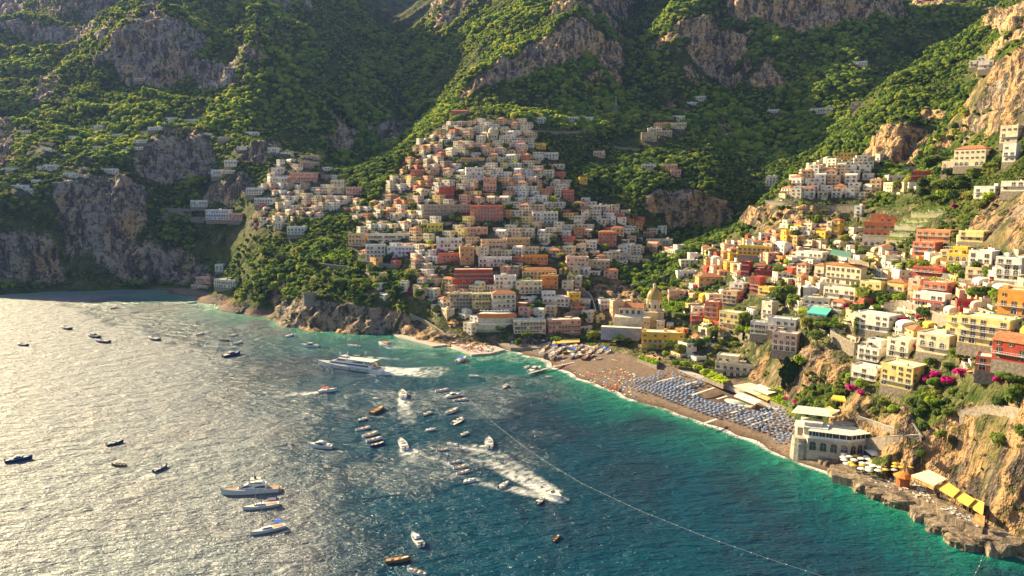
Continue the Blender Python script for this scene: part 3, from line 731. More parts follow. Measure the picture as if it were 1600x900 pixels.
def finish_labels():
    nw = lambda t: len(re.findall(r"[\w']+", t)); by = {}
    for t in THINGS:
        t.append(t[1] + ', ' + place_words(t[2], t[3])); by.setdefault(t[4], []).append(t)
    for lab, ts in by.items():
        if len(ts) == 1 and nw(lab) <= 16: ts[0][0]['label'] = lab; continue
        n = len(ts); ts.sort(key=lambda t: (t[2], t[3]))
        for i, t in enumerate(ts):
            o = '' if n == 1 else 'leftmost' if i == 0 else 'rightmost' if i == n-1 else WORDS.get(i+1, '%dth' % (i+1)) + ' from the left'
            if o: o += ' of ' + WORDN.get(n, str(n)) + ' '
            look, pl = t[1], place_words(t[2], t[3])
            for cut in (' with ', ' pulled ', ' in ', ' hanging ', ' standing '):
                if nw(look + ' ' + o + ' ' + pl) > 16: look = look.split(cut)[0]
            if nw(look + ' ' + o + ' ' + pl) > 16: pl = pl.replace('just ', '').replace('above left of', 'near').replace('above right of', 'near').replace('below left of', 'near').replace('below right of', 'near')
            if nw(look + ' ' + o + ' ' + pl) > 16: o = o.replace(' from the left', '').replace(' similar', '')
            t[0]['label'] = look + ', ' + o + pl
WORDN = {2:'two',3:'three',4:'four',5:'five',6:'six',7:'seven',8:'eight',9:'nine',10:'ten',11:'eleven',12:'twelve'}

# ------------------------------------------------------------------ houses
COLS = {'white':(.84,.79,.70),'cream':(.80,.67,.46),'pale cream':(.82,.73,.57),'sand':(.64,.50,.32),'grey stone':(.40,.33,.25),'pale pink':(.78,.52,.40),'salmon pink':(.78,.42,.29),
 'coral red':(.66,.21,.12),'brick red':(.48,.08,.045),'terracotta':(.60,.26,.12),'orange':(.80,.31,.06),'golden yellow':(.84,.50,.06),'pale yellow':(.84,.65,.26),'ochre':(.70,.42,.17),
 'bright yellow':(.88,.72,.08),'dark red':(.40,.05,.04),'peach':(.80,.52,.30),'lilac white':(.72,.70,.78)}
def window_mesh(w, h, shutters=True, arch=False):
    mb = MB(); f = .12
    if arch:
        k = 8; pts = [(-w/2, 0), (w/2, 0)] + [(w/2*cos(pi*i/k), h-w/2+w/2*sin(pi*i/k)) for i in range(k+1)]
        mb.poly([(x, -.06, z) for x, z in pts], 0)
        o = [(x*1.18, z if z < .01 else z + .12*(1 if z > h-w/2 else 0)) for x, z in pts]
        for i in range(1, len(pts)):
            j = (i+1) % len(pts)
            if j == 1: break
            a, b2 = pts[i], pts[j]; c, d = o[j], o[i]
            mb.quad((a[0], -.06, a[1]), (d[0], -.16, d[1]), (c[0], -.16, c[1]), (b2[0], -.06, b2[1]), 1)
        mb.box(-.05, .05, -.12, -.05, 0, h-.05, 1); mb.box(-w/2, w/2, -.12, -.05, h*.55, h*.55+.1, 1)
        return mb
    mb.quad((-w/2, -.04, 0), (w/2, -.04, 0), (w/2, -.04, h), (-w/2, -.04, h), 0)
    mb.box(-w/2-f, w/2+f, -.2, 0, -.1, 0, 1, True)
    mb.box(-.04, .04, -.1, 0, 0, h, 1)
    if shutters:
        for sx in (-1, 1): mb.box(min(sx*(w/2), sx*(w/2+.5)), max(sx*(w/2), sx*(w/2+.5)), -.12, 0, 0, h, 2)
    return mb
WIN_ME = {}
def win_me(kind):
    if kind not in WIN_ME:
        if kind == 'window': mb = window_mesh(.95, 1.45)
        elif kind == 'plain': mb = window_mesh(1.05, 1.35, False)
        elif kind == 'door': mb = window_mesh(1.15, 2.2)
        else: mb = window_mesh(2.3, 2.6, False, True)
        me = mb.mesh('window'); [me.materials.append(m) for m in (M_GLASS, M_WHITE, M_SHUT)]; WIN_ME[kind] = (me, mb)
    return WIN_ME[kind]
def put(mb, src, loc, rz, ms=(0, 1, 2)):
    n = len(mb.v); c, s = cos(rz), sin(rz)
    for x, y, z in src.v: mb.v.append((loc[0]+x*c-y*s, loc[1]+x*s+y*c, loc[2]+z))
    for f, m in zip(src.f, src.m): mb.f.append(tuple(n+i for i in f)); mb.m.append(ms[m])

class House:
    """one house: blocks of storeys, front towards local -Y"""
    def __init__(s, loc, rz, seed, sep):
        s.r = random.Random(seed); s.wall = MB(); s.roof = MB(); s.tile = MB(); s.win = []; s.bal = MB(); s.ext = []; s.aw = MB(); s.base = MB(); s.ter = MB()
        s.loc = loc; s.rz = rz; s.sep = sep
    def block(s, x0, x1, y0, y1, z0, floors, sink=6.0, roof='flat', fh=3.1, win='window', balc=(), sides=(0, 1, 3), gap=3.5, arches=()):
        h = floors*fh; z1 = z0 + h
        s.wall.box(x0, x1, y0, y1, z0-.6, z1)
        if sink > 0: s.base.box(x0-.12, x1+.12, y0-.12, y1, z0-sink, z0-.3)
        if roof == 'flat':
            p = .18; q = s.r.uniform(.5, .95)
            s.roof.box(x0+p, x1-p, y0+p, y1-p, z1-.3, z1+.06)
            for a in ((x0-.05, x1+.05, y0-.05, y0+p), (x0-.05, x1+.05, y1-p, y1+.05), (x0-.05, x0+p, y0+p, y1-p), (x1-p, x1+.05, y0+p, y1-p)): s.roof.box(*a, z1-.12, z1+q, 1, True)
        elif roof == 'tile': s.tile.hip(x0, x1, y0, y1, z1, min(x1-x0, y1-y0)*.24)
        elif roof == 'gable': s.tile.hip(x0, x1, y0, y1, z1, min(x1-x0, y1-y0)*.26, gable=True)
        elif roof == 'vault':
            k = 8; cy = (y0+y1)/2; ry = (y1-y0)/2; hh = min(2.2, ry*.55)
            prev = None
            for i in range(k+1):
                a = pi*i/k; yy, zz = cy - ry*cos(a), z1 + hh*sin(a)
                if prev: s.roof.quad((x0, prev[0], prev[1]), (x1, prev[0], prev[1]), (x1, yy, zz), (x0, yy, zz), 1)
                prev = (yy, zz)
            for xx in (x0, x1): s.roof.poly([(xx, cy - ry*cos(pi*i/k), z1 + hh*sin(pi*i/k)) for i in range(k+1)], 1)
        for fl in range(floors):
            zz = z0 + fl*fh
            for side in sides:
                if side == 0: L, cx, cy, ang = x1-x0, (x0+x1)/2, y0, 0
                elif side == 1: L, cx, cy, ang = y1-y0, x1, (y0+y1)/2, pi/2
                elif side == 3: L, cx, cy, ang = y1-y0, x0, (y0+y1)/2, -pi/2
                n = max(1, int((L-.8)//gap)); 
                for i in range(n):
                    if side and s.r.random() < .35: continue
                    if s.r.random() < .2: continue
                    t_j = s.r.uniform(-.35, .35)
                    t = (i+.5)/n*(L-.6)-(L-.6)/2+t_j; c, sn = cos(ang), sin(ang)
                    kind = 'arch' if (fl in arches and side == 0) else ('door' if (fl in balc and side == 0) else win)
                    dz = {'arch': .1, 'door': .1}.get(kind, .85)
                    s.win.append((kind, (cx+t*c, cy+t*sn, zz+dz), ang))
            if fl in balc:
                a, b = x0+.2, x1-.2
                s.bal.box(a, b, y0-1.3, y0, zz-.22, zz, 0, True)
                s.bal.box(a, b, y0-1.3, y0-1.22, zz+.85, zz+.95, 1, True)
                k = max(3, int((b-a)/.9))
                for i in range(k+1):
                    xx = a+(b-a-.08)*i/k; s.bal.box(xx, xx+.07, y0-1.3, y0-1.23, zz, zz+.86, 1)
        return z1
    def clutter(s, x0, x1, y0, y1, z, n=3):
        for _ in range(n):
            x, y = s.r.uniform(x0+1, x1-1), s.r.uniform(y0+1, y1-1); t = s.r.random()
            e = MB()
            if t < .4: e.box(x-.4, x+.4, y-.4, y+.4, z, z+s.r.uniform(.9, 1.7), 0); s.ext.append(('chimney', e))
            elif t < .6: e.lathe(x, y, [(.6, z), (.6, z+1.2), (0, z+1.3)], 8, 1); s.ext.append(('water_tank', e))
            elif t < .8: e.box(x-1.2, x+1.2, y-1, y+1, z, z+2.1, 0); s.ext.append(('stair_hut', e))
            else:
                w, d = s.r.uniform(1.5, 2.6), s.r.uniform(1.2, 2)
                for a, b in ((-w, -d), (w, -d), (w, d), (-w, d)): e.box(x+a-.06, x+a+.06, y+b-.06, y+b+.06, z, z+2.3, 1)
                e.box(x-w-.2, x+w+.2, y-d-.2, y+d+.2, z+2.3, z+2.42, 1, True); s.ext.append(('pergola', e))
    def finish(s, color, look, cat='house', group='houses of the town', name='house', wall_m=None, roof_col=None):
        root = empty(name, s.loc, s.rz)
        wo_ = s.wall.build('wall', wall_m or M_WALL, root, color); ro_ = None
        if s.base.f: s.base.build('foundation', M_STONE, root)
        if s.ter.f: s.ter.build('terrace', [M_WALL, M_ROOF], root, tuple(min(.85, c*.6+.3) for c in color))
        if s.tile.f: ro_ = s.tile.build('roof', M_TILE, root)
        if s.roof.f: ro_ = s.roof.build('roof', [M_ROOF, M_WALL], root, tuple(min(.8, c*1.1+.04) for c in color))
        if s.win:
            if s.sep:
                for kind, l, a in s.win:
                    w = bpy.data.objects.new('door' if kind == 'door' else 'window', win_me(kind)[0]); COL.objects.link(w); w.parent = wo_; w.location = l; w.rotation_euler = (0, 0, a)
            else:
                mb = MB()
                for kind, l, a in s.win: put(mb, win_me(kind)[1], l, a)
                o = mb.build('windows', [M_GLASS, M_WHITE, M_SHUT], root); o['kind'] = 'stuff'
        if s.bal.f: s.bal.build('balcony', [M_CONC, M_WHITE], root)
        if s.aw.f: s.aw.build('awning', M_CLOTH, root, s.awcol)
        for nm_, e in s.ext: e.build(nm_, [M_PLAIN, M_CONC], ro_ or root, tuple(min(.8, c*.9+.08) for c in color))
        BUILT.append((s.loc[0], s.loc[1], 9.0))
        c = s.loc; named(root, look, cat, group, (c[0], c[1], c[2]+3)); return root
def porch(h, w):                     # walled terrace in front, now and then with an awning or pergola
    r = h.r
    if r.random() < .5:
        a = r.uniform(-w/2, -w*.1); b = min(w/2, a + w*r.uniform(.5, .95)); D = r.uniform(1.8, 3.2)
        h.ter.box(a, b, -D, -.02, -4.5, .02, 0); h.ter.box(a+.15, b-.15, -D+.15, -.05, 0, .06, 1)
        for q in ((a, b, -D, -D+.14), (a, a+.14, -D+.14, -.05), (b-.14, b, -D+.14, -.05)): h.ter.box(*q, 0, .85, 0)
        if r.random() < .4:
            h.awcol = r.choice([(.80,.72,.55),(.70,.32,.12),(.78,.78,.74),(.30,.42,.22),(.78,.60,.25)]); h.aw.sheet([(a, -D+.2, 2.3), (b, -D+.2, 2.3), (b, 0, 2.75), (a, 0, 2.75)], .07)
NUMW = {1:'one storey', 2:'two storey', 3:'three storey', 4:'four storey', 5:'five storey', 6:'six storey'}
def generic_house(loc, rz, w, d, floors, colname, roof, seed, sep, extra=None):
    h = House(loc, rz, seed, sep); r = h.r
    bal = tuple(f for f in range(floors) if r.random() < .42)
    win = r.choice(['window', 'window', 'plain']); arches = (0,) if r.random() < .3 else ()
    style = r.random(); bits = []
    if style < .38 or floors < 2:
        z = h.block(-w/2, w/2, 0, d, 0, floors, roof=roof, balc=bal, win=win, arches=arches)
    elif style < .75:            # a set-back upper storey over a terrace
        h.block(-w/2, w/2, 0, d, 0, floors-1, roof='flat', balc=bal[:1], win=win, arches=arches)
        a = r.uniform(-w/2, -w*.1); b = a + w*r.uniform(.5, .62)
        z = h.block(a, min(b, w/2), d*.3, d, (floors-1)*3.1, 1, sink=0, roof=roof if roof != 'flat' else r.choice(['flat', 'flat', 'vault']), win=win)
        h.clutter(-w/2, w/2, 0, d*.3+1, (floors-1)*3.1+.1, 1); bits.append('set-back top floor')
        if r.random() < .4:
            h.awcol = r.choice([(.8,.72,.55),(.75,.35,.12),(.78,.78,.74),(.35,.5,.3)])
            zz = (floors-1)*3.1; h.aw.sheet([(a, d*.02, zz+2.3), (a+w*.5, d*.02, zz+2.3), (a+w*.5, d*.3, zz+2.8), (a, d*.3, zz+2.8)], .06)
    else:                        # two blocks of unequal height
        t = w*r.uniform(-.1, .15)
        z = h.block(-w/2, t, 0, d, 0, floors, roof=roof, balc=bal, win=win, arches=arches, sides=(0, 1, 3))
        h.block(t+.01, w/2, r.uniform(.6, 1.6), d-.2, 0, floors-1, roof='flat', balc=bal[-1:], win=win, sides=(0, 1)); bits.append('lower side wing')
    if roof == 'flat' and style < .38: h.clutter(-w/2, w/2, 0, d, z+.05, r.randint(1, 3))
    if roof == 'flat' and style < .38 and r.random() < .3:
        h.roof.lathe(0, d*.55, [(min(w, d)*.3, z), (min(w, d)*.27, z+1.2), (min(w, d)*.15, z+2.1), (0, z+2.5)], 12, 1); bits.append('low dome')
    porch(h, w)
    rw = {'flat': 'flat roof', 'tile': 'tiled roof', 'gable': 'gabled tiled roof', 'vault': 'vaulted roof'}[roof]
    look = '%s %s house%s' % (colname, NUMW[floors], ' with ' + (bits[0] if bits and len(colname.split()) < 2 else rw))
    return h.finish(COLS[colname], look)
BOXES = []                                  # photo outlines already taken by hand-placed buildings
def spot(x0, x1, pyb, z=None):
    cx = (x0+x1)/2
    p = hit(cx, pyb)
    return p if z is None else Vector(W(cx, pyb, z))
def px_to_m(p, n): return n / FPX * (p.y*CP - (p.z-CAM_H)*SP)
def manor(x0, x1, pyt, pyb, col, yaw=0, floors=None, d=9, roof='flat', look=None, cat='house', wx=1.0, balc=None, arches=(), win='window', awn=None, top=None, sink=6, back=None, name='house', gap=3.5):
    """hand-placed building seen between x0..x1 and pyt..pyb in the photograph"""
    p = spot(x0, x1, pyb); w = px_to_m(p, x1-x0) * wx; BOXES.append((x0, x1, pyt, pyb))
    dep = atan2(CAM_H-p.z, p.y)
    H = max(3.0, (px_to_m(p, pyb-pyt) - d*sin(max(dep, 0))) / max(cos(dep), .3))
    n = floors or max(1, round(H/3.1)); fh = max(2.6, min(4.2, H/n))
    rz = radians(yaw); rel = rz + atan2(p.x, p.y)
    if abs(rel) > radians(12):          # seen on the corner: the near corner stands on the surveyed base line
        Wm = px_to_m(p, x1-x0); so, co_ = abs(sin(rel)), abs(cos(rel)); d = min(d, Wm*.4/so); w = max(4.5, (Wm - d*so)/co_ * (wx if wx < 1 else 1)); sg = -1 if rel < 0 else 1
        xc = (x1 - d*so/px_to_m(p, 1)) if sg < 0 else (x0 + d*so/px_to_m(p, 1)); q = hit(xc, pyb) or p
        p = Vector((q.x - (-sg)*w/2*cos(rz), q.y - (-sg)*w/2*sin(rz), q.z))
    h = House(p, rz, int(x0*7+pyb), True)
    balc = tuple(range(1, n, 2)) if balc is None else balc
    m = n if top is None else n-1
    z = h.block(-w/2, w/2, 0, d, 0, m, roof=roof if top is None else 'flat', fh=fh, balc=balc, arches=arches, win=win, sink=sink, gap=gap)
    if top: h.block(-w/2+w*top[0], -w/2+w*top[1], d*.35, d-.1, z, 1, sink=0, roof=roof, fh=fh, win=win)
    h.clutter(-w/2, w/2, 0, d*.3+1 if top else d, z+.06 if roof == 'flat' or top else z-9, 2)
    if awn:
        h.awcol = awn; h.aw.sheet([(-w/2, -3.2, 2.6), (w/2, -3.2, 2.6), (w/2, 0, 3.0), (-w/2, 0, 3.0)], .08)
        for i in range(5): h.bal.box(-w/2+w*i/4-.05, -w/2+w*i/4+.05, -3.2, -3.1, -2, 2.6, 1)
    return h.finish(COLS[col], look or '%s %s house' % (col, NUMW.get(n, 'tall')), cat, name=name, group='houses of the town' if cat == 'house' else None)
# ------------------------------------------------------------------ hand-placed buildings
# --- seafront and central hill
BOXES += [(745,812,486,532), (935,1068,455,535), (760,782,198,220), (1345,1420,322,388), (1385,1478,328,385), (1238,1352,638,715), (470,496,455,480)]
manor(803,853,498,521,'pale cream',8,3,10,look='pale cream seafront hotel with rows of green doors',balc=(1,2),gap=2.6)
manor(853,907,497,521,'salmon pink',8,3,11,look='salmon pink seafront hotel with long white balconies',balc=(1,2),gap=2.6)
manor(848,890,452,479,'white',5,3,12,look='white stepped hotel with glazed loggias',balc=(1,2),top=(0,.5))
manor(888,907,455,479,'golden yellow',5,3,12,look='narrow golden yellow block at the hotel end')
manor(703,738,457,482,'sand',6,4,9,'flat','sand coloured four storey row with orange cornice',balc=(1,2,3),gap=2.5)
manor(738,768,457,482,'pale yellow',6,4,9,'flat','pale yellow four storey row with small windows',balc=(1,3),gap=2.5)
manor(769,806,456,487,'pale cream',6,4,11,'tile','cream hotel with orange tiled roof and long balconies',balc=(1,2,3))
manor(710,770,415,449,'brick red',4,4,11,'flat','dark red hillside hotel with arched loggias',balc=(2,3),arches=(0,1),gap=3.4)
manor(773,807,430,456,'white',8,4,9,look='white house with blue shaded bays and roof terrace',balc=(1,2),arches=(1,))
manor(806,847,438,459,'cream',4,3,9,look='cream house with two garden terraces',balc=(1,))
manor(845,872,430,451,'orange',-4,3,9,look='orange house with a white pergola on top',balc=(1,))
manor(816,870,412,436,'pale yellow',4,2,11,'tile','long pale yellow house with orange hipped roof')
manor(816,856,397,413,'orange',4,2,9,'flat','orange house with white window surrounds')
manor(719,741,385,413,'ochre',10,4,9,look='tall ochre tower house with balconies',balc=(1,2))
manor(748,800,397,416,'white',6,2,10,look='white terrace hotel with open arcades',arches=(0,),balc=(1,))
manor(685,722,392,410,'coral red',6,2,9,'flat','white house over a coral red terrace wall',balc=(1,))
manor(752,792,370,394,'peach',5,3,9,look='peach building with a grey lower floor')
manor(792,828,368,392,'ochre',6,3,9,'flat','ochre apartment block with orange side wing')
manor(728,762,348,368,'salmon pink',4,2,9,look='salmon pink cube house')
manor(682,722,368,392,'white',6,3,9,look='white arcaded palazzo with red cornice',arches=(0,1),balc=(2,))
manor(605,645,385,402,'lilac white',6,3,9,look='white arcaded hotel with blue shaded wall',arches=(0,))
manor(572,602,380,408,'white',8,4,10,look='white balcony hotel standing on the garden edge',balc=(1,2,3))
manor(545,575,366,384,'peach',-8,3,8,look='peach house with a round corner terrace')
manor(576,640,361,378,'pale cream',5,2,10,look='long cream terraced hotel with grey parapets',balc=(0,1),gap=2.4)
manor(667,692,347,362,'bright yellow',6,2,8,look='bright yellow house with white cornice')
manor(662,735,320,337,'grey stone',3,3,8,look='long grey stone palazzo with small square windows',gap=3.6)
manor(735,786,316,345,'coral red',3,4,10,look='red and white hotel with four rows of arches',arches=(0,1,2),balc=(1,2,3))
manor(728,756,257,284,'white',10,4,9,look='tall pale palazzo with shaded arcades',balc=(2,),arches=(0,))
manor(686,712,289,310,'brick red',-8,3,8,look='brick red house wrapped in bougainvillea')
manor(755,775,275,300,'salmon pink',-6,4,8,look='tall salmon pink house with dark garden behind')
manor(642,664,262,276,'coral red',-5,2,8,look='coral pink villa with a pale roof terrace')
manor(672,686,260,273,'salmon pink',-5,2,8,look='small salmon pink house with dark windows')
manor(720,758,243,252,'ochre',4,1,8,look='low ochre house with yellow garden wall')
manor(704,733,173,182,'coral red',0,2,8,'tile','red roofed villa at the top of the town')
manor(880,897,297,314,'coral red',-4,3,8,look='coral pink block house with bare side')
manor(896,920,316,328,'sand',-3,2,8,'tile','sand house with orange hipped roof and terrace')
manor(918,953,320,332,'pale cream',-3,2,9,look='long cream house with arcaded ground floor',arches=(0,))
manor(935,963,362,387,'coral red',-6,4,9,'tile','coral villa with tiled roof and stacked balconies',balc=(1,2,3),arches=(0,))
manor(955,975,352,368,'peach',-6,2,8,'tile','peach house with orange gable roof')
manor(1010,1050,370,386,'cream',-8,2,9,look='cream ravine house with open galleries',balc=(1,))
manor(832,872,330,349,'white',5,3,10,look='white hotel with three rows of balconies',balc=(0,1,2))
manor(885,920,400,422,'pale pink',4,3,10,look='pink hotel with dark arched door',balc=(1,))
manor(920,952,405,420,'sand',-5,2,9,look='sand coloured house above the ivy cliff')
manor(943,965,420,435,'salmon pink',-12,2,8,'tile','salmon house on the edge of the ravine')
manor(905,918,276,288,'golden yellow',0,2,7,look='small yellow house in the wood')
manor(837,853,225,233,'golden yellow',0,2,7,look='small golden house with flat roof')
manor(848,872,236,249,'white',-8,2,8,look='white villa with sunlit corner')
manor(832,853,182,193,'white',0,2,8,look='white house at the foot of the shaded slope')
manor(882,905,183,192,'pale cream',0,2,8,look='pale double house at the foot of the shaded slope')
manor(909,927,183,192,'white',0,2,8,look='whitewashed house beside the mast')
manor(927,945,235,246,'pale pink',-5,2,8,look='pink farmhouse under the woods')
# --- second village on the left
manor(455,498,266,285,'salmon pink',-4,3,9,look='long pink palazzo with three rows of windows',balc=(1,))
manor(433,456,271,285,'pale pink',-4,2,8,look='pink wing with white parapets')
manor(518,541,276,302,'cream',-4,4,9,look='tall cream house with tiled corner')
manor(541,568,289,303,'salmon pink',-4,2,8,look='salmon house at the end of the ridge')
manor(427,452,277,287,'white',-4,2,7,look='white house below the pink wing')
manor(450,480,353,366,'white',-4,2,8,look='white guest house with a row of windows',balc=(1,))
manor(430,445,347,358,'pale cream',-20,2,7,look='small cream house in the garden')
manor(425,446,262,272,'white',-4,2,7,look='white house under the orange crag')
manor(470,502,240,252,'sand',-4,2,8,look='sand coloured terrace of houses')
manor(470,500,252,263,'grey stone',-4,2,8,look='grey unrendered house with terraces')
# --- far left hillside
for i, (a, b, c, d, col, f) in enumerate([(149,163,195,204,'white',2),(178,200,205,213,'white',1),(142,158,210,218,'pale cream',1),(218,238,201,209,'sand',1),(235,255,195,203,'white',1),
  (92,112,196,203,'pale cream',1),(146,161,226,233,'white',1),(93,113,241,247,'white',1),(132,154,241,249,'white',1),(60,72,256,265,'pale cream',1),(72,91,258,267,'white',2),
  (162,184,262,273,'white',2),(103,122,270,280,'white',2),(124,140,276,280,'pale cream',1),(23,45,289,299,'white',2),(38,56,296,305,'white',2),(36,50,202,208,'white',1),(212,228,119,126,'peach',1),
  (209,226,227,234,'pale cream',1),(342,366,212,219,'sand',1),(353,371,250,260,'white',2),(332,350,264,275,'white',2),(350,369,263,271,'cream',1),(387,412,294,304,'white',2),(400,430,306,320,'white',2),
  (10,28,262,268,'white',1),(68,84,232,238,'white',1),(110,124,212,217,'white',1),(190,206,232,238,'white',1),(128,140,262,267,'sand',1),(52,66,280,286,'white',1),(262,280,183,188,'white',1),(290,312,186,191,'pale cream',1),(166,178,222,227,'white',1),(420,436,232,240,'white',2),(440,458,236,243,'white',1),(372,388,228,234,'white',1),(318,334,208,213,'pale cream',1),(60,85,219,228,'sand',1),(212,232,217,223,'pale cream',1),(384,405,207,215,'white',2)]):
    manor(a-1, b+1, c-1, d, col, R.uniform(-20, 5), f, 7, look='%s farmhouse with flat roof' % col, sink=7)
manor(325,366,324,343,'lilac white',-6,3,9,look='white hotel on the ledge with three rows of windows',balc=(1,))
manor(359,383,333,344,'salmon pink',-6,2,8,look='pink hotel wing with violet awning')
manor(300,328,310,323,'white',-6,2,8,look='white crenellated villa under the orange crag')
manor(308,337,431,445,'salmon pink',-25,2,9,look='pink beach house with pale terrace')
manor(337,376,434,450,'pale cream',-25,2,9,look='cream beach hotel with rows of arches',arches=(0,1))
manor(300,330,443,452,'sand',-25,1,7,look='low beach house with a colonnade',arches=(0,))
manor(337,353,412,424,'white',-10,2,7,look='white villa above the far beach')
manor(625,640,441,456,'pale cream',-10,3,8,look='small white villa on the wooded headland')
# --- valley, ledges and the right hand side
manor(1035,1072,190,201,'cream',-6,2,8,look='cream house on the ledge'); manor(1022,1045,191,201,'peach',-6,2,8,'tile','peach house with red roof on the ledge')
manor(1012,1034,199,209,'pale cream',-6,2,8,look='pale house at the left of the ledge'); manor(1002,1026,207,221,'sand',-6,3,8,look='sand coloured house at the ledge foot',balc=(1,))
manor(1026,1050,203,213,'sand',-6,2,8,look='long sand house in the middle of the ledge'); manor(1050,1070,180,190,'pale cream',-6,2,8,look='grey terrace house at the ledge top')
manor(1081,1103,149,158,'pale cream',-6,2,8,look='cream villa in the upper wood'); manor(1073,1090,157,164,'white',-6,1,8,look='white cottage in the upper wood')
manor(1002,1025,256,267,'pale cream',-10,2,8,look='cream house above the streaked cliff'); manor(1035,1058,255,267,'peach',-10,2,8,look='peach house above the streaked cliff'); manor(1048,1064,264,276,'salmon pink',-10,2,8,look='salmon house above the streaked cliff')
manor(1334,1353,96,104,'white',-36,2,8,look='lone white house on the shaded slope'); manor(1330,1350,158,169,'sand',-36,2,8,look='grey villa in the lower wood'); manor(1268,1303,168,176,'pale cream',-36,2,8,look='long low house with terrace in the valley')
manor(1200,1220,168,175,'white',-36,1,8,look='low white house in the valley'); manor(1532,1555,95,106,'white',-46,2,9,look='white hotel on the high green hill'); manor(1516,1530,95,104,'pale cream',-46,2,8,look='cream villa on the high green hill'); manor(1530,1548,86,93,'pale cream',-46,1,8,look='low cream villa near the hill top')
manor(1197,1215,268,290,'white',-36,3,9,look='tall white house left of the hilltop village',balc=(1,2))
manor(1309,1343,239,250,'golden yellow',-36,2,10,look='golden church hall crowning the hilltop village')
manor(1382,1417,273,289,'pale cream',-8,2,9,look='cream hotel with two rows of arches',arches=(0,1),balc=(1,))
manor(1360,1381,281,299,'peach',-46,3,9,look='peach tower house right of the village'); manor(1425,1452,268,283,'brick red',-36,2,8,look='brick red house in the trees'); manor(1410,1436,258,268,'grey stone',-36,1,8,look='grey flat house under the round cliff')
mon = manor(1497,1548,230,258,'cream',-56,3,11,'tile','cream monastery with long orange roof',arches=(0,),balc=())
manor(1474,1500,246,270,'pale pink',-56,2,10,look='pink arched annex of the monastery',arches=(0,1))
manor(1566,1597,197,222,'cream',-56,3,10,'flat','cream palazzo under the upper crag'); manor(1569,1592,226,252,'white',-56,3,7,look='white square tower house')
manor(1526,1562,292,310,'white',-56,2,9,look='white flat house with roof posts'); manor(1570,1610,284,298,'pale cream',-56,2,9,look='pale house below the white flat one')
manor(1291,1303,346,370,'cream',-56,4,9,look='narrow cream house'); manor(1300,1318,343,368,'golden yellow',-56,4,10,'tile','tall golden house at the road')
manor(1335,1350,322,340,'white',-46,3,7,look='slim white tower house')
manor(1273,1296,413,434,'cream',-56,3,9,'tile','cream head block of the long hotel'); manor(1294,1352,415,447,'cream',-60,3,6,'tile','long cream hotel with terracotta roof and tall windows',wx=1.25,gap=3.6,win='door')
manor(1345,1386,440,470,'pale yellow',-56,3,9,'flat','pale yellow stepped house at the hotel end',arches=(0,)); manor(1388,1422,443,462,'pale yellow',-56,3,9,'tile','pale yellow house with orange roof')
manor(1290,1345,452,470,'pale cream',-56,2,8,look='cream arcade building under the long hotel',arches=(0,),wx=1.1)
manor(1420,1447,434,462,'pale pink',-56,3,10,look='pale pink house with square windows'); manor(1446,1490,440,464,'coral red',-56,2,10,look='coral red terrace house with arched loggia',arches=(0,),balc=(1,)); manor(1432,1484,459,481,'white',-56,2,7,look='white restaurant with red awning',arches=(0,),awn=(.55,.1,.08))
manor(1432,1482,418,434,'brick red',-56,2,9,look='brick red house with broad roof terrace')
manor(1484,1524,386,409,'golden yellow',-56,2,11,look='mustard yellow villa with arched porch',arches=(0,),top=(.1,.8)); manor(1470,1490,390,407,'peach',-56,2,9,look='peach wing with garden')
manor(1429,1470,378,402,'coral red',-56,3,10,look='coral and white house with arched balcony',arches=(1,),balc=(1,2)); manor(1438,1494,361,378,'terracotta',-56,2,10,look='brown terrace house with blue door')
manor(1517,1560,392,422,'white',-56,3,11,look='large white villa with tall windows',win='door'); manor(1512,1546,418,439,'peach',-56,2,8,look='peach garage house on the road'); manor(1560,1606,402,440,'white',-56,4,11,look='white rounded villa with arched loggias',arches=(1,2)); manor(1545,1566,424,440,'lilac white',-56,2,8,look='lilac house with blue gate')
manor(1566,1625,452,494,'orange',-56,3,12,look='orange corner villa with deep eaves',arches=(0,))
manor(1503,1545,362,378,'pale yellow',-56,2,9,look='yellow house with dark pergola roof')
manor(1479,1512,494,530,'pale yellow',-56,4,11,look='pale yellow wing of the balcony hotel',gap=3.2); manor(1508,1590,497,545,'pale yellow',-56,4,12,look='yellow balcony hotel with orange awnings and arched loggias',arches=(0,1,2),balc=(1,2,3),wx=1.05,gap=3.3)
manor(1562,1640,536,572,'brick red',-56,3,12,'gable','brick red hall with long terracotta roof'); manor(1530,1606,555,582,'coral red',-36,2,11,look='red villa with white arched windows',arches=(0,),gap=4.2)
manor(1437,1502,518,556,'cream',-56,3,15,'flat','cream villa with tiled eave and arched windows',arches=(1,),balc=(1,),gap=3.8)
manor(1337,1405,490,520,'white',-56,3,13,'flat','white villa with arches and wide flat roof',arches=(0,),gap=3.4)
manor(1380,1444,568,610,'pale yellow',-56,4,13,'flat','yellow terrace hotel with arched windows',arches=(0,),balc=(1,),gap=3.6)
manor(1342,1388,530,566,'white',-56,3,11,'flat','white stepped house with slatted terraces',balc=(0,1,2),top=(.2,.9)); manor(1388,1432,528,560,'pale cream',-56,3,10,'flat','cream house with barrel arches',arches=(0,1))
manor(1333,1382,572,596,'white',-56,2,9,'flat','white pool terrace house',balc=(0,1))
manor(1208,1250,520,550,'pale pink',-36,3,9,'flat','pink house hanging above the cliff',arches=(0,1),balc=(1,)); manor(1203,1249,498,520,'white',-36,2,10,'flat','white restaurant with planted roof',balc=(1,)); manor(1174,1212,504,524,'white',-32,2,8,'flat','white clifftop row with dark openings',gap=2.4)
manor(1262,1295,479,497,'white',-36,2,9,look='white house below the turquoise shade'); manor(1258,1300,462,478,'pale cream',-36,1,8,look='low cream house beside the turquoise shade')
manor(1300,1330,471,486,'pale cream',-56,2,8,'tile','cream cottage with orange roof')
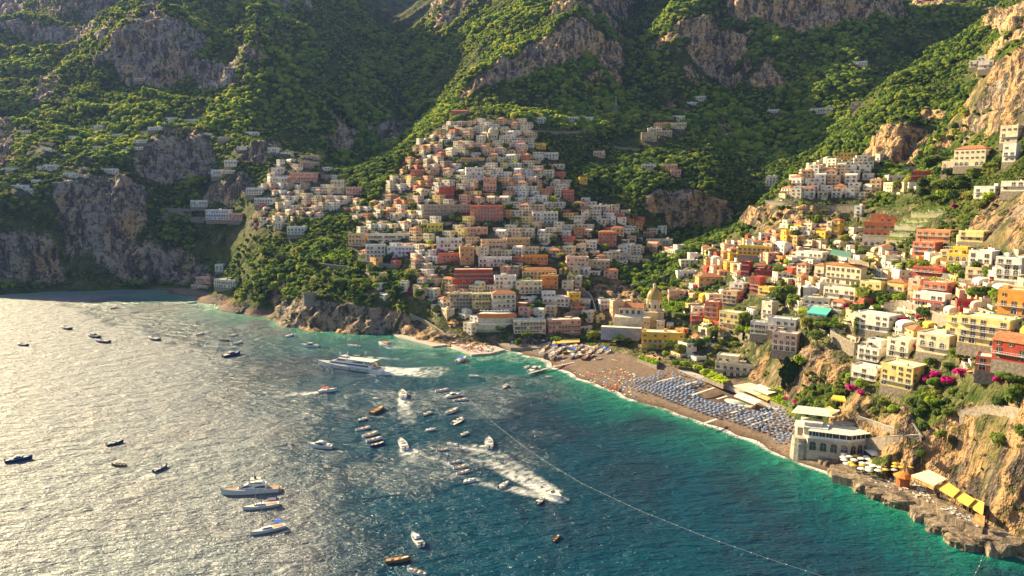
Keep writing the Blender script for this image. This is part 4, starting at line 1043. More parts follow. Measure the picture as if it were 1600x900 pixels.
manor(1003,1068,515,544,'golden yellow',-10,3,13,'flat','golden beach hotel with roof terraces',balc=(1,),arches=(0,)); manor(1055,1075,512,534,'orange',-52,3,10,look='orange back wing of the beach hotel')
manor(1117,1178,553,588,'cream',-28,3,14,'flat','pale villa on the promenade with big arches',arches=(0,),gap=4.2,top=(.0,.55))
manor(1085,1128,428,455,'ochre',2,3,12,'tile','ochre palazzo with tiled roof',gap=4.5)
manor(1060,1090,405,421,'pale cream',0,3,9,look='square cream house at the ravine'); manor(1055,1088,423,438,'white',0,2,9,look='white house with dark windows at the ravine',balc=(1,))
manor(1101,1127,470,504,'coral red',-32,4,10,look='coral hotel wing with white balconies',balc=(1,2,3)); manor(1124,1163,474,516,'pale yellow',-48,3,9,look='long yellow hotel with arched top floor',arches=(2,),wx=1.3,gap=3.0)
manor(1128,1160,454,475,'peach',-46,3,10,look='stepped peach terraces facing the bay',balc=(0,1,2)); manor(1140,1170,442,462,'white',-46,3,10,look='white terraced hotel with curved balconies',balc=(0,1,2))
manor(1158,1176,408,430,'dark red',-37,4,9,look='dark red tower house with white bands'); manor(1180,1208,416,430,'dark red',-32,2,9,look='dark red low house with white dome',top=(.1,.6),roof='vault')
manor(1156,1208,386,400,'golden yellow',-32,2,10,look='golden house with wide terrace'); manor(1195,1212,380,398,'sand',-56,3,9,look='tall sand coloured house')
manor(1172,1196,432,458,'brick red',-50,4,9,look='red shuttered house between white terraces',balc=(1,2))
manor(1185,1212,448,462,'golden yellow',-56,2,9,look='golden house with round bay')
manor(1082,1100,478,500,'pale cream',-5,3,9,look='cream house right of the church garden'); manor(1080,1098,492,506,'brick red',-5,2,7,look='brick red box house')
manor(1045,1068,453,470,'salmon pink',-5,2,8,look='salmon garden house with bougainvillea')
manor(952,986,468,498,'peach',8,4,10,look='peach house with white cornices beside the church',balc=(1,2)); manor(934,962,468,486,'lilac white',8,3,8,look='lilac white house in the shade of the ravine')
manor(929,945,492,505,'pale yellow',8,2,7,look='small yellow house below the ravine')
manor(1245,1268,412,432,'pale cream',-56,3,9,'tile','cream gabled house with orange roof'); manor(1245,1295,394,410,'white',-56,2,10,look='white house with a grey side wall')
manor(1190,1215,470,500,'pale cream',-56,3,9,look='cream house behind the big tree')
N_HAND = len(THINGS)

# ------------------------------------------------------------------ the quarters: rows of houses along the contours
def contour_rows(poly, z0, z1, dz, wmin, wmax, skip, cols, roofs, floors=(1, 2, 2, 3, 3), ymax=1150, depth=(7.5, 10), jit=6, seed=1):
    r = random.Random(seed); out = []
    pm = blur(in_poly(PXT, PYT, poly) * 1.0, 1) > .5
    z = z0
    while z < z1:
        zz = z + r.uniform(-.8, .8); pts = []
        for i in range(NUT):
            col = TZ[i]; ok = pm[i] & (TY[i] < ymax)
            c = np.where((col[:-1] < zz) & (col[1:] >= zz) & ok[1:])[0]
            for k in c[:1]:
                f = (zz-col[k])/(col[k+1]-col[k]+1e-9); y = TY[i, k]+(TY[i, k+1]-TY[i, k])*f; pts.append((ut[i]*y, y))
        prev = None; need = 0
        for x, y in pts:
            if prev is None or hypot(x-prev[0], y-prev[1]) > 40: prev = (x, y); need = r.uniform(0, 6); continue
            d = hypot(x-prev[0], y-prev[1])
            if d >= need:
                w = r.uniform(wmin, wmax)
                if r.random() > skip: out.append((x, y, zz, w))
                prev = (x, y); need = w*1.04
        z += dz*r.uniform(.85, 1.15)
    res = []
    for x, y, zz, w in out:
        px, py = to_px(x, y, zz)
        if any(a-4 < px < b+4 and c+1 < py-4 < d+2 for a, b, c, d in BOXES): continue
        gx, gy = downhill(x, y, 18)
        zz = min(zz, ground(x-w*.35, y-1), ground(x+w*.35, y-1)) + .4
        rz = atan2(gy, gx) + pi/2 + radians(r.uniform(-jit, jit)); rz = (rz+pi) % (2*pi) - pi
        res.append((x, y, zz, w, r.uniform(*depth), r.choice(floors), r.choice(cols), r.choice(roofs), rz*(.75 if px < 1100 else .95)-radians(34 if px < 1100 else 14), r.randrange(10**6), px, py))
    return res
PALE = ['white']*8 + ['pale cream']*8 + ['cream']*6 + ['sand']*2 + ['pale pink'] + ['grey stone'] + ['peach']*2 + ['salmon pink', 'ochre', 'terracotta', 'coral red', 'pale yellow']
VIV = ['white']*6 + ['pale cream']*4 + ['cream']*3 + ['peach']*2 + ['salmon pink']*2 + ['golden yellow']*2 + ['orange', 'dark red', 'brick red', 'ochre', 'pale yellow', 'pale pink', 'sand']
RF = ['flat']*9 + ['tile']*2 + ['vault']
rows = []
rows += contour_rows(TOWNS[0], 9, 100, 5.6, 8.5, 14, .15, PALE, RF, seed=3)
rows += contour_rows(TOWNS[0], 100, 232, 6.2, 8.5, 15, .15, PALE, RF, seed=4)
rows += contour_rows([(365,362),(400,330),(400,300),(425,260),(470,235),(510,255),(525,285),(560,290),(545,310),(520,330),(440,350)], 60, 190, 6.5, 8.5, 14, .12, PALE, RF, seed=5)
rows += contour_rows([(930,545),(945,510),(1000,505),(1060,500),(1075,440),(1060,410),(1120,380),(1200,360),(1280,345),(1310,400),(1290,480),(1200,500),(1140,525),(1070,560)], 9, 110, 5.6, 8, 12.5, .06, VIV, RF, (2, 2, 3), seed=6)
rows += contour_rows([(1310,400),(1330,350),(1400,370),(1500,385),(1600,395),(1600,600),(1500,600),(1430,560),(1290,520),(1280,470)], 30, 118, 5.6, 8, 12.5, .12, VIV, RF, (2, 2, 3), seed=7)
rows += contour_rows(TOWNS[3], 112, 170, 5.8, 8, 12, .03, ['white', 'pale cream', 'cream', 'sand', 'white'], RF, (2, 3), seed=8)
rows += contour_rows([(935,412),(965,395),(1060,388),(1060,410),(1000,415)], 40, 110, 8, 10, 14, .3, PALE, RF, seed=9)
rows += contour_rows([(950,545),(1000,548),(1110,590),(1160,595),(1110,560),(1000,530),(950,525)], 4, 12, 3.5, 9, 14, .15, ['white', 'cream', 'pale cream', 'sand'], ['flat'], (1, 1, 2), seed=12)
rows += contour_rows([(520,300),(560,292),(600,318),(618,345),(590,352),(545,345),(500,352),(470,340)], 70, 150, 9, 9, 13, .35, PALE, RF, (1, 2, 2), seed=21)
rows.sort(key=lambda t: t[1]/t[3])
N_IND = 300 - N_HAND
def build_rows():
    stuff = {}
    for i, (x, y, zz, w, d, fl, cn, rf, rz, sd, px, py) in enumerate(rows):
        loc = Vector((x, y, zz))
        if i < N_IND: generic_house(loc, rz, w, d, fl, cn, rf, sd, y < 480)
        else:
            h = House(loc, rz, sd, False)
            z = h.block(-w/2, w/2, 0, d, 0, fl, roof=rf, balc=(1,) if h.r.random() < .4 else ()); h.clutter(-w/2, w/2, 0, d, z+.05, 1); porch(h, w)
            W_ = MB()
            for kind, l, a in h.win: put(W_, win_me(kind)[1], l, a)
            for key, src, ms in (('wall'+cn, h.wall, (0,)), ('roof'+cn, h.roof, (0, 1)), ('ter', h.ter, (0, 1)), ('tile', h.tile, (0,)), ('win', W_, (0, 1, 2)), ('bal', h.bal, (0, 1))):
                if src.f: put(stuff.setdefault(key, MB()), src, loc, rz, (0, 1, 2))
    for t in rows[max(0, N_IND):]: BUILT.append((t[0], t[1], 8.0))
    root = empty('far_houses', (0, 900, 150)); root['kind'] = 'stuff'; root['label'] = 'smaller houses packed between the others over the town hillside'; root['category'] = 'houses'
    inv = -Vector((0, 900, 150))
    for key, mb in stuff.items():
        mb.v = [(a[0]+inv.x, a[1]+inv.y, a[2]+inv.z) for a in mb.v]
        if key.startswith('wall'): o = mb.build('walls', M_WALL, root, COLS[key[4:]])
        elif key.startswith('roof'): o = mb.build('flat_roofs', [M_ROOF, M_WALL], root, COLS[key[4:]])
        elif key == 'tile': o = mb.build('tiled_roofs', M_TILE, root)
        elif key == 'ter': o = mb.build('terraces', [M_WALL, M_ROOF], root, (.7, .62, .5))
        elif key == 'win': o = mb.build('windows', [M_GLASS, M_WHITE, M_SHUT], root)
        else: o = mb.build('balconies', [M_CONC, M_WHITE], root)
        o['kind'] = 'stuff'
    print('HOUSES hand', N_HAND, 'rows', len(rows), 'individual', min(N_IND, len(rows)))
build_rows()
# ------------------------------------------------------------------ woods
hill = tag(link('hills', build_terrain(), [terrain_material()]), kind='structure')
BTAB = built_table()
for x_, y_, z_ in [(1310,735,4),(1340,738,4),(1370,745,4),(1400,750,5),(1430,755,6),(1460,768,6),(1490,785,6),(1515,798,6),(1345,725,5),(1380,728,5),(1290,705,3),(1270,690,3),(1320,700,3),(1335,690,4)]: q_ = W(x_, y_, z_); BUILT.append((q_[0], q_[1], 9))
BA = np.array([(b[0], b[1]) for b in BUILT])
def clear_of_houses(X, Y):
    ok = np.ones(len(X), bool)
    for i in range(0, len(X), 4000):
        dx = np.abs(X[i:i+4000, None]-BA[None, :, 0]); dy = Y[i:i+4000, None]-BA[None, :, 1]
        ok[i:i+4000] = ~((dx < 8) & (dy > -11) & (dy < 9)).any(1)
    return ok
def visible_mask():
    ang = (TZ + 10 - CAM_H) / TY
    run = np.maximum.accumulate(((TZ - CAM_H) / TY), axis=1)
    run = np.concatenate([np.full((NUT, 1), -9.0), run[:, :-1]], 1)
    return (ang > run - .002).astype(float)
VIS = visible_mask()
def scatter(n_target, y0, y1, size, seed):
    r = np.random.RandomState(seed)
    # even spread over the ground
    n = n_target
    Y = np.sqrt(r.rand(n) * (y1**2 - y0**2) + y0**2); U = r.rand(n) * 1.6 - .78
    X = U * Y
    return X, Y
def woods(name, n, y0, y1, smin, smax, mats, seed, variants, dens, label):
    X, Y = scatter(n, y0, y1, smin, seed); r = np.random.RandomState(seed+1)
    Z = groundv(X, Y); rk = bil(rock, X, Y); tw = bil(town, X, Y); fl = bil(FLAT, X, Y); vs = bil(VIS, X, Y)
    e = 8.0; gx = (groundv(X+e, Y)-groundv(X-e, Y))/(2*e); gy = (groundv(X, Y+e)-groundv(X, Y-e))/(2*e); st = np.hypot(gx, gy)
    cl = fbm(X/60, Y/60, None, 3)
    p = np.where(rk > .4, .26, 1.0) * np.where(st > 1.5, .25, 1.0) * (1 - sstep(.15, .6, tw) * (1-dens)) * sstep(.18, .40, cl + .06*r.rand(n)) 
    ok = (r.rand(n) < p) & (fl < .05) & (Z > 4) & (vs > .3)
    ok[ok] = clear_of_houses(X[ok], Y[ok])
    X, Y, Z = X[ok], Y[ok], Z[ok]; cl = cl[ok]; rk = rk[ok]
    s = smin + (smax-smin) * r.rand(len(X))**1.15 * sstep(.35, .6, cl); s = np.where(rk > .4, s*.6, s)
    me = bpy.data.meshes.new(name); me.vertices.add(len(X)); me.vertices.foreach_set('co', np.stack([X, Y, Z-.4], 1).ravel().astype(np.float32))
    a = me.attributes.new('size', 'FLOAT', 'POINT'); a.data.foreach_set('value', s.astype(np.float32))
    a = me.attributes.new('turn', 'FLOAT', 'POINT'); a.data.foreach_set('value', (r.rand(len(X))*6.28).astype(np.float32))
    a = me.attributes.new('kindof', 'INT', 'POINT'); a.data.foreach_set('value', r.randint(0, len(variants), len(X)).astype(np.int32))
    o = link(name, me); tag(o, label, 'woodland', None, 'stuff')
    ng = bpy.data.node_groups.new(name+'_nodes', 'GeometryNodeTree')
    ng.interface.new_socket('Geometry', in_out='INPUT', socket_type='NodeSocketGeometry'); ng.interface.new_socket('Geometry', in_out='OUTPUT', socket_type='NodeSocketGeometry')
    N = ng.nodes; L = ng.links; gi = N.new('NodeGroupInput'); go = N.new('NodeGroupOutput')
    iop = N.new('GeometryNodeInstanceOnPoints'); jn = N.new('GeometryNodeGeometryToInstance')
    for v in variants:
        oi = N.new('GeometryNodeObjectInfo'); oi.inputs[0].default_value = v; oi.inputs['As Instance'].default_value = True; L.new(oi.outputs['Geometry'], jn.inputs[0])
    L.new(gi.outputs[0], iop.inputs['Points']); L.new(jn.outputs[0], iop.inputs['Instance']); iop.inputs['Pick Instance'].default_value = True
    def at(nm, t):
        q = N.new('GeometryNodeInputNamedAttribute'); q.data_type = t; q.inputs[0].default_value = nm; return q.outputs[0]
    L.new(at('kindof', 'INT'), iop.inputs['Instance Index'])
    cx = N.new('ShaderNodeCombineXYZ'); L.new(at('turn', 'FLOAT'), cx.inputs[2]); e2r = N.new('FunctionNodeEulerToRotation'); L.new(cx.outputs[0], e2r.inputs[0]); L.new(e2r.outputs[0], iop.inputs['Rotation'])
    L.new(at('size', 'FLOAT'), iop.inputs['Scale']); L.new(iop.outputs[0], go.inputs[0])
    md = o.modifiers.new('grow', 'NODES'); md.node_group = ng
    print('WOODS', name, len(X)); return o
# source crowns, parked out of sight below the sea bed inside the hill
def source(me, i):
    o = bpy.data.objects.new('tree_crown_source', me); return o   # never linked to the scene, only instanced
BUSH = [source(crown_mesh('crown', 10+i, 1.0, .8, 190, .27, M_LEAFF, lumps=5, z0=.55, jit=.38), i) for i in range(5)]
BUSHN = [source(crown_mesh('crown_near', 20+i, 1.0, .85, 420, .17, M_LEAF, lumps=8, z0=.6, jit=.5), i) for i in range(5)]
BUSHM = [source(crown_mesh('crown_mid', 60+i, 1.0, .85, 260, .23, M_LEAFM, lumps=6, z0=.62, jit=.35), i) for i in range(5)]
woods('near_scrub', 75000, 225, 640, .8, 3.2, None, 3, BUSHN, .16, 'dense green scrub and small trees between the houses of the near hillside')
woods('mid_woods', 46000, 620, 1150, 1.8, 4.9, None, 5, BUSHM, .16, 'evergreen woodland around the town and on the headland')
woods('mountain_woods', 95000, 1100, 2300, 2.8, 7.5, None, 7, BUSH, .1, 'green woodland covering the mountain slopes')

# ------------------------------------------------------------------ single trees
def tree_meshes(kind, seed):
    if kind == 'pine': c = crown_mesh('crown', seed, 4.4, 1.7, 520, .55, M_LEAF, 9, z0=6.6, flat=True); th = 6.2; tr = .32
    elif kind == 'cypress': c = crown_mesh('crown', seed, 1.1, 4.6, 380, .42, M_LEAF, 8, z0=5.0); th = 1.5; tr = .25
    elif kind == 'bright': c = crown_mesh('crown', seed, 3.0, 2.5, 520, .45, M_LEAFB, 9, z0=3.9); th = 3.2; tr = .28
    elif kind == 'broad': c = crown_mesh('crown', seed, 3.9, 3.2, 640, .5, M_LEAF, 10, z0=4.9); th = 4.0; tr = .34
    elif kind == 'bougainvillea': c = crown_mesh('crown', seed, 2.3, 1.3, 320, .34, M_FLOWER, 7, z0=1.6); th = 1.4; tr = .14
    else: c = crown_mesh('crown', seed, 2.6, 2.1, 480, .42, M_LEAF, 8, z0=3.0); th = 2.6; tr = .22
    mb = MB(); r = random.Random(seed)
    mb.tube((0, 0, -1.5), (0, 0, th*.6), tr, 6, 0, tr*.75)
    for k in range(5):
        a = 2*pi*k/5 + r.uniform(-.4, .4); e = (cos(a)*tr*5.5, sin(a)*tr*5.5, th*r.uniform(1.0, 1.25)); mb.tube((0, 0, th*.55), e, tr*.5, 4, 0, tr*.2)
    t = mb.mesh('trunk'); t.materials.append(M_BARK); return c, t
TM = {k: [tree_meshes(k, 40+10*i+j) for j in range(3)] for i, k in enumerate(['pine', 'cypress', 'bright', 'broad', 'bougainvillea', 'round'])}
TLOOK = {'pine': ('pine_tree', 'umbrella pine with flat dark crown', 'pine tree'), 'cypress': ('cypress_tree', 'slender dark cypress', 'cypress'), 'bright': ('leafy_tree', 'bright green leafy tree', 'tree'),
 'broad': ('broadleaf_tree', 'broad dark green tree', 'tree'), 'bougainvillea': ('bougainvillea', 'magenta bougainvillea in bloom', 'bougainvillea'), 'round': ('round_tree', 'small round green tree', 'tree')}
def plant(px, py, kind, s, rnd=None, loc=None):
    p = loc or hit(px, py)
    if p is None: return
    nm, look, cat = TLOOK[kind]; c, t = TM[kind][int(px*3+py) % 3]
    root = empty(nm, p, (px*1.7) % 6.28); root.scale = (s, s, s*((px*.37) % .3 + .85))
    for n2, me in (('crown', c), ('trunk', t)):
        o = bpy.data.objects.new(n2, me); COL.objects.link(o); o.parent = root
    named(root, look, cat, look.split(' with')[0]+'s of the town' if kind != 'bougainvillea' else 'flowering bougainvilleas', p)
for a in [(926,533,'broad',1.3),(948,535,'broad',1.0),(918,528,'pine',.8),(967,541,'pine',1.1),(982,538,'round',1.1),(1048,553,'pine',1.15),(1062,556,'broad',1.1),(1040,560,'bright',.9),(1078,548,'broad',1.2),(1092,548,'broad',1.1),
 (1055,575,'bright',1.1),(1072,577,'bright',1.2),(1090,583,'bright',1.1),(1100,590,'bright',1.0),(1112,590,'bright',.9),(1120,550,'round',1.2),(1128,540,'round',1.1),(1225,478,'broad',1.8),(1212,482,'broad',1.5),(1238,486,'broad',1.3),(1217,474,'bright',1.3),
 (1348,478,'broad',1.5),(1352,495,'cypress',1.2),(1340,500,'broad',1.2),(1375,476,'pine',1.0),(1390,479,'pine',1.0),(1405,478,'round',1.2),(1345,462,'bright',.8),(1284,517,'broad',1.1),(1300,512,'bright',1.0),(1312,518,'bright',1.0),(1275,522,'round',1.0),
 (1445,265,'pine',2.0),(1462,265,'pine',1.8),(1450,270,'broad',1.9),(1530,430,'broad',1.2),(1545,440,'broad',1.0),(1490,432,'bright',1.2),(1505,440,'bright',1.1),(1520,470,'bright',1.1),(1535,472,'broad',1.2),(1554,470,'bright',1.0),(1560,478,'broad',1.0),
 (1410,425,'bright',1.2),(1425,428,'broad',1.2),(1440,430,'broad',1.1),(1460,432,'bright',1.0),(1398,420,'bright',1.0),(1380,415,'bright',.9),(1500,568,'broad',1.1),(1540,590,'pine',1.0),(1575,615,'pine',1.1),(1460,610,'bright',1.0),(1452,575,'round',1.0),(1480,580,'round',.9),
 (1370,490,'bright',.9),(560,455,'pine',1.5),(530,455,'pine',1.5),(545,465,'bright',1.3),(510,440,'broad',1.4),(580,430,'broad',1.5),(600,445,'broad',1.4),(487,420,'broad',1.4),(470,400,'broad',1.3),(440,415,'broad',1.5),(410,400,'broad',1.4),(393,420,'bright',1.2),(430,450,'bright',1.2),(445,460,'bright',1.1),(612,470,'pine',1.2),(620,462,'broad',1.2),(655,470,'broad',1.3),(665,455,'bright',1.1),(640,440,'broad',1.2),(670,480,'bright',1.0),
 (735,243,'pine',1.4),(742,240,'pine',1.3),(452,350,'cypress',1.3),(462,350,'cypress',1.1),(705,345,'bright',1.1),(600,340,'broad',1.3),(900,330,'broad',1.5),(865,320,'bright',1.5),(870,340,'broad',1.3),(930,372,'broad',1.3),(945,395,'broad',1.2),(1000,215,'pine',1.5),(1040,183,'pine',1.6),(1020,440,'round',1.2),
 (1108,468,'bright',1.1),(1090,466,'bright',1.0),(1078,476,'bright',1.0),(1068,472,'round',1.2),(1050,480,'bright',1.0),(1060,486,'bright',1.0),(1072,490,'round',1.1),(1010,462,'bright',1.1),(1020,465,'bright',1.0),(1165,510,'broad',1.2),(1155,520,'bright',1.0),(1172,525,'bright',1.1),(1184,505,'round',1.1),(1145,535,'round',1.0),(1250,575,'bright',1.2),
 (1480,655,'round',1.0),(1455,640,'bright',1.0),(1560,640,'round',1.2),(1590,645,'broad',1.2),(1470,690,'round',1.0),(1560,700,'round',1.4),(1440,720,'round',.9),(1330,600,'bright',1.0),(1345,612,'bright',1.0),(1310,625,'round',1.1),(1290,612,'round',1.0),(1380,640,'round',1.0),(1395,650,'bright',.9),(1598,690,'round',1.2)]:
    plant(*a)
for a in [(1272,473,1.2),(1262,450,.9),(1306,452,.8),(1288,462,.9),(1278,470,.9),(1218,463,1.0),(1212,500,1.1),(1228,505,.8),(1500,588,1.3),(1462,590,1.2),(1482,602,1.3),(1448,598,.9),(1385,598,.9),(1330,612,1.2),(1346,618,1.0),(1232,628,1.1),(1245,634,1.0),(1320,484,1.1),(1270,490,.9),(1330,492,1.0),(1148,502,.9),(1138,519,1.0),
 (1091,452,1.4),(1075,462,1.1),(1092,460,.9),(958,342,1.2),(960,345,1.0),(688,307,1.3),(712,300,1.0),(724,362,1.2),(690,395,1.1),(640,398,1.1),(618,408,1.2),(700,408,1.0),(640,460,1.1),(782,408,1.1),(440,368,1.1),(400,360,1.2),(402,352,.9),(625,310,1.0),(632,258,1.1),(762,270,1.0),(1196,405,1.1),(1205,420,.8),(1437,500,1.1),(1410,502,1.0),(1392,505,.8),
 (1350,320,.9),(1428,272,1.0),(1508,312,1.2),(1490,325,1.0),(1458,592,.8),(1536,470,1.1),(1546,464,.9),(1520,462,1.0),(1385,600,1.1),(1452,456,1.1),(1560,598,1.1),(1155,612,1.0),(1455,480,1.3),(1430,545,1.0),(1160,470,.9)]:
    plant(a[0], a[1], 'bougainvillea', a[2])
for x_, y_ in [(1405,300),(1425,305),(1440,300),(1462,298),(1480,300),(1500,290),(1520,283),(1545,275),(1470,315),(1490,318),(1515,320),(1440,315),(1455,325),(1505,300),(1530,330),(1480,280),(1560,262),(1545,318)]: plant(x_, y_, ['broad', 'round', 'bright', 'pine'][(x_*y_) % 4], 1.2)
# garden trees between the rows
rg = random.Random(77); ngt = 0
for _ in range(2600):
    if ngt >= 150: break
    x, y = rg.uniform(560, 1500), rg.uniform(200, 560)
    if not any(in_poly(np.array([x]), np.array([y]), t)[0] for t in (TOWNS[0], TOWNS[2])): continue
    if any(a-4 < x < b+4 and c-4 < y < d+8 for a, b, c, d in BOXES): continue
    plant(x, y, rg.choice(['round', 'round', 'broad', 'bright', 'cypress', 'pine']), rg.uniform(.8, 1.25)); ngt += 1
# ------------------------------------------------------------------ boats
def hull_mb(L, B, H, flare=.25, bow=1.35, stern=.85, deck=.22, n=12, sharp=2.0):
    mb = MB(); rows_ = []
    for i in range(n+1):
        t = i/n; x = -L/2 + L*t
        hb = B/2 * (stern + (1-stern)*min(1, t*3)) * max(0.02, (1 - max(0, (t-.45)/.55)**sharp))
        zs = H*(1 + (bow-1)*t**2); kz = -.25 + .25*max(0, (t-.75)/.25)**2*H
        rows_.append([(x - (.0), -hb, zs), (x-.03*L*t, -hb*(1-flare), 0.05), (x-.05*L*t, 0, kz), (x-.03*L*t, hb*(1-flare), .05), (x, hb, zs)])
    for a, b in zip(rows_[:-1], rows_[1:]):
        for k in range(4): mb.quad(a[k], b[k], b[k+1], a[k+1], 0 if k in (0, 3) else 1)
        mb.quad((a[0][0], a[0][1], a[0][2]), (b[0][0], b[0][1], b[0][2]), (b[0][0], b[0][1]*.9, b[0][2]+.05), (a[0][0], a[0][1]*.9, a[0][2]+.05), 2)
        mb.quad((a[4][0], a[4][1], a[4][2]), (b[4][0], b[4][1], b[4][2]), (b[4][0], b[4][1]*.9, b[4][2]+.05), (a[4][0], a[4][1]*.9, a[4][2]+.05), 2)
    mb.poly([rows_[0][k] for k in (0, 1, 2, 3, 4)], 0)
    dk = MB()
    for a, b in zip(rows_[:-1], rows_[1:]):
        dk.quad((a[0][0], a[0][1]*.92, a[0][2]-deck), (b[0][0], b[0][1]*.92, b[0][2]-deck), (b[4][0], b[4][1]*.92, b[4][2]-deck), (a[4][0], a[4][1]*.92, a[4][2]-deck), 0)
    return mb, dk, rows_
M_HULLW = simple('white_gelcoat', (.80, .79, .76), .25, .5); M_BLUEP = simple('navy_paint', (.02, .05, .16), .3, .5)
M_DECKW = simple('teak_deck', (.42, .28, .16), .7, .2, 2, .2); M_CUSH = simple('cream_cushion', (.72, .66, .55), .9, .1)
M_BLK = simple('black_plastic', (.02, .02, .022), .4, .4); M_TUBE = simple('grey_rubber', (.42, .43, .44), .6, .3); M_RED = simple('red_paint', (.55, .05, .03), .5, .3)
M_BCAN = simple('blue_canvas', (.03, .12, .62), .8, .1); M_ORNG = simple('orange_canvas', (.70, .22, .05), .8, .1)
def boat_at(cx, cy, ln, ang, name, z=0.0, at=None):
    a = radians(ang); b = W(cx+cos(a)*ln/2, cy-sin(a)*ln/2, z); s = W(cx-cos(a)*ln/2, cy+sin(a)*ln/2, z)
    c = (b+s)/2; d = b-s; L = max(3.0, min(60, hypot(d[0], d[1])))
    return empty(name, (c[0], c[1], z), atan2(d[1], d[0])), L
def small_boat(cx, cy, ln, ang, kind, look, wake=0, dark=False, name='motorboat', z=0.0):
    root, L = boat_at(cx, cy, ln, ang, name, z); L = max(4.5, min(L, 16)); B = L*.32
    hm = M_BLUEP if dark else M_HULLW
    if kind == 'rib':
        mb, dk, rr = hull_mb(L*.95, B*.8, .45, deck=.15); mb.build('hull', [M_TUBE, M_BLK, M_TUBE], root); dk.build('deck', M_CUSH, root)
        t = MB(); pts = [(p[0][0], p[0][1], p[0][2]+.05) for p in rr] + [(p[4][0], p[4][1], p[4][2]+.05) for p in reversed(rr)]
        for p, q in zip(pts[:-1], pts[1:]): t.tube(p, q, .26, 6, 0)
        t.build('inflatable_tube', M_TUBE, root, smooth=True)
    else:
        mb, dk, rr = hull_mb(L, B, L*.11+.15, bow=1.5 if kind != 'gozzo' else 1.3, stern=.9 if kind != 'gozzo' else .45)
        mb.build('hull', [hm if kind != 'wood' else M_WOOD, M_BLUEP if not dark else M_HULLW, M_WOOD if kind in ('gozzo', 'wood') else M_HULLW], root); dk.build('deck', M_CUSH if kind != 'wood' else M_DECKW, root)
    h = L*.11+.1
    if kind in ('speed', 'cruiser', 'rib'):
        c = MB(); c.box(-L*.05, L*.08, -B*.22, B*.22, h-.1, h+.75, 0); c.build('console', M_HULLW, root)
        w = MB(); w.poly([(L*.09, -B*.28, h+.3), (L*.04, -B*.24, h+1.1), (L*.04, B*.24, h+1.1), (L*.09, B*.28, h+.3)]); w.poly([(L*.09, B*.28, h+.29), (L*.04, B*.24, h+1.09), (L*.04, -B*.24, h+1.09), (L*.09, -B*.28, h+.29)]); w.build('windscreen', M_GLASS, root)
        s = MB(); s.box(-L*.36, -L*.2, -B*.36, B*.36, h-.1, h+.35, 0); s.build('seat', M_CUSH, root)
        s = MB(); s.sheet([(L*.12, -B*.3, h+.35), (L*.34, -B*.12, h+.5), (L*.34, B*.12, h+.5), (L*.12, B*.3, h+.35)], .25); s.build('sun_pad', M_CUSH, root)
        e = MB(); e.box(-L*.5-.35, -L*.5+.05, -.25, .25, h-.3, h+.6, 0, True); e.tube((-L*.5-.2, 0, h-.3), (-L*.5-.2, 0, -.4), .12, 6); e.build('outboard_engine', M_BLK, root)
    if kind == 'cruiser':
        c = MB(); hh = h + L*.09
        for (x0, x1, y, z0, z1, i) in ((-L*.18, L*.2, B*.36, h, hh, .0),): 
            c.sheet([(x0, -y, z1), (x1-L*.08, -y*.8, z1), (x1-L*.08, y*.8, z1), (x0, y, z1)], .1); 
            c.poly([(x1, -y*.7, z0), (x1, y*.7, z0), (x1-L*.08, y*.8, z1-.1), (x1-L*.08, -y*.8, z1-.1)], 1)
            c.poly([(x0, -y, z0), (x1, -y*.7, z0), (x1-L*.08, -y*.8, z1-.1), (x0, -y, z1-.1)], 1); c.poly([(x1, y*.7, z0), (x0, y, z0), (x0, y, z1-.1), (x1-L*.08, y*.8, z1-.1)], 1)
        c.build('cabin', [M_HULLW, M_GLASS], root)
        f = MB(); f.box(-L*.12, L*.04, -B*.25, B*.25, hh, hh+.5, 0); f.build('flybridge', M_HULLW, root)
    if kind in ('gozzo', 'wood'):
        s = MB(); s.box(-L*.3, -L*.22, -B*.3, B*.3, h-.15, h+.2); s.build('seat', M_WOOD, root)
        s = MB(); s.box(-L*.02, L*.06, -B*.34, B*.34, h-.15, h+.2); s.build('thwart', M_WOOD, root)
        s = MB(); s.box(L*.2, L*.36, -B*.18, B*.18, h, h+.32); s.build('foredeck', M_CUSH, root)
    if look.find('canopy') >= 0:
        col = M_RED if 'red' in look else M_ORNG if 'orange' in look else M_BCAN if 'blue' in look else M_CUSH
        s = MB(); z1 = h+1.7; s.sheet([(-L*.3, -B*.4, z1), (L*.05, -B*.4, z1+.1), (L*.05, B*.4, z1+.1), (-L*.3, B*.4, z1)], .07)
        s.build('canopy', col, root)
        for x, y in ((-L*.28, -B*.36), (-L*.28, B*.36), (L*.03, -B*.36), (L*.03, B*.36)):
            q = MB(); q.tube((x, y, h-.1), (x, y, z1), .04, 4); q.build('canopy_post', M_DARK, root)
    named(root, look, 'boat', 'boats in the bay', root.location)
    if wake:
        a = root.rotation_euler.z; c = root.location
        FOAM_LINES.append((c.x-cos(a)*L*.4, c.y-sin(a)*L*.4, c.x-cos(a)*wake, c.y-sin(a)*wake, L*.22, L*.22+wake*.05, 1.0))
    return root
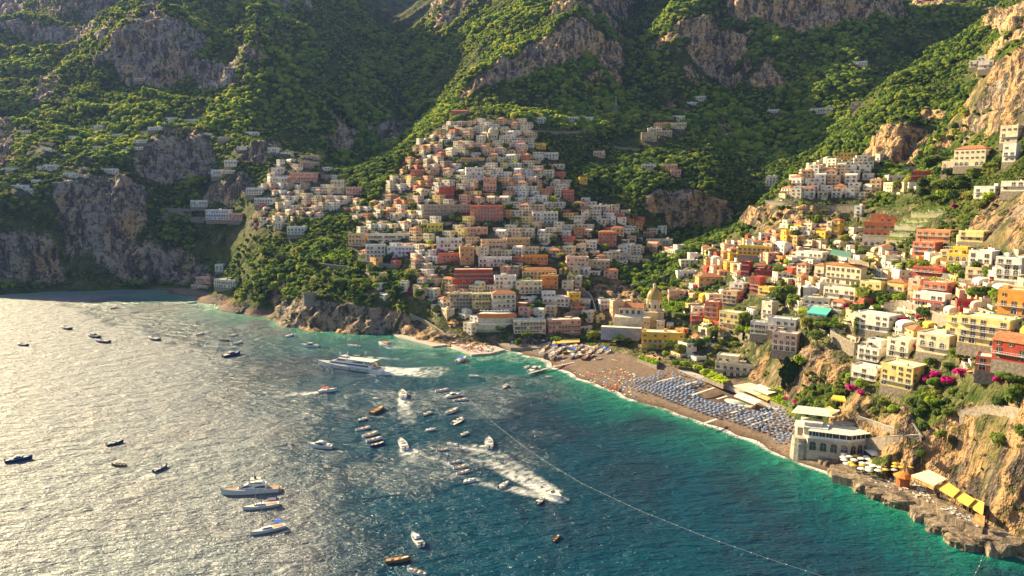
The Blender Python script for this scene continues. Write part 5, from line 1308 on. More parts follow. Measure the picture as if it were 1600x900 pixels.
SB = [(500,699,40,176,'cruiser','white cabin cruiser with shaded side',0,0),(251,734,24,25,'speed','small open boat heading right through the glare',26,1),(180,694,28,12,'speed','dark motorboat in the glare',0,1),(30,720,44,8,'cruiser','dark blue motorboat at the left edge',0,1),
 (185,728,22,178,'wood','low dark boat in the glare',0,1),(362,556,36,12,'cruiser','blue hulled motor cruiser near the dark patch',0,1),(103,514,20,170,'speed','dark boat far out in the glare',0,1),(146,527,28,172,'cruiser','dark cruiser far out',0,1),(160,535,24,175,'speed','dark speedboat beside the far cruiser',0,1),
 (35,540,16,175,'speed','tiny boat at the far left',0,1),(178,482,12,10,'gozzo','tiny boat with orange canopy',0,0),(240,531,18,170,'speed','small boat on the edge of the glare',0,1),(484,542,30,178,'cruiser','white cabin boat off the headland',0,0),(553,542,20,175,'gozzo','small boat with brown cushions',0,0),
 (600,540,24,165,'speed','white boat with orange canopy under way',18,0),(512,612,30,5,'speed','white boat with red canopy heading for the quay',32,0),(558,557,10,176,'speed','small launch drawing a long straight wake',40,0),(629,619,14,100,'speed','speedboat racing away with a broad wake',55,0),(629,697,16,120,'speed','speedboat turning in a curl of foam',20,0),
 (590,643,22,28,'wood','golden wooden boat drifting alone',0,0),(567,657,18,12,'rib','grey inflatable near the wooden boat',0,0),(568,671,24,10,'gozzo','cream boat at the head of the moored row',0,0),(579,680,26,14,'gozzo','boat with red cushions in the moored row',0,0),(585,688,26,12,'gozzo','tan boat in the moored row',0,0),(590,696,26,12,'gozzo','brown decked boat closing the moored row',0,1),
 (668,648,16,18,'rib','grey inflatable behind the wake',0,0),(673,673,18,8,'speed','white open boat south of the wake',0,0),(691,611,22,8,'gozzo','white boat with orange cushions',0,0),(708,620,26,10,'cruiser','broad boat with wooden rail',0,0),(720,626,22,5,'gozzo','slim white boat beside the broad one',0,0),(706,644,22,20,'gozzo','white boat with mast rack',0,0),
 (716,660,20,28,'rib','white inflatable angled to the shore',0,0),(726,680,16,20,'rib','short inflatable boat',0,0),(721,564,18,25,'speed','white boat with blue canopy by the quay',0,0),(740,589,18,178,'speed','white angler boat off the beach',0,0),(789,605,11,30,'rib','tiny dinghy off the jetty',0,0),(764,695,14,95,'speed','boat seen from astern with a side wake',0,0),
 (707,696,18,170,'speed','small white boat leaving a faint wake',30,0),(692,704,20,6,'gozzo','pale boat left of the row',0,0),(711,723,20,8,'gozzo','first pale boat of the near row',0,0),(719,731,22,10,'gozzo','second pale boat of the near row',0,0),(724,739,22,12,'gozzo','third pale boat of the near row',0,0),(734,753,22,12,'speed','white sport boat ending the near row',0,0),
 (787,760,18,30,'speed','small white boat crossing the wakes',0,0),(862,775,34,-28,'speed','large speedboat throwing a long white wake',75,0),(845,784,17,35,'rib','inflatable beside the large speedboat',0,0),(869,843,14,40,'wood','lone rowing boat with red seats',0,0),(651,846,24,130,'cruiser','white cruiser seen end on near the bottom',0,0),
 (623,877,42,6,'wood','long wooden launch near the bottom edge',0,0),(650,896,30,165,'gozzo','boat cut by the bottom edge',0,0),(823,575,10,20,'speed','small boat left of the jetty',0,0),(857,590,12,0,'speed','white dinghy right of the jetty',0,0),(748,551,14,10,'speed','white boat moored at the bathing quay',0,0),(765,549,9,60,'speed','short boat moored at the quay tip',0,0),
 (313,523,12,12,'speed','little white boat off the far beach',0,0),(365,525,14,8,'speed','white boat halfway along the headland',0,0),(452,526,14,15,'speed','white boat under the headland cliff',0,0),(372,537,16,15,'gozzo','low boat beside the glare',0,0),(300,474,16,5,'speed','boat close to the far beach',0,0),(210,489,12,5,'speed','small boat in the left bay',0,0),(352,533,14,0,'wood','dark hulled boat by the dark patch',0,1)]
for b in SB: small_boat(*b[:6], wake=b[6], dark=bool(b[7]), name={'rib':'inflatable_boat','gozzo':'open_boat','wood':'wooden_boat','cruiser':'cabin_cruiser','speed':'motorboat'}[b[4]])
FOAM_LINES.append((W(876,781)[0], W(876,781)[1], W(690,740)[0], W(690,740)[1], 3.2, 4.5, .8))
FOAM_LINES.append((W(868,768)[0], W(868,768)[1], W(760,700)[0], W(760,700)[1], 2.8, 5, .75))
FOAM_LINES.append((W(640,702)[0], W(640,702)[1], W(745,742)[0], W(745,742)[1], 2.0, 1.6, .8))
FOAM_LINES.append((W(764,695)[0], W(764,695)[1], W(731,697)[0], W(731,697)[1], 1.8, 1.8, 1.3))
FOAM_LINES.append((W(592,582)[0], W(592,582)[1], W(680,578)[0], W(680,578)[1], 8, 12, 2.2))
FOAM_LINES.append((W(596,578)[0], W(596,578)[1], W(672,584)[0], W(672,584)[1], 10, 13, 2.4))
FOAM_LINES.append((W(636,640)[0], W(636,640)[1], W(668,646)[0], W(668,646)[1], 1.2, 1.2, .8))

def deckhouse(mb, x0, x1, y0, y1, z0, z1, f=.12, r=.0, m=0, glass=None):
    """raked superstructure: slopes forward (towards +x), with a window band"""
    L = x1-x0; a = [(x0, -y0, z0), (x1, -y1, z0), (x1, y1, z0), (x0, y0, z0)]; b = [(x0+L*r, -y0*.94, z1), (x1-L*f, -y1*.9, z1), (x1-L*f, y1*.9, z1), (x0+L*r, y0*.94, z1)]
    for i in range(4): mb.quad(a[i], a[(i+1) % 4], b[(i+1) % 4], b[i], m)
    mb.poly(b, m)
    if glass:
        g0, g1 = glass
        def lerp(p, q, t): return tuple(p[k]+(q[k]-p[k])*t for k in range(3))
        for i in (0, 1, 2):
            p, q = a[i], a[(i+1) % 4]; P1, Q1 = b[i], b[(i+1) % 4]
            n = Vector(q)-Vector(p); n = Vector((n.y, -n.x, 0)).normalized()*.05
            w = [lerp(lerp(p, P1, g0), lerp(q, Q1, g0), .04), lerp(lerp(p, P1, g0), lerp(q, Q1, g0), .96), lerp(lerp(p, P1, g1), lerp(q, Q1, g1), .96), lerp(lerp(p, P1, g1), lerp(q, Q1, g1), .04)]
            mb.poly([tuple(Vector(v)+n) for v in w], 1)
def ferry():
    root, L = boat_at(546, 576, 100, 173, 'passenger_ferry'); B = L*.2
    mb, dk, rr = hull_mb(L, B, 3.0, bow=1.35, deck=.1, stern=.95, n=20, sharp=2.2); mb.build('hull', [M_HULLW, M_BLUEP, M_HULLW], root, smooth=False); dk.build('deck', M_CONC, root)
    s = MB(); deckhouse(s, -L*.40, L*.30, B*.44, B*.30, 3.0, 5.5, .1, .02, 0, (.35, .8)); s.build('main_cabin', [M_HULLW, M_GLASS], root)
    s = MB(); deckhouse(s, -L*.32, L*.2, B*.42, B*.26, 5.5, 7.9, .16, .06, 0, (.3, .75)); s.build('upper_cabin', [M_HULLW, M_GLASS], root)
    s = MB(); s.sheet([(-L*.42, -B*.44, 8.2), (L*.12, -B*.3, 8.2), (L*.12, B*.3, 8.2), (-L*.42, B*.44, 8.2)], .25); s.build('roof_canopy', M_CUSH, root)
    s = MB(); deckhouse(s, L*.02, L*.12, B*.2, B*.16, 8.2, 9.6, .2, 0, 0, (.3, .8)); s.build('wheelhouse', [M_HULLW, M_GLASS], root)
    s = MB(); s.tube((L*.03, 0, 9.6), (-L*.0, 0, 13), .18, 6); s.tube((L*.02, -1.6, 11.6), (L*.02, 1.6, 11.6), .1, 5); s.build('mast', M_HULLW, root)
    for y in (-1, 1):
        s = MB(); s.lathe(-L*.44, y*B*.25, [(0, 4.6), (.9, 4.7), (1.0, 5.4), (.5, 6.0), (0, 6.1)], 8); s.build('life_raft', M_ORNG, root)
    for i in range(14):
        x = -L*.36 + i*L*.045
        for y in (-1, 1):
            q = MB(); q.box(x, x+.9, *sorted((y*(B*.462), y*(B*.475))), 1.3, 1.8, 0, True)
            if i % 3 == 0: q.build('porthole', M_GLASS, root)
    tag(root, 'large white passenger ferry with two rows of dark windows turning off the headland', 'ferry'); return root
ferry()
def motor_yacht():
    root, L = boat_at(390, 770, 92, 184, 'motor_yacht'); B = L*.22
    mb, dk, rr = hull_mb(L, B, 2.0, bow=1.4, deck=.1, n=18, sharp=2.4); mb.build('hull', [M_HULLW, M_BLUEP, M_HULLW], root); dk.build('deck', M_DECKW, root)
    s = MB(); deckhouse(s, -L*.3, L*.24, B*.4, B*.2, 2.0, 4.0, .35, .02, 0, (.3, .8)); s.build('saloon', [M_HULLW, M_GLASS], root)
    s = MB(); deckhouse(s, -L*.24, L*.06, B*.34, B*.22, 4.0, 4.9, .3, .04, 0, (.5, .9)); s.build('flybridge', [M_HULLW, M_GLASS], root)
    s = MB(); s.sheet([(-L*.2, -B*.3, 6.4), (-L*.02, -B*.26, 6.4), (-L*.02, B*.26, 6.4), (-L*.2, B*.3, 6.4)], .15); s.build('hardtop', M_CUSH, root)
    for x, y in ((-L*.19, -B*.26), (-L*.19, B*.26), (-L*.03, -B*.22), (-L*.03, B*.22)):
        q = MB(); q.tube((x, y, 4.7), (x, y, 6.4), .08, 4); q.build('hardtop_post', M_HULLW, root)
    s = MB(); s.lathe(-L*.1, 0, [(.5, 6.4), (.6, 6.9), (.3, 7.5), (0, 7.6)], 8); s.build('radar_dome', M_BLK, root)
    for i in range(6):
        q = MB(); x = -L*.2+i*L*.09; q.box(x, x+.7, -B*.52, -B*.5, 1.0, 1.35, 0, True); q.build('porthole', M_GLASS, root)
    s = MB(); s.box(-L*.5-1.2, -L*.5, -B*.4, B*.4, .2, .5, 0, True); s.build('swim_platform', M_DECKW, root)
    tag(root, 'white motor yacht with raked dark windows, largest boat in the glare', 'yacht'); return root
motor_yacht()
def sail_yacht(cx, cy, ln, ang, label, mastpx, mx=.05, bimini=None, sail=None):
    root, L = boat_at(cx, cy, ln, ang, 'sailing_yacht'); B = L*.28
    mb, dk, rr = hull_mb(L, B, 1.2, bow=1.25, deck=.05, stern=.8, n=16, sharp=2.0); mb.build('hull', [M_HULLW, M_BLUEP, M_HULLW], root); dk.build('deck', M_CUSH, root)
    s = MB(); deckhouse(s, -L*.12, L*.22, B*.26, B*.14, 1.2, 1.9, .3, .05, 0, (.35, .8)); s.build('coachroof', [M_HULLW, M_GLASS], root)
    H = mastpx
    s = MB(); s.tube((L*mx, 0, 1.2), (L*mx, 0, H), .13, 6, 0, .08); s.build('mast', M_CONC, root)
    s = MB(); s.tube((L*mx, 0, 2.6), (-L*.32, 0, 2.7), .16, 6); s.build('boom', sail or M_CUSH, root)
    s = MB()
    for p in ((L*.49, 0, 1.5), (-L*.48, 0, 1.3), (L*mx, -B*.46, 1.2), (L*mx, B*.46, 1.2)): s.tube(p, (L*mx, 0, H-.3), .025, 3)
    s.build('rigging', M_DARK, root); s = MB(); s.tube((L*mx, -B*.3, H*.55), (L*mx, B*.3, H*.55), .05, 4); s.build('spreader', M_CONC, root)
    s = MB(); z = 3.0; s.sheet([(-L*.42, -B*.34, z), (-L*.2, -B*.34, z+.2), (-L*.2, B*.34, z+.2), (-L*.42, B*.34, z)], .08); s.build('bimini', bimini or M_BCAN, root)
    s = MB(); s.box(-L*.44, -L*.16, -B*.22, B*.22, 1.16, 1.24); s.build('cockpit_floor', M_DECKW, root)
    tag(root, label, 'sailing boat'); return root
sail_yacht(407, 793, 59, 188, 'white sailing yacht with purple sail cover, moored just below the motor yacht', 18.5, .12, simple('purple_canvas', (.14, .10, .22), .8))
sail_yacht(418, 830, 57, 194, 'sailing yacht with bright blue bimini, nearest of the moored yachts', 19.5, .14)
sail_yacht(475, 930, 70, 180, 'sailing yacht mostly below the bottom edge with only its mast showing', 13, .0)

# ------------------------------------------------------------------ buoy line
def buoy_line(pts, label, step=5.5):
    root = empty('buoy_line', W(*pts[0])); P0 = root.location; rp = MB(); w = [W(*p) for p in pts]
    bm_ = MB(); bm_.lathe(0, 0, [(0, -.15), (.2, -.05), (.22, .12), (.12, .24), (0, .27)], 6); bme = bm_.mesh('buoy'); bme.materials.append(M_CUSH); n = 0
    for a, b in zip(w[:-1], w[1:]):
        rp.tube((a[0]-P0.x, a[1]-P0.y, .06), (b[0]-P0.x, b[1]-P0.y, .06), .04, 4); d = hypot(*(b-a)[:2]); k = int(d/step)
        for i in range(k):
            p = a+(b-a)*i/k; o = bpy.data.objects.new('buoy', bme); COL.objects.link(o); o.parent = root; o.location = (p[0]-P0.x, p[1]-P0.y, 0)
    rp.build('rope', M_TUBE, root); tag(root, label, 'buoy line')
buoy_line([(735,625),(752,643),(775,664),(820,699),(860,726),(910,756),(1000,798),(1100,838),(1200,873),(1290,902)], 'long line of white buoys curving from the boats to the bottom edge')
buoy_line([(1536,868),(1530,885),(1520,905)], 'short line of buoys running out from the right hand cliff', 4)
# ------------------------------------------------------------------ landmarks: church
def church():
    p = hit(1000, 512); yaw = radians(-14); g = []
    s_ = px_to_m(p, 1)
    root = empty('church', p, yaw); cy_ = (.70, .56, .30); cw = (.72, .64, .46)
    # nave runs to the right and back; local x along the picture
    m = MB(); m.box(-34*s_, 6*s_, 4, 15, -10, 30*s_); m.build('nave_wall', M_WALL, root, cw)
    m = MB(); m.hip(-34*s_, 4*s_, 4, 15, 30*s_, 3.4, gable=True); m.build('nave_roof', M_TILE, root)
    m = MB(); m.box(-40*s_, 6*s_, -2, 4, -10, 16*s_); m.build('aisle', M_WALL, root, cw)
    m = MB(); m.sheet([(-40*s_, -2.4, 16*s_+.1), (6*s_, -2.4, 16*s_+.1), (6*s_, 4, 16*s_+1.4), (-40*s_, 4, 16*s_+1.4)], .2); m.build('aisle_roof', M_ROOF, root)
    for i in range(4):
        me, mb = win_me('door'); o = bpy.data.objects.new('nave_window', me); COL.objects.link(o); o.parent = root; o.location = (-30*s_+i*9*s_, 3.98, 20*s_); o.scale = (1.1, 1, 1.4)
    # crossing, drum and dome
    cx = 20*s_; cyy = 9
    m = MB(); m.box(cx-15*s_, cx+15*s_, 1, 18, -10, 24*s_); m.box(cx-7*s_, cx+7*s_, -3, 1, -10, 26*s_); m.build('crossing', M_WALL, root, cy_)
    m = MB(); m.box(cx-15.5*s_, cx+15.5*s_, .6, 18.4, 24*s_, 24*s_+.5); m.build('cornice', M_WALL, root, (.72, .66, .55))
    m = MB(); m.lathe(cx, cyy, [(12*s_, 24*s_+.5), (12*s_, 42*s_), (12.8*s_, 42*s_), (12.8*s_, 43.5*s_), (11.8*s_, 43.5*s_)], 16); m.build('drum', M_WALL, root, cw)
    for k in range(8):
        a = k*pi/4 + .2; q = MB(); q.box(-.8, .8, -.12, .1, 0, 3.2); o = q.build('drum_window', M_GLASS, root); o.location = (cx+12*s_*cos(a), cyy+12*s_*sin(a), 30*s_); o.rotation_euler = (0, 0, a+pi/2)
        a += pi/8; q = MB(); q.box(-.35, .35, -.5, .3, 24*s_, 43*s_); o = q.build('pilaster', M_WALL, root, cy_); o.location = (cx+12.0*s_*cos(a), cyy+12.0*s_*sin(a), 0); o.rotation_euler = (0, 0, a+pi/2)
    dm, nt, b = new_mat('glazed_dome_tiles'); pos = objpos(nt, world=False)
    n = noise(nt, .5, 4, .6, pos); bw = nt.nodes.new('ShaderNodeTexBrick'); bw.inputs['Scale'].default_value = 2.0
    c = mixc(nt, ramp(nt, n, (.4, 0.), (.6, 1.)), (.42, .25, .06), (.33, .27, .06)); nt.links.new(c, b.inputs['Base Color']); b.inputs['Roughness'].default_value = .35
    m = MB(); r0 = 11.8*s_; m.lathe(cx, cyy, [(r0*cos(t), 43.5*s_+r0*1.45*sin(t)) for t in [i*pi/2/9 for i in range(9)]] + [(r0*.16, 43.5*s_+r0*1.45)], 24); m.build('dome', dm, root, smooth=True)
    for k in range(8):
        q = MB(); a = k*pi/4; pr = [(r0*1.01*cos(t), 43.5*s_+r0*1.46*sin(t)) for t in [i*pi/2/9 for i in range(10)]]
        for u, v in zip(pr[:-1], pr[1:]): q.tube((cx+u[0]*cos(a), cyy+u[0]*sin(a), u[1]), (cx+v[0]*cos(a), cyy+v[0]*sin(a), v[1]), .16, 4)
        q.build('dome_rib', M_WALL, root, (.55, .42, .2))
    zt = 43.5*s_+r0*1.45
    m = MB(); m.lathe(cx, cyy, [(2.4*s_, zt-.3), (2.4*s_, zt+5*s_), (3*s_, zt+5*s_), (2.2*s_, zt+6.5*s_), (0, zt+8.5*s_)], 10); m.build('lantern', M_WALL, root, cw)
    q = MB(); q.box(cx-.1, cx+.1, cyy-.1, cyy+.1, zt+8*s_, zt+12*s_); q.box(cx-.7, cx+.7, cyy-.1, cyy+.1, zt+10*s_, zt+10.6*s_, 0, True); q.build('cross', M_DARK, root)
    # facade with bell gable
    fx = -38*s_
    m = MB(); m.box(fx-5*s_, fx+12*s_, 5, 14, -10, 38*s_); m.poly([(fx-5*s_, 5, 38*s_), (fx+12*s_, 5, 38*s_), (fx+3.5*s_, 5, 46*s_)]); m.poly([(fx+12*s_, 6.5, 38*s_), (fx-5*s_, 6.5, 38*s_), (fx+3.5*s_, 6.5, 46*s_)])
    m.quad((fx-5*s_, 5, 38*s_), (fx+3.5*s_, 5, 46*s_), (fx+3.5*s_, 6.5, 46*s_), (fx-5*s_, 6.5, 38*s_)); m.quad((fx+3.5*s_, 5, 46*s_), (fx+12*s_, 5, 38*s_), (fx+12*s_, 6.5, 38*s_), (fx+3.5*s_, 6.5, 46*s_)); m.build('facade', M_WALL, root, (.66, .42, .26))
    q = MB(); q.box(fx+3*s_, fx+4*s_, 5.3, 5.6, 46*s_-.3, 53*s_); q.box(fx+1*s_, fx+6*s_, 5.3, 5.6, 49.5*s_, 50.5*s_, 0, True); q.build('cross', M_WHITE, root)
    # side chapels and the blue base wall
    for x, w, h_, c in ((cx-9*s_, 10*s_, 18*s_, cy_), (cx+12*s_, 12*s_, 14*s_, cw), (cx+26*s_, 10*s_, 10*s_, cy_)):
        m = MB(); m.box(x-w/2, x+w/2, -8, 1, -10, h_); m.build('side_chapel', M_WALL, root, c)
        m = MB(); m.box(x-w/2-.2, x+w/2+.2, -8.2, 1, h_, h_+.3); m.build('chapel_roof', M_ROOF, root)
        me, mb = win_me('plain')
        for k in (-1, 1): o = bpy.data.objects.new('window', me); COL.objects.link(o); o.parent = root; o.location = (x+k*w*.25, -8.02, h_*.5)
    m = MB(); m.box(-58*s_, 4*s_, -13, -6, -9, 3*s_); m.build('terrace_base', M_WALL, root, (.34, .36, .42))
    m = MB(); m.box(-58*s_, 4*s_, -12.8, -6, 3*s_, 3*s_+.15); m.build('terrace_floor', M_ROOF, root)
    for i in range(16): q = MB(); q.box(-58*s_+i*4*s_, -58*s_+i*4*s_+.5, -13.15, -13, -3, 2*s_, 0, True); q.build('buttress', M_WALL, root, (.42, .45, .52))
    tag(root, 'cream church with big yellow tiled dome, orange nave roof and bell gable', 'church')
church()
def chapel():
    p = hit(770, 219); s_ = px_to_m(p, 1); root = empty('chapel', p, radians(5)); c = (.70, .56, .34)
    m = MB(); m.box(-8*s_, 8*s_, 0, 14, -6, 11*s_); m.build('wall', M_WALL, root, c)
    m = MB(); m.lathe(0, 7, [(6.5*s_, 11*s_), (6.5*s_, 15*s_), (5.6*s_, 17.5*s_), (3.4*s_, 19.5*s_), (0, 20.5*s_)], 14); m.build('dome', M_WALL, root, (.68, .60, .44), smooth=True)
    m = MB(); m.box(6.5*s_, 9.5*s_, 4, 8, -6, 21*s_); m.build('bell_tower', M_WALL, root, c)
    for x in (-4, 0, 4): me, mb = win_me('arch'); o = bpy.data.objects.new('window', me); COL.objects.link(o); o.parent = root; o.location = (x*s_, -.02, 4*s_)
    tag(root, 'small domed chapel with slim bell tower near the top of the town', 'chapel')
chapel()
def watchtower():
    p = hit(483, 478); s_ = px_to_m(p, 1); root = empty('watchtower', p)
    m = MB(); m.lathe(0, 3, [(11*s_, -4), (10*s_, 14*s_), (10.6*s_, 14*s_), (10.6*s_, 19*s_), (9.8*s_, 19*s_), (9.8*s_, 17*s_), (0, 17*s_)], 14); m.build('wall', M_STONE, root)
    for k in range(10):
        a = k*pi/5; q = MB(); q.box(-.9, .9, -.5, .5, 19*s_, 21*s_); o = q.build('battlement', M_STONE, root); o.location = (10.1*s_*cos(a), 3+10.1*s_*sin(a), 0); o.rotation_euler = (0, 0, a+pi/2)
    tag(root, 'round grey stone watchtower with battlements on the headland cliff', 'tower')
watchtower()
def mast():
    p = hit(962, 184); s_ = px_to_m(p, 1); root = empty('radio_mast', p); H = 33*s_; k = 7
    for i, (x, y) in enumerate(((-1, -1), (1, -1), (1, 1), (-1, 1))):
        q = MB(); q.tube((x*2.4, y*2.4, -3), (x*.4, y*.4, H), .22, 4, 0, .14); q.build('leg', M_TUBE, root)
    q = MB()
    for j in range(k):
        z0, z1 = H*j/k, H*(j+1)/k; a0, a1 = 2.4-2*j/k, 2.4-2*(j+1)/k
        for (u, v) in (((-1, -1), (1, -1)), ((1, -1), (1, 1)), ((1, 1), (-1, 1)), ((-1, 1), (-1, -1))):
            q.tube((u[0]*a0, u[1]*a0, z0), (v[0]*a1, v[1]*a1, z1), .1, 3); q.tube((v[0]*a0, v[1]*a0, z0), (u[0]*a1, u[1]*a1, z1), .1, 3)
    o = q.build('lattice', M_TUBE, root); o['kind'] = 'stuff'
    tag(root, 'tall thin lattice mast standing in front of the shaded slope', 'mast')
mast()
# ------------------------------------------------------------------ orange villa on the road
def orange_villa():
    BOXES.append((1345, 1420, 322, 388)); p = hit(1372, 384); s_ = px_to_m(p, 1); h = House(p, radians(-32), 5, True); w = 46*s_
    h.block(-w/2, w/2, 0, 14, 0, 1, fh=15*s_, roof='flat', arches=(0,), balc=(), gap=4.0); o1 = h.finish(COLS['pale cream'], 'x', 'house')
    h2 = House(Vector((0, 0, 0)), 0, 6, True); h2.block(-w/2+.2, w/2-.2, .3, 14, 15*s_+.1, 2, sink=0, fh=10.5*s_, roof='flat', gap=4.0, balc=(0, 1))
    z = 36*s_+.1; h2.block(-w*.3, w*.2, 5, 14, z, 1, sink=0, fh=11*s_, gap=4); h2.block(w*.1, w*.48, 3, 13, z, 1, sink=0, fh=7*s_, gap=4)
    for k in range(12): e = MB(); e.box(-w*.3+k*w*.5/12, -w*.3+k*w*.5/12+.6, 4.8, 5.2, z+11*s_+.4, z+11*s_+1.3, 0); h2.ext.append(('battlement', e))
    o2 = h2.finish((.68, .24, .10), 'x', 'house'); THINGS.pop(); THINGS.pop()
    for ch in list(o2.children): ch.parent = o1
    bpy.data.objects.remove(o2); o1.name = 'villa'; o1['category'] = 'villa'; o1['label'] = 'orange red villa with white ground floor and battlements above the road'
orange_villa()
# stepped planted terraces beside it
M_LAWN = simple('lawn', (.10, .17, .025), .95, .1, .8, .45, .5)
def planted_terraces():
    cols = (.62, .58, .40)
    for i, (x0, x1, yb, hpx, d) in enumerate([(1384,1414,384,12,9),(1390,1428,373,11,10),(1398,1446,362,12,10),(1412,1458,351,9,10),(1424,1476,343,11,9),(1450,1475,334,8,8)]):
        p = hit((x0+x1)/2, yb); s_ = px_to_m(p, 1); w = (x1-x0)*s_; root = empty('planted_terrace', p, radians(-52))
        m = MB(); m.box(-w/2, w/2, 0, d, -9, hpx*s_); m.build('wall', M_WALL, root, cols)
        m = MB(); m.box(-w/2+.3, w/2-.3, .3, d-.3, hpx*s_, hpx*s_+.25); m.build('lawn', M_LAWN, root)
        m = MB(); r = random.Random(i)
        for k in range(160):
            x = r.uniform(-w/2, w/2); z = hpx*s_+r.uniform(-1.2, .8); y = r.uniform(-.4, 1.0); q = .35; n = r.uniform(0, 6)
            m.quad((x-q, y-.2, z-q), (x+q, y-.2*sin(n), z-q*.6), (x+q*.7, y+.3, z+q), (x-q*.8, y+.2*cos(n), z+q), 0)
        o = m.build('hedge', M_LEAFB, root); o['kind'] = 'stuff'
        named(root, 'stepped concrete terrace with hedge and lawn', 'terrace', 'planted terraces', p)
planted_terraces()

# ------------------------------------------------------------------ seafront restaurant, curved
def seafront_restaurant():
    p = W(776, 527, 3.5); p = Vector(p); s_ = px_to_m(p, 1); root = empty('seafront_restaurant', p, radians(6)); w = 62*s_
    def curved(z0, z1, r, name, mat, col=None, m=0, a=.5):
        q = MB(); q.lathe(0, r*.8, [(r, z0), (r, z1), (r-.5, z1)], 18, 0, -pi/2-a, -pi/2+a); return q.build(name, mat, root, col)
    r = w*1.05; k = .48
    curved(-4, 6*s_, r+2.5, 'base', M_WALL, (.52, .48, .42), a=k); curved(6*s_, 12*s_, r+2.4, 'lower_wall', M_WALL, (.70, .68, .62), a=k)
    q = MB(); q.lathe(0, r*.8, [(r+3.4, 12*s_), (r-3, 16*s_)], 18, 0, -pi/2-k, -pi/2+k); q.build('green_striped_awning', M_CLOTH, root, (.30, .42, .22))
    curved(12*s_, 22*s_, r-.5, 'middle_wall', M_WALL, (.60, .52, .38), a=k); curved(24*s_, 33*s_, r-1.5, 'upper_wall', M_WALL, (.64, .58, .46), a=k)
    q = MB(); q.lathe(0, r*.8, [(r+.6, 33*s_), (r+.8, 34*s_), (r+.2, 39*s_), (r-.8, 39*s_)], 18, 0, -pi/2-k, -pi/2+k); q.build('orange_awning_band', M_CLOTH, root, (.66, .25, .10))
    q = MB(); q.lathe(0, r*.8, [(r-.8, 38.6*s_), (r-13, 38.8*s_)], 18, 0, -pi/2-k, -pi/2+k); q.build('terrace_floor', M_ROOF, root)
    q = MB(); q.lathe(0, r*.8, [(r-.5, 22*s_), (r+.3, 22*s_), (r+.3, 24*s_), (r-1.5, 24*s_)], 18, 0, -pi/2-k, -pi/2+k); q.build('balcony', M_WHITE, root)
    n = 15
    for j in range(n):
        a = -pi/2-k+.03+(2*k-.06)*j/(n-1)
        for z0, z1, rr in ((7*s_, 11*s_, r+2.45), (14*s_, 20*s_, r-.45), (26*s_, 31*s_, r-1.45)):
            q = MB(); q.box(-.9, .9, -.1, .0, z0, z1); o = q.build('window', M_GLASS, root); o.location = (rr*cos(a), r*.8+rr*sin(a), 0); o.rotation_euler = (0, 0, a+pi/2)
    for j in range(10):
        a = -pi/2-k+.05+(2*k-.1)*j/9; q = MB(); q.lathe(0, 0, [(1.6, 2.2), (0, 2.9)], 8, 1); q.tube((0, 0, 0), (0, 0, 2.4), .06, 4); o = q.build('parasol', [M_WHITE, M_CLOTH], root, (.45, .5, .66)); o.location = ((r-5)*cos(a), r*.8+(r-5)*sin(a), 38.8*s_)
    tag(root, 'curved seafront restaurant with green striped awning below and orange band on top', 'restaurant')
seafront_restaurant()
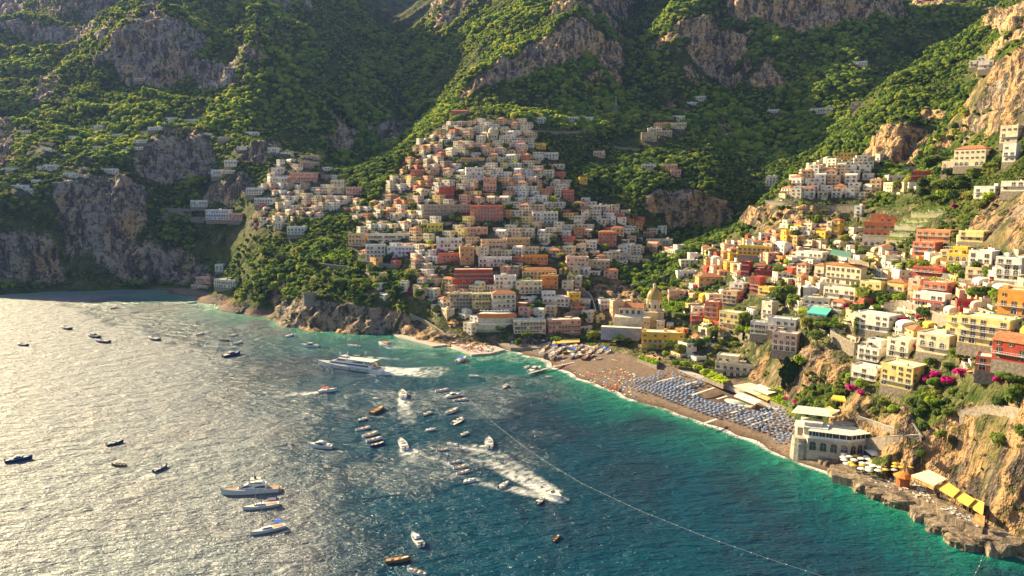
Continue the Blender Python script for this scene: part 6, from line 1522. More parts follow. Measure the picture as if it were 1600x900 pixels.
# ------------------------------------------------------------------ the arched restaurant at the beach end
def arched_restaurant():
    BOXES.append((1238, 1352, 638, 715)); p = Vector(W(1298, 712, 3.0)); s_ = px_to_m(p, 1); root = empty('beach_restaurant', p, radians(0))
    st = simple('pale_stone', (.46, .40, .32), .95, .15, .8, .4, .5); z1 = 9.2; z2 = 13.0
    A = [(-12, -1), (5, -8.5), (20, -4), (20, 8), (-12, 10)]
    def prism(pts, z0, z1_, name, mat, col=None):
        q = MB(); k = len(pts)
        for i in range(k): a, b = pts[i], pts[(i+1) % k]; q.quad((*a, z0), (*b, z0), (*b, z1_), (*a, z1_))
        q.poly([(*a, z1_) for a in pts]); return q.build(name, mat, root, col)
    prism(A, -3, z1, 'stone_wall', st); prism([(a*.985, b*.985) for a, b in A], z1, z1+.25, 'terrace_floor', M_ROOF)
    def line(a, b, n, fn):
        ang = atan2(b[1]-a[1], b[0]-a[0])
        for i in range(n):
            t = (i+.5)/n; fn(a[0]+(b[0]-a[0])*t, a[1]+(b[1]-a[1])*t, ang, hypot(b[0]-a[0], b[1]-a[1])/n)
    ame = window_mesh(2.9, 4.2, False, True).mesh('arched_window'); [ame.materials.append(m) for m in (M_GLASS, M_CONC, M_SHUT)]
    def arch(x, y, ang, w): o = bpy.data.objects.new('arched_window', ame); COL.objects.link(o); o.parent = root; o.location = (x, y, 3.6); o.rotation_euler = (0, 0, ang)
    line(A[1], A[2], 4, arch); line(A[0], A[1], 4, arch)
    # glazed terrace storey
    Bp = [(-11.5, -.6), (5, -7.9), (19.5, -3.6), (19.5, 4), (-8, 8)]
    def post(x, y, ang, w):
        q = MB(); q.box(-.14, .14, -.14, .14, z1+.25, z2); o = q.build('post', M_WHITE, root); o.location = (x, y, 0); o.rotation_euler = (0, 0, ang)
        q = MB(); q.box(-w/2, w/2, -.05, .05, z1+.3, z1+1.3); o = q.build('railing', M_WHITE, root); o.location = (x, y, 0); o.rotation_euler = (0, 0, ang)
        q = MB(); q.box(-w/2+.2, w/2-.2, .1, .15, z1+1.3, z2-.3); o = q.build('glazing', M_GLASS, root); o.location = (x, y, 0); o.rotation_euler = (0, 0, ang)
    line(Bp[0], Bp[1], 6, post); line(Bp[1], Bp[2], 6, post); line(Bp[2], Bp[3], 3, post)
    q = MB(); q.sheet([(-12.3, -1, z2), (5, -8.7, z2), (20.2, -4.2, z2), (20.2, 4.5, z2+.8), (-4, 7, z2+.8)], .3); q.build('flat_awning_roof', M_CLOTH, root, (.74, .70, .58))
    prism([(6, 3), (20, 4.6), (20, 9), (4, 9)], z1, z2+1.8, 'rear_wall', M_WALL, (.5, .42, .33))
    # left upper pavilion with ribbed canopies
    prism([(-12, 4), (-4, 1.5), (-1, 8), (-10, 13)], -3, 15.5, 'pavilion_wall', M_WALL, (.70, .66, .58))
    for i in range(7):
        q = MB(); x = -16+i*2.6; q.sheet([(x, 11-i*1.1, 18.2), (x+2.5, 10-i*1.1, 18.2), (x+8.5, 17-i*1.1, 19.8), (x+6, 18-i*1.1, 19.8)], .12); q.build('ribbed_canopy', M_CLOTH, root, (.76, .73, .62) if i % 2 else (.66, .64, .56))
    for i in range(6):
        q = MB(); x = -17+i*2.4; q.sheet([(x, 4.5-i*1.0, 13.6), (x+2.3, 3.6-i*1.0, 13.6), (x+5.5, 9-i*1.0, 14.9), (x+3.2, 10-i*1.0, 14.9)], .12); q.build('ribbed_canopy', M_CLOTH, root, (.76, .73, .62) if i % 2 else (.66, .64, .56))
    q = MB(); q.lathe(-13.5, 4.5, [(4.4, -3), (3.9, 5), (3.7, 8.2), (0, 8.3)], 12); q.build('round_stone_bastion', st, root)
    prism([(-14, 7), (-7, 3.5), (-4, 9), (-12, 15)], 2, 12.0, 'stone_link', st)
    q = MB(); q.box(-16, -10, .2, .8, 5, 5.9); q.build('parapet', M_CONC, root)
    # rock foot
    tag(root, 'stone beach restaurant with arched windows, glazed terrace and ribbed cream canopies', 'restaurant')
arched_restaurant()
def boulder(px, py, r, z=0.0, seed=0, label=None, sc=(1, 1, .8), h=None):
    p = Vector(W(px, py, z)); bm = bmesh.new(); bmesh.ops.create_icosphere(bm, subdivisions=4, radius=r)
    v = np.array([x.co[:] for x in bm.verts]); n = v/np.linalg.norm(v, axis=1, keepdims=True)
    v = np.sign(v)*np.abs(v/r)**.72*r*.9; d = (fbm(v[:, 0]/r*1.3+seed*7+50, v[:, 1]/r*1.3+50, v[:, 2]/r*1.3+50, 5, ridge=True)-.6)*r*.85 + (fbm(v[:, 0]/r*5+50, v[:, 1]/r*5+50, v[:, 2]/r*2+50, 3)-.5)*r*.3
    v = (v + n*d[:, None])*np.array(sc); top = r*.42 if r < 20 and not label else 99; v[:, 2] = np.where(v[:, 2] > top, top + (v[:, 2]-top)*.18, v[:, 2])
    for x, c in zip(bm.verts, v): x.co = c
    me = bpy.data.meshes.new('boulder'); bm.to_mesh(me); bm.free(); me.materials.append(M_ROCK)
    o = bpy.data.objects.new('boulder', me); COL.objects.link(o); o.location = p; named(o, label or 'weathered sea rock', 'rock', 'rocks along the shore', p)
def rock_mat():
    m, nt, b = new_mat('limestone_rock'); sp = objpos(nt, (1, 1, .3)); s1 = noise(nt, .35, 6, .65, sp); s2 = noise(nt, 1.6, 4, .6, sp)
    c = ramp(nt, s1, (.36, (.06, .048, .036)), (.52, (.22, .17, .115)), (.68, (.42, .33, .22))); nt.links.new(c, b.inputs['Base Color']); b.inputs['Roughness'].default_value = .95
    bump(nt, b, mth(nt, 'ADD', s1, mth(nt, 'MULTIPLY', s2, .4)), .9, 1.2); return m
M_ROCK = rock_mat()
for i, a in enumerate([(1244,700,3.2),(1256,706,2.6),(1268,700,5.0),(1282,712,4.2),(1298,722,4.0),(1312,735,3.4),(1330,728,3.0),(1350,752,4.5),(1362,762,5.0),(1378,768,5.2),(1396,776,5.5),(1412,784,5.0),(1424,780,4.8),(1440,795,4.5),(1455,808,4.5),(1470,818,4.0),(1462,826,3.0),(1486,826,4.0),(1500,846,3.8),(1515,850,4.5),(1535,852,5.5),(1556,850,7.0),(1580,846,9.0),(1600,850,9.0),(1330,752,2.2),(1345,765,2.0),(1306,738,3.5),(1320,744,3.5),(1336,750,4.0),(1372,772,4.5),(1388,778,4.5),(1405,784,4.0),(1447,802,4.5),(1478,826,4.5),(1492,832,3.5)]):
    boulder(a[0], a[1], a[2]*(.7+.75*((i*37) % 10)/10), 1.0, i, sc=(1.25, 1, .95))
boulder(392, 486, 9, 1, 31, 'dark islet rock splitting the far beach', (1.1, .8, .9)); boulder(378, 489, 6, 0, 32, 'low dark rock at the far beach end'); boulder(704, 533, 8, 1, 33, 'smooth boulder behind the bathing quay', (1.5, 1, .8)); boulder(418, 488, 7, 1, 34, 'rock at the foot of the headland')

# ------------------------------------------------------------------ quays, jetty, walls, roads, stairs
def platform(pts, z, name, label, mat, cat, depth=4.0, kind=None):
    w = [W(x, y, z) for x, y in pts]; c = sum(w)/len(w); q = MB(); l = [(a[0]-c[0], a[1]-c[1], 0) for a in w]
    ar = sum(l[i][0]*l[(i+1) % len(l)][1]-l[(i+1) % len(l)][0]*l[i][1] for i in range(len(l)))
    if ar < 0: l.reverse()
    q.sheet(l, depth); o = q.build(name, mat, None, loc=tuple(c)); tag(o, label, cat, None, kind); return o
platform([(612,520),(640,524),(668,527),(700,531),(697,539),(676,541),(650,534),(622,526)], 1.4, 'stone_quay', 'low stone quay with an orange excavator parked on it', M_CONC, 'quay')
platform([(697,534),(740,536),(775,541),(790,546),(766,552),(737,554),(715,545)], 1.5, 'bathing_quay', 'stone bathing quay crowded with red loungers', M_CONC, 'quay')
def ribbon(pts, width, name, label, mat, cat, z=None, th=.5, lift=.25, kind=None, sub=8):
    P3 = []
    for (a, b) in zip(pts[:-1], pts[1:]):
        for k in range(sub): t = k/sub; x, y = a[0]+(b[0]-a[0])*t, a[1]+(b[1]-a[1])*t; P3.append(Vector(W(x, y, z)) if z is not None else hit(x, y))
    P3.append(Vector(W(*pts[-1], z)) if z is not None else hit(*pts[-1])); P3 = [p for p in P3 if p is not None]
    for _ in range(3):
        for i in range(1, len(P3)-1): P3[i] = (P3[i-1]+P3[i]*2+P3[i+1])/4
    o0 = P3[0].copy(); q = MB()
    for i in range(len(P3)-1):
        d = P3[i+1]-P3[i]; n = Vector((-d.y, d.x, 0)).normalized()*width/2
        if i == 0: pn = n
        a, b = P3[i]-o0, P3[i+1]-o0; u = Vector((0, 0, lift)); dn = Vector((0, 0, -th))
        A, B, C_, D = a-pn+u, a+pn+u, b+n+u, b-n+u
        q.quad(tuple(A), tuple(D), tuple(C_), tuple(B)); q.quad(tuple(A+dn), tuple(D+dn), tuple(D), tuple(A)); q.quad(tuple(B), tuple(C_), tuple(C_+dn), tuple(B+dn)); pn = n
    o = q.build(name, mat, None, loc=o0); tag(o, label, cat, None, kind); return o, P3
ribbon([(826,584),(850,577),(880,570),(915,563),(950,556),(985,549)], 2.2, 'landing_jetty', 'long pale landing jetty running from the sea across the beach', M_CONC, 'jetty', z=1.6, th=.35)
for i, (a, b) in enumerate([((940,556),(965,551)),((955,562),(990,567)),((965,547),(945,541))]): ribbon([a, b], 1.8, 'beach_walkway', ['upper pale deck branching from the jetty','lower pale deck branching from the jetty','short deck at the jetty root'][i], M_CONC, 'walkway', z=2.9, th=.3, sub=3)
for i, (a, b) in enumerate([((1026,597),(1063,588)),((1044,608),(1090,596)),((1080,618),(1116,606)),((1120,624),(1136,619)),((1142,646),(1176,634)),((1163,659),(1200,645)),((1120,655),(1100,662)),((1175,664),(1218,650))]): ribbon([a, b], 1.6, 'beach_walkway', 'pale plank walkway crossing the umbrella rows', M_ROOF, 'walkway', z=2.95, th=.3, sub=3)['label'] if False else named(ribbon([a, b], 1.6, 'beach_walkway', 'x', M_ROOF, 'walkway', z=3.6, th=.3, sub=3)[0], 'pale plank walkway', 'walkway', 'beach walkways')
M_ROADM = M_ASPH
ribbon([(1355,372),(1382,388),(1410,402),(1440,415),(1478,428),(1510,438),(1560,446),(1610,455)], 6.5, 'road', 'grey road winding below the orange villa', M_ASPH, 'road', kind='structure', lift=.9, th=3)
ribbon([(1200,314),(1240,319),(1290,321),(1345,322)], 6, 'road', 'road on the wall under the hilltop village', M_ASPH, 'road', kind='structure', lift=.8, th=3)
ribbon([(1345,478),(1400,480),(1450,492),(1500,500)], 4, 'garden_path', 'terrace path above the arched wall', M_CONC, 'path', kind='structure', lift=.8, th=2)
ribbon([(905,538),(960,550),(1010,563),(1060,576),(1120,596),(1180,618),(1235,645)], 5, 'promenade', 'promenade behind the beach', M_CONC, 'path', kind='structure', z=3.9, th=2, lift=0)
def wall_line(pts, h, label, mat=None, th=.6, down=4.0, cat='wall', name='stone_wall', col=None, arches=0):
    P3 = []
    for (a, b) in zip(pts[:-1], pts[1:]):
        for k in range(5): t = k/5; P3.append(hit(a[0]+(b[0]-a[0])*t, a[1]+(b[1]-a[1])*t))
    P3.append(hit(*pts[-1])); P3 = [p for p in P3 if p is not None]
    for _ in range(4):
        for i in range(1, len(P3)-1): P3[i] = (P3[i-1]+P3[i]*2+P3[i+1])/4
    o0 = P3[0].copy(); root = empty(name, o0); q = MB(); cp = MB()
    for a, b in zip(P3[:-1], P3[1:]):
        d = b-a; n = Vector((-d.y, d.x, 0)).normalized()*th/2; a = a-o0; b = b-o0; up = Vector((0, 0, h)); dn = Vector((0, 0, -down))
        q.quad(*[tuple(v) for v in (a-n+dn, b-n+dn, b-n+up, a-n+up)]); q.quad(*[tuple(v) for v in (b+n+dn, a+n+dn, a+n+up, b+n+up)]); q.quad(*[tuple(v) for v in (a-n+up, b-n+up, b+n+up, a+n+up)])
        n2 = n*1.4; u2 = up+Vector((0, 0, .18)); u1 = up+Vector((0, 0, .01))
        cp.quad(*[tuple(v) for v in (a-n2+u2, b-n2+u2, b+n2+u2, a+n2+u2)]); cp.quad(*[tuple(v) for v in (a-n2+u1, b-n2+u1, b-n2+u2, a-n2+u2)])
    q.build('masonry', mat or M_STONE, root, col); cp.build('coping', M_CONC, root); tag(root, label, cat)
    return root
WALLS = [([(1380,488),(1410,482),(1450,500),(1478,512)],5.5,'tall tan retaining wall with arched niches above the white villa'),([(1388,425),(1420,442),(1460,430)],2,'low wall below the road gardens'),([(985,452),(1020,443),(1058,430)],4,'shaded grey wall across the ravine'),
 ([(905,458),(925,470),(932,500)],6,'high wall at the ivy covered garden'),([(1300,400),(1340,415),(1380,412)],3,'sand coloured retaining wall above the long hotel'),([(253,342),(290,343),(322,344)],4,'pale arcade wall under the ledge gardens'),([(253,335),(298,336)],9,'broad plain stone wall on the dark ledge'),
 ([(560,412),(590,417),(620,420)],4,'terrace wall on the wooded headland'),([(490,415),(520,418),(545,421)],3,'low garden terrace wall above the headland wood'),([(880,500),(900,492),(920,500)],5,'dark ivy wall behind the salmon hotel'),([(1297,535),(1340,560),(1342,545)],7,'high plain bastion wall below the white villa'),
 ([(1165,530),(1190,528),(1210,534)],4,'stone wall on the cliff under the white row'),([(1095,525),(1130,520),(1160,532)],5,'curved stone garden wall under the yellow hotel'),([(1230,520),(1260,512),(1290,525)],3,'planted terrace wall near the pink house'),([(1520,440),(1560,448),(1600,456)],2,'white parapet along the road'),
 ([(1500,650),(1550,640),(1600,650)],2.5,'pale garden wall on the golden cliff'),([(1340,655),(1380,668),(1440,690)],1.6,'white stair parapet descending to the bathing terrace'),([(1410,640),(1425,665),(1442,688)],1.4,'white parapet of the zigzag stairs'),([(1330,700),(1370,690),(1435,688)],2.5,'long pale path wall behind the arched restaurant'),
 ([(640,492),(670,505),(700,528)],1.5,'white path wall slanting down to the quay'),([(1250,430),(1290,450),(1300,470)],2,'stepped pale wall beside the cream quarter'),([(1440,470),(1500,478),(1560,500)],2.5,'garden wall below the red terrace house'),([(1200,322),(1260,326),(1340,330)],3.5,'long road wall above the tawny cliff'),([(960,232),(1000,236)],3,'grey wall on the wooded spur'),([(800,350),(840,356),(880,352)],3,'grey wall below the coral house'),([(830,206),(880,210),(930,206)],3,'terrace wall in the upper gardens')]
for pts, h_, lab in WALLS: wall_line(pts, h_, lab)
# ------------------------------------------------------------------ people (one continuous skinned body, two poses)
def skin_person(kind):
    if kind == 'standing':
        V_ = {'p':(0,0,.95,.13),'w':(0,0,1.12,.12),'c':(0,.01,1.35,.15),'n':(0,.01,1.5,.055),'h':(0,-.01,1.62,.10),'t':(0,-.01,1.72,.085),'ls':(-.17,.01,1.42,.055),'le':(-.25,.02,1.15,.042),'lh':(-.27,-.06,.9,.035),
              'rs':(.17,.01,1.42,.055),'re':(.26,.02,1.16,.042),'rh':(.3,-.1,.95,.035),'lk':(-.1,-.02,.5,.065),'lf':(-.11,.02,.08,.05),'lt':(-.11,-.12,.03,.035),'rk':(.1,-.04,.5,.065),'rf':(.12,.04,.08,.05),'rt':(.12,-.1,.03,.035)}
    else:
        V_ = {'p':(0,0,.32,.14),'w':(0,.16,.36,.13),'c':(0,.38,.42,.15),'n':(0,.52,.48,.055),'h':(0,.64,.52,.10),'t':(0,.73,.54,.085),'ls':(-.17,.42,.42,.055),'le':(-.3,.25,.36,.042),'lh':(-.28,.02,.36,.035),
              'rs':(.17,.42,.42,.055),'re':(.32,.5,.36,.042),'rh':(.2,.68,.42,.035),'lk':(-.11,-.4,.46,.065),'lf':(-.11,-.78,.33,.05),'lt':(-.11,-.82,.42,.035),'rk':(.1,-.44,.36,.065),'rf':(.12,-.85,.33,.05),'rt':(.12,-.88,.42,.035)}
    E = [('p','w'),('w','c'),('c','n'),('n','h'),('h','t'),('c','ls'),('ls','le'),('le','lh'),('c','rs'),('rs','re'),('re','rh'),('p','lk'),('lk','lf'),('lf','lt'),('p','rk'),('rk','rf'),('rf','rt')]
    ks = list(V_); me = bpy.data.meshes.new('skeleton'); me.from_pydata([V_[k][:3] for k in ks], [(ks.index(a), ks.index(b)) for a, b in E], [])
    o = bpy.data.objects.new('skeleton', me); COL.objects.link(o); md = o.modifiers.new('skin', 'SKIN')
    if not me.skin_vertices: bm = bmesh.new(); bm.from_mesh(me); bm.verts.layers.skin.verify(); bm.to_mesh(me); bm.free()
    for i, k in enumerate(ks): me.skin_vertices[0].data[i].radius = (V_[k][3],)*2; me.skin_vertices[0].data[i].use_root = (k == 'p')
    bpy.context.view_layer.update(); dg = bpy.context.evaluated_depsgraph_get(); out = bpy.data.meshes.new_from_object(o.evaluated_get(dg)); out.name = 'person'
    bpy.data.objects.remove(o); out.materials.clear(); out.materials.append(M_SKIN); out.materials.append(M_SWIM)
    for p in out.polygons:
        c = p.center; a = c.z if kind == 'standing' else .95 + c.y*.9
        p.material_index = 1 if .72 < a < 1.08 or (a > 1.62) else 0; p.use_smooth = True
    return out
M_SKIN = simple('tanned_skin', (.42, .24, .15), .6, .3); M_SWIM = tinted('swimwear', .8, .5, .1, .1, False)
PERS = {k: skin_person(k) for k in ('standing', 'lying')}
SWIM = [('red',(.6,.05,.05)),('white',(.75,.75,.72)),('blue',(.05,.12,.5)),('black',(.02,.02,.02)),('yellow',(.75,.55,.08)),('green',(.05,.35,.15)),('orange',(.75,.25,.05)),('pink',(.75,.25,.35))]
rp_ = random.Random(5)
def person(x, y, z, pose, at):
    nm, c = rp_.choice(SWIM); o = bpy.data.objects.new('person', PERS[pose]); COL.objects.link(o); o.location = (x, y, z); o.rotation_euler = (0, 0, rp_.uniform(0, 6.28)); o.color = (*c, 1); k = rp_.uniform(.93, 1.08); o.scale = (k, k, k)
    named(o, 'person %s in %s swimwear' % (pose, nm), 'person', 'people on the shore', (x, y, z))
def sample_poly(poly, z, n, rr):
    W3 = [W(x, y, z) for x, y in poly]; X = [w[0] for w in W3]; Y = [w[1] for w in W3]; out = []; pp = [(w[0], w[1]) for w in W3]
    while len(out) < n:
        x, y = rr.uniform(min(X), max(X)), rr.uniform(min(Y), max(Y))
        if in_poly(np.array([x]), np.array([y]), pp)[0]: out.append((x, y))
    return out
for poly, n, at, zz in [([(905,585),(960,575),(1000,592),(985,612),(1005,622),(960,612)],110,'on the open beach between jetty and umbrellas',None),([(800,548),(880,560),(900,585),(870,572),(820,553)],26,'on the beach near the village quay',None),
        ([(1000,618),(1240,706),(1260,718),(1200,698),(1080,655),(990,622)],46,'at the waterline below the umbrella rows',None),([(705,537),(745,539),(775,544),(764,550),(738,551),(720,544)],40,'on the crowded bathing quay',1.5),([(1300,735),(1400,752),(1420,765),(1330,742)],16,'on the rocky bathing terrace',None)]:
    for x, y in sample_poly(poly, 2.0, n, rp_):
        z = max(ground(x, y), .1) if zz is None else zz; person(x, y, z, 'standing' if rp_.random() < .6 else 'lying', at)
tw_ = {}
for poly, n in [([(905,582),(960,574),(1005,590),(985,610),(1005,622),(955,610)],150),([(815,550),(880,560),(905,582),(870,570)],40)]:
    for x, y in sample_poly(poly, 2.0, n, rp_):
        c_ = rp_.randrange(5); z = ground(x, y) + .12; a = rp_.uniform(-.6, .6); ca, sa = cos(a), sin(a); q = tw_.setdefault(c_, MB())
        q.box(*(lambda X, Y: (X-.5, X+.5, Y-.95, Y+.95))(x, y), z-.1, z+.04, 0)
for c_, q in tw_.items():
    o = q.build('beach_towels', M_CLOTH, None, [(.75,.75,.72),(.6,.08,.08),(.08,.2,.5),(.75,.5,.15),(.1,.4,.35)][c_]); tag(o, ['white','red','blue','orange','green'][c_] + ' towels spread out on the open beach', 'towels', None, 'stuff')
# seafront crowd under the hotels, too dense to count
def crowd(polys, n, label, z=3.3):
    me = bpy.data.meshes.new('crowd'); mb = MB(); r = random.Random(9); src = PERS['standing']; vs = [v.co[:] for v in src.vertices]; fs = [tuple(p.vertices) for p in src.polygons]; mi = [p.material_index for p in src.polygons]
    V0, F0, M0 = [], [], []
    for x, y in sample_poly(polys, z, n, r):
        a = r.uniform(0, 6.28); c, s = cos(a), sin(a); b = len(V0)
        V0 += [(x+v[0]*c-v[1]*s, y+v[0]*s+v[1]*c, z+v[2]) for v in vs]; F0 += [tuple(i+b for i in f) for f in fs]; q = r.choice((0, 1, 2, 3)); M0 += [0 if m == 0 and q == 0 else 1+q for m in mi]
    me.from_pydata(V0, [], F0); me.polygons.foreach_set('material_index', M0)
    for m in (M_SKIN, M_RED, M_BCAN, M_WHITE, M_BLK): me.materials.append(m)
    o = bpy.data.objects.new('crowd', me); COL.objects.link(o); tag(o, label, 'crowd', None, 'stuff')
crowd([(800,528),(905,526),(910,540),(850,541),(795,540)], 150, 'dense crowd of people on the seafront square under the hotels')

# ------------------------------------------------------------------ beach umbrellas and loungers
def umbrella_meshes(r=1.25, h=2.2, seg=8):
    c = MB(); c.lathe(0, 0, [(r, h), (r*.55, h+.32), (0, h+.5)], seg); c.lathe(0, 0, [(r, h), (r*1.0, h-.18)], seg)
    p = MB(); p.tube((0, 0, -.3), (0, 0, h+.4), .04, 4); return c.mesh('canopy'), p.mesh('pole')
def umb_kind(mat, r=1.25, h=2.2, seg=8):
    c, p = umbrella_meshes(r, h, seg); c.materials.append(mat); p.materials.append(M_WHITE); return c, p
M_UBLUE = simple('blue_parasol', (.22, .31, .47), .8, .1, 2, .3); M_UYEL = simple('yellow_parasol', (.80, .50, .06), .8, .1); M_UWHT = simple('white_parasol', (.78, .75, .66), .8, .1); M_URED = simple('red_parasol', (.65, .08, .06), .8, .1); M_UGRN = simple('green_parasol', (.08, .35, .12), .8, .1)
UB, UY, UW, UR, UO = umb_kind(M_UBLUE, 1.15), umb_kind(M_UYEL, 1.5), umb_kind(M_UWHT, 1.7), umb_kind(M_URED, 1.3), umb_kind(M_ORNG, 1.3)
def umbrella(x, y, z, k, label=None, group='beach umbrellas', look=None):
    root = empty('beach_umbrella', (x, y, z), R.uniform(0, 1))
    for n, me in (('canopy', k[0]), ('pole', k[1])): o = bpy.data.objects.new(n, me); COL.objects.link(o); o.parent = root; o.rotation_euler = (R.uniform(-.08, .08), R.uniform(-.08, .08), 0)
    root['group'] = group; root['category'] = 'umbrella'
    if label: root['label'] = label
    else: named(root, look, 'umbrella', group)
def lounger_mb():
    q = MB(); q.box(-.32, .32, -.95, .35, .28, .36, 0, True); q.quad((-.32, .35, .34), (.32, .35, .34), (.32, .95, .75), (-.32, .95, .75)); q.quad((.32, .35, .30), (-.32, .35, .30), (-.32, .95, .70), (.32, .95, .70))
    for x in (-.28, .28):
        for y in (-.8, .3): q.box(x-.04, x+.04, y-.04, y+.04, 0, .28, 1)
    return q
SHORE = [np.array(W(x, y)) for x, y in COAST if 780 < x < 1320]
def rows_on_beach():
    poly = [(968,603),(1010,590),(1040,583),(1085,590),(1130,604),(1180,630),(1222,645),(1250,658),(1242,694),(1215,696),(1150,671),(1090,646),(1010,614)]
    W3 = [W(x, y, 2.5) for x, y in poly]; pp = [(w[0], w[1]) for w in W3]
    a = W(990, 604, 2.5); b = W(1225, 690, 2.5); d = (b-a)[:2]; L = np.linalg.norm(d); d /= L; n = np.array([-d[1], d[0]]); n = n if n[1] > 0 else -n
    pts = []; r = random.Random(2)
    for row in range(-2, 24):
        for i in range(-12, int(L/3.5)+14):
            q = a[:2] + d*(i*3.5 + (row % 2)*.8) + n*(row*3.3)
            if (i % 22) in (0,): continue
            if r.random() < (.09 if row < 8 else .35): continue
            x, y = q + np.array([r.uniform(-.25, .25), r.uniform(-.25, .25)])
            if in_poly(np.array([x]), np.array([y]), pp)[0] and ground(x, y) > 1.2: pts.append((x, y))
    pts.sort(key=lambda t: t[1]); lm = MB(); lo = lounger_mb(); far_c = MB()
    for i, (x, y) in enumerate(pts):
        z = ground(x, y)
        if i < 270: umbrella(x, y, z, UB, 'open blue beach umbrella standing in the long rows on the grey beach', 'blue umbrellas in rows on the beach')
        else: far_c.lathe(x, y, [(1.25, z+2.2), (.7, z+2.52), (0, z+2.7)], 6); far_c.tube((x, y, z), (x, y, z+2.3), .04, 3, 1)
        ang = atan2(n[1], n[0]) + pi/2
        for s in (-.6, .6):
            if r.random() < .85: put(lm, lo, (x+d[0]*s, y+d[1]*s, z), ang, (0, 1))
    o = lm.build('beach_loungers', [simple('blue_lounger', (.15, .21, .42), .8, .1), M_WHITE]); tag(o, 'blue sun loungers in tight rows under the blue umbrellas', 'loungers', None, 'stuff')
    o = far_c.build('distant_umbrellas', [M_UBLUE, M_WHITE]); tag(o, 'farther blue umbrellas at the back of the rows', 'umbrellas', None, 'stuff'); print('UMB', len(pts))
rows_on_beach()
def patch_umbrellas(poly, n, kinds, z, looks, rad=3.0, group='umbrellas elsewhere on the shore', seed=1):
    r = random.Random(seed); got = []
    for x, y in sample_poly(poly, z if z else 3, n*30, r):
        if all((x-a)**2+(y-b)**2 > rad**2 for a, b in got): got.append((x, y))
        if len(got) >= n: break
    for x, y in got: i = r.randrange(len(kinds)); umbrella(x, y, z if z else ground(x, y), kinds[i], None, group, looks[i])
patch_umbrellas([(1392,722),(1428,728),(1422,742),(1395,736)], 9, [UY], 7.5, ['golden yellow sun umbrella'], 2.6, seed=3)
patch_umbrellas([(1318,716),(1390,725),(1400,742),(1350,742),(1315,730)], 32, [UW, UY, UW], 5.0, ['pale cream umbrella', 'yellow umbrella', 'off white umbrella'], 2.8, seed=4)
patch_umbrellas([(806,529),(900,527),(905,538),(800,539)], 26, [UB, UB, UW], 3.4, ['blue shade umbrella', 'small blue umbrella', 'white umbrella'], 2.6, seed=5)
patch_umbrellas([(345,470),(372,478),(380,486),(352,480)], 14, [UO], None, ['orange umbrella'], 3.2, seed=6)
patch_umbrellas([(320,465),(345,468),(360,478),(330,474)], 16, [UB], None, ['blue umbrella'], 3.2, seed=7)
patch_umbrellas([(700,537),(740,540),(752,548),(735,550),(712,543)], 7, [UR, UW], 1.5, ['red umbrella', 'white umbrella'], 3.5, seed=8)
patch_umbrellas([(950,600),(970,598),(975,606),(955,608)], 3, [UR], None, ['red umbrella'], 2.5, seed=9)
patch_umbrellas([(870,545),(920,550),(935,560),(880,556)], 6, [UW, UR, umb_kind(M_UGRN, 1.5)], None, ['white umbrella', 'red umbrella', 'green umbrella'], 4, seed=10)

# ------------------------------------------------------------------ awnings and pavilions
def awning(pts, zf, zb, col, label, posts=True, th=.15, stripes=0):
    """pts: four corners in photo directions, front-left, front-right, back-right, back-left"""
    w = [W(x, y, z) for (x, y), z in zip(pts, (zf, zf, zb, zb))]; c = (w[0]+w[1])/2; root = empty('awning', (c[0], c[1], zf))
    l = [(a[0]-c[0], a[1]-c[1], a[2]-zf) for a in w]; q = MB(); q.sheet(l, th); q.build('canvas', M_CLOTH, root, col)
    q = MB(); q.quad((l[0][0], l[0][1]-.02, l[0][2]-.7), (l[1][0], l[1][1]-.02, l[1][2]-.7), (l[1][0], l[1][1]-.02, l[1][2]), (l[0][0], l[0][1]-.02, l[0][2])); q.build('valance', M_CLOTH, root, tuple(v*.9 for v in col))
    if posts:
        for i in range(4):
            t = i/3; x = l[0][0]+(l[1][0]-l[0][0])*t; y = l[0][1]+(l[1][1]-l[0][1])*t; q = MB(); q.box(x-.08, x+.08, y+.1, y+.26, -3.4, 0); q.build('post', M_WOOD, root)
    tag(root, label, 'awning'); return root
CRM = (.74, .66, .46); ORG = (.74, .44, .10)
awning([(1146,602),(1183,617),(1212,612),(1172,598)], 7.2, 7.6, CRM, 'wide cream canvas roof behind the umbrella rows'); awning([(1183,618),(1200,625),(1222,617),(1208,611)], 7.0, 7.4, (.70,.46,.18), 'tan canvas end of the wide beach roof')
awning([(1147,618),(1180,631),(1190,626),(1155,613)], 6, 6.3, (.74,.72,.66), 'white canopy strip in front of the wide canvas roof'); awning([(1170,604),(1200,616),(1215,612),(1188,600)], 9, 9.2, (.72,.7,.6), 'pale rear canopy beside the wide canvas roof')
awning([(862,537),(906,534),(905,529),(866,531)], 6, 6.4, (.78,.50,.14), 'long yellow awning at the back of the village beach'); awning([(1003,552),(1028,561),(1032,556),(1008,547)], 6, 6.3, (.66,.36,.26), 'red striped awning of the beach cafe')
awning([(996,560),(1028,570),(1030,564),(1000,554)], 5.5, 5.8, (.70,.70,.66), 'white edged green roof of the beach cafe'); awning([(1286,639),(1300,648),(1310,643),(1296,634)], 22, 22.5, ORG, 'small tan canopy in the garden above the arched restaurant'); awning([(1298,622),(1322,627),(1320,619),(1302,617)], 28, 28.5, (.80,.56,.08), 'yellow canopy in the garden above the arched restaurant')
awning([(1424,742),(1460,758),(1480,748),(1452,734)], 12.5, 13.5, CRM, 'large cream roof of the bathing terrace bar'); awning([(1423,746),(1458,763),(1461,758),(1425,741)], 10.8, 12.5, (.60,.34,.12), 'orange front blind of the bathing terrace bar', False)
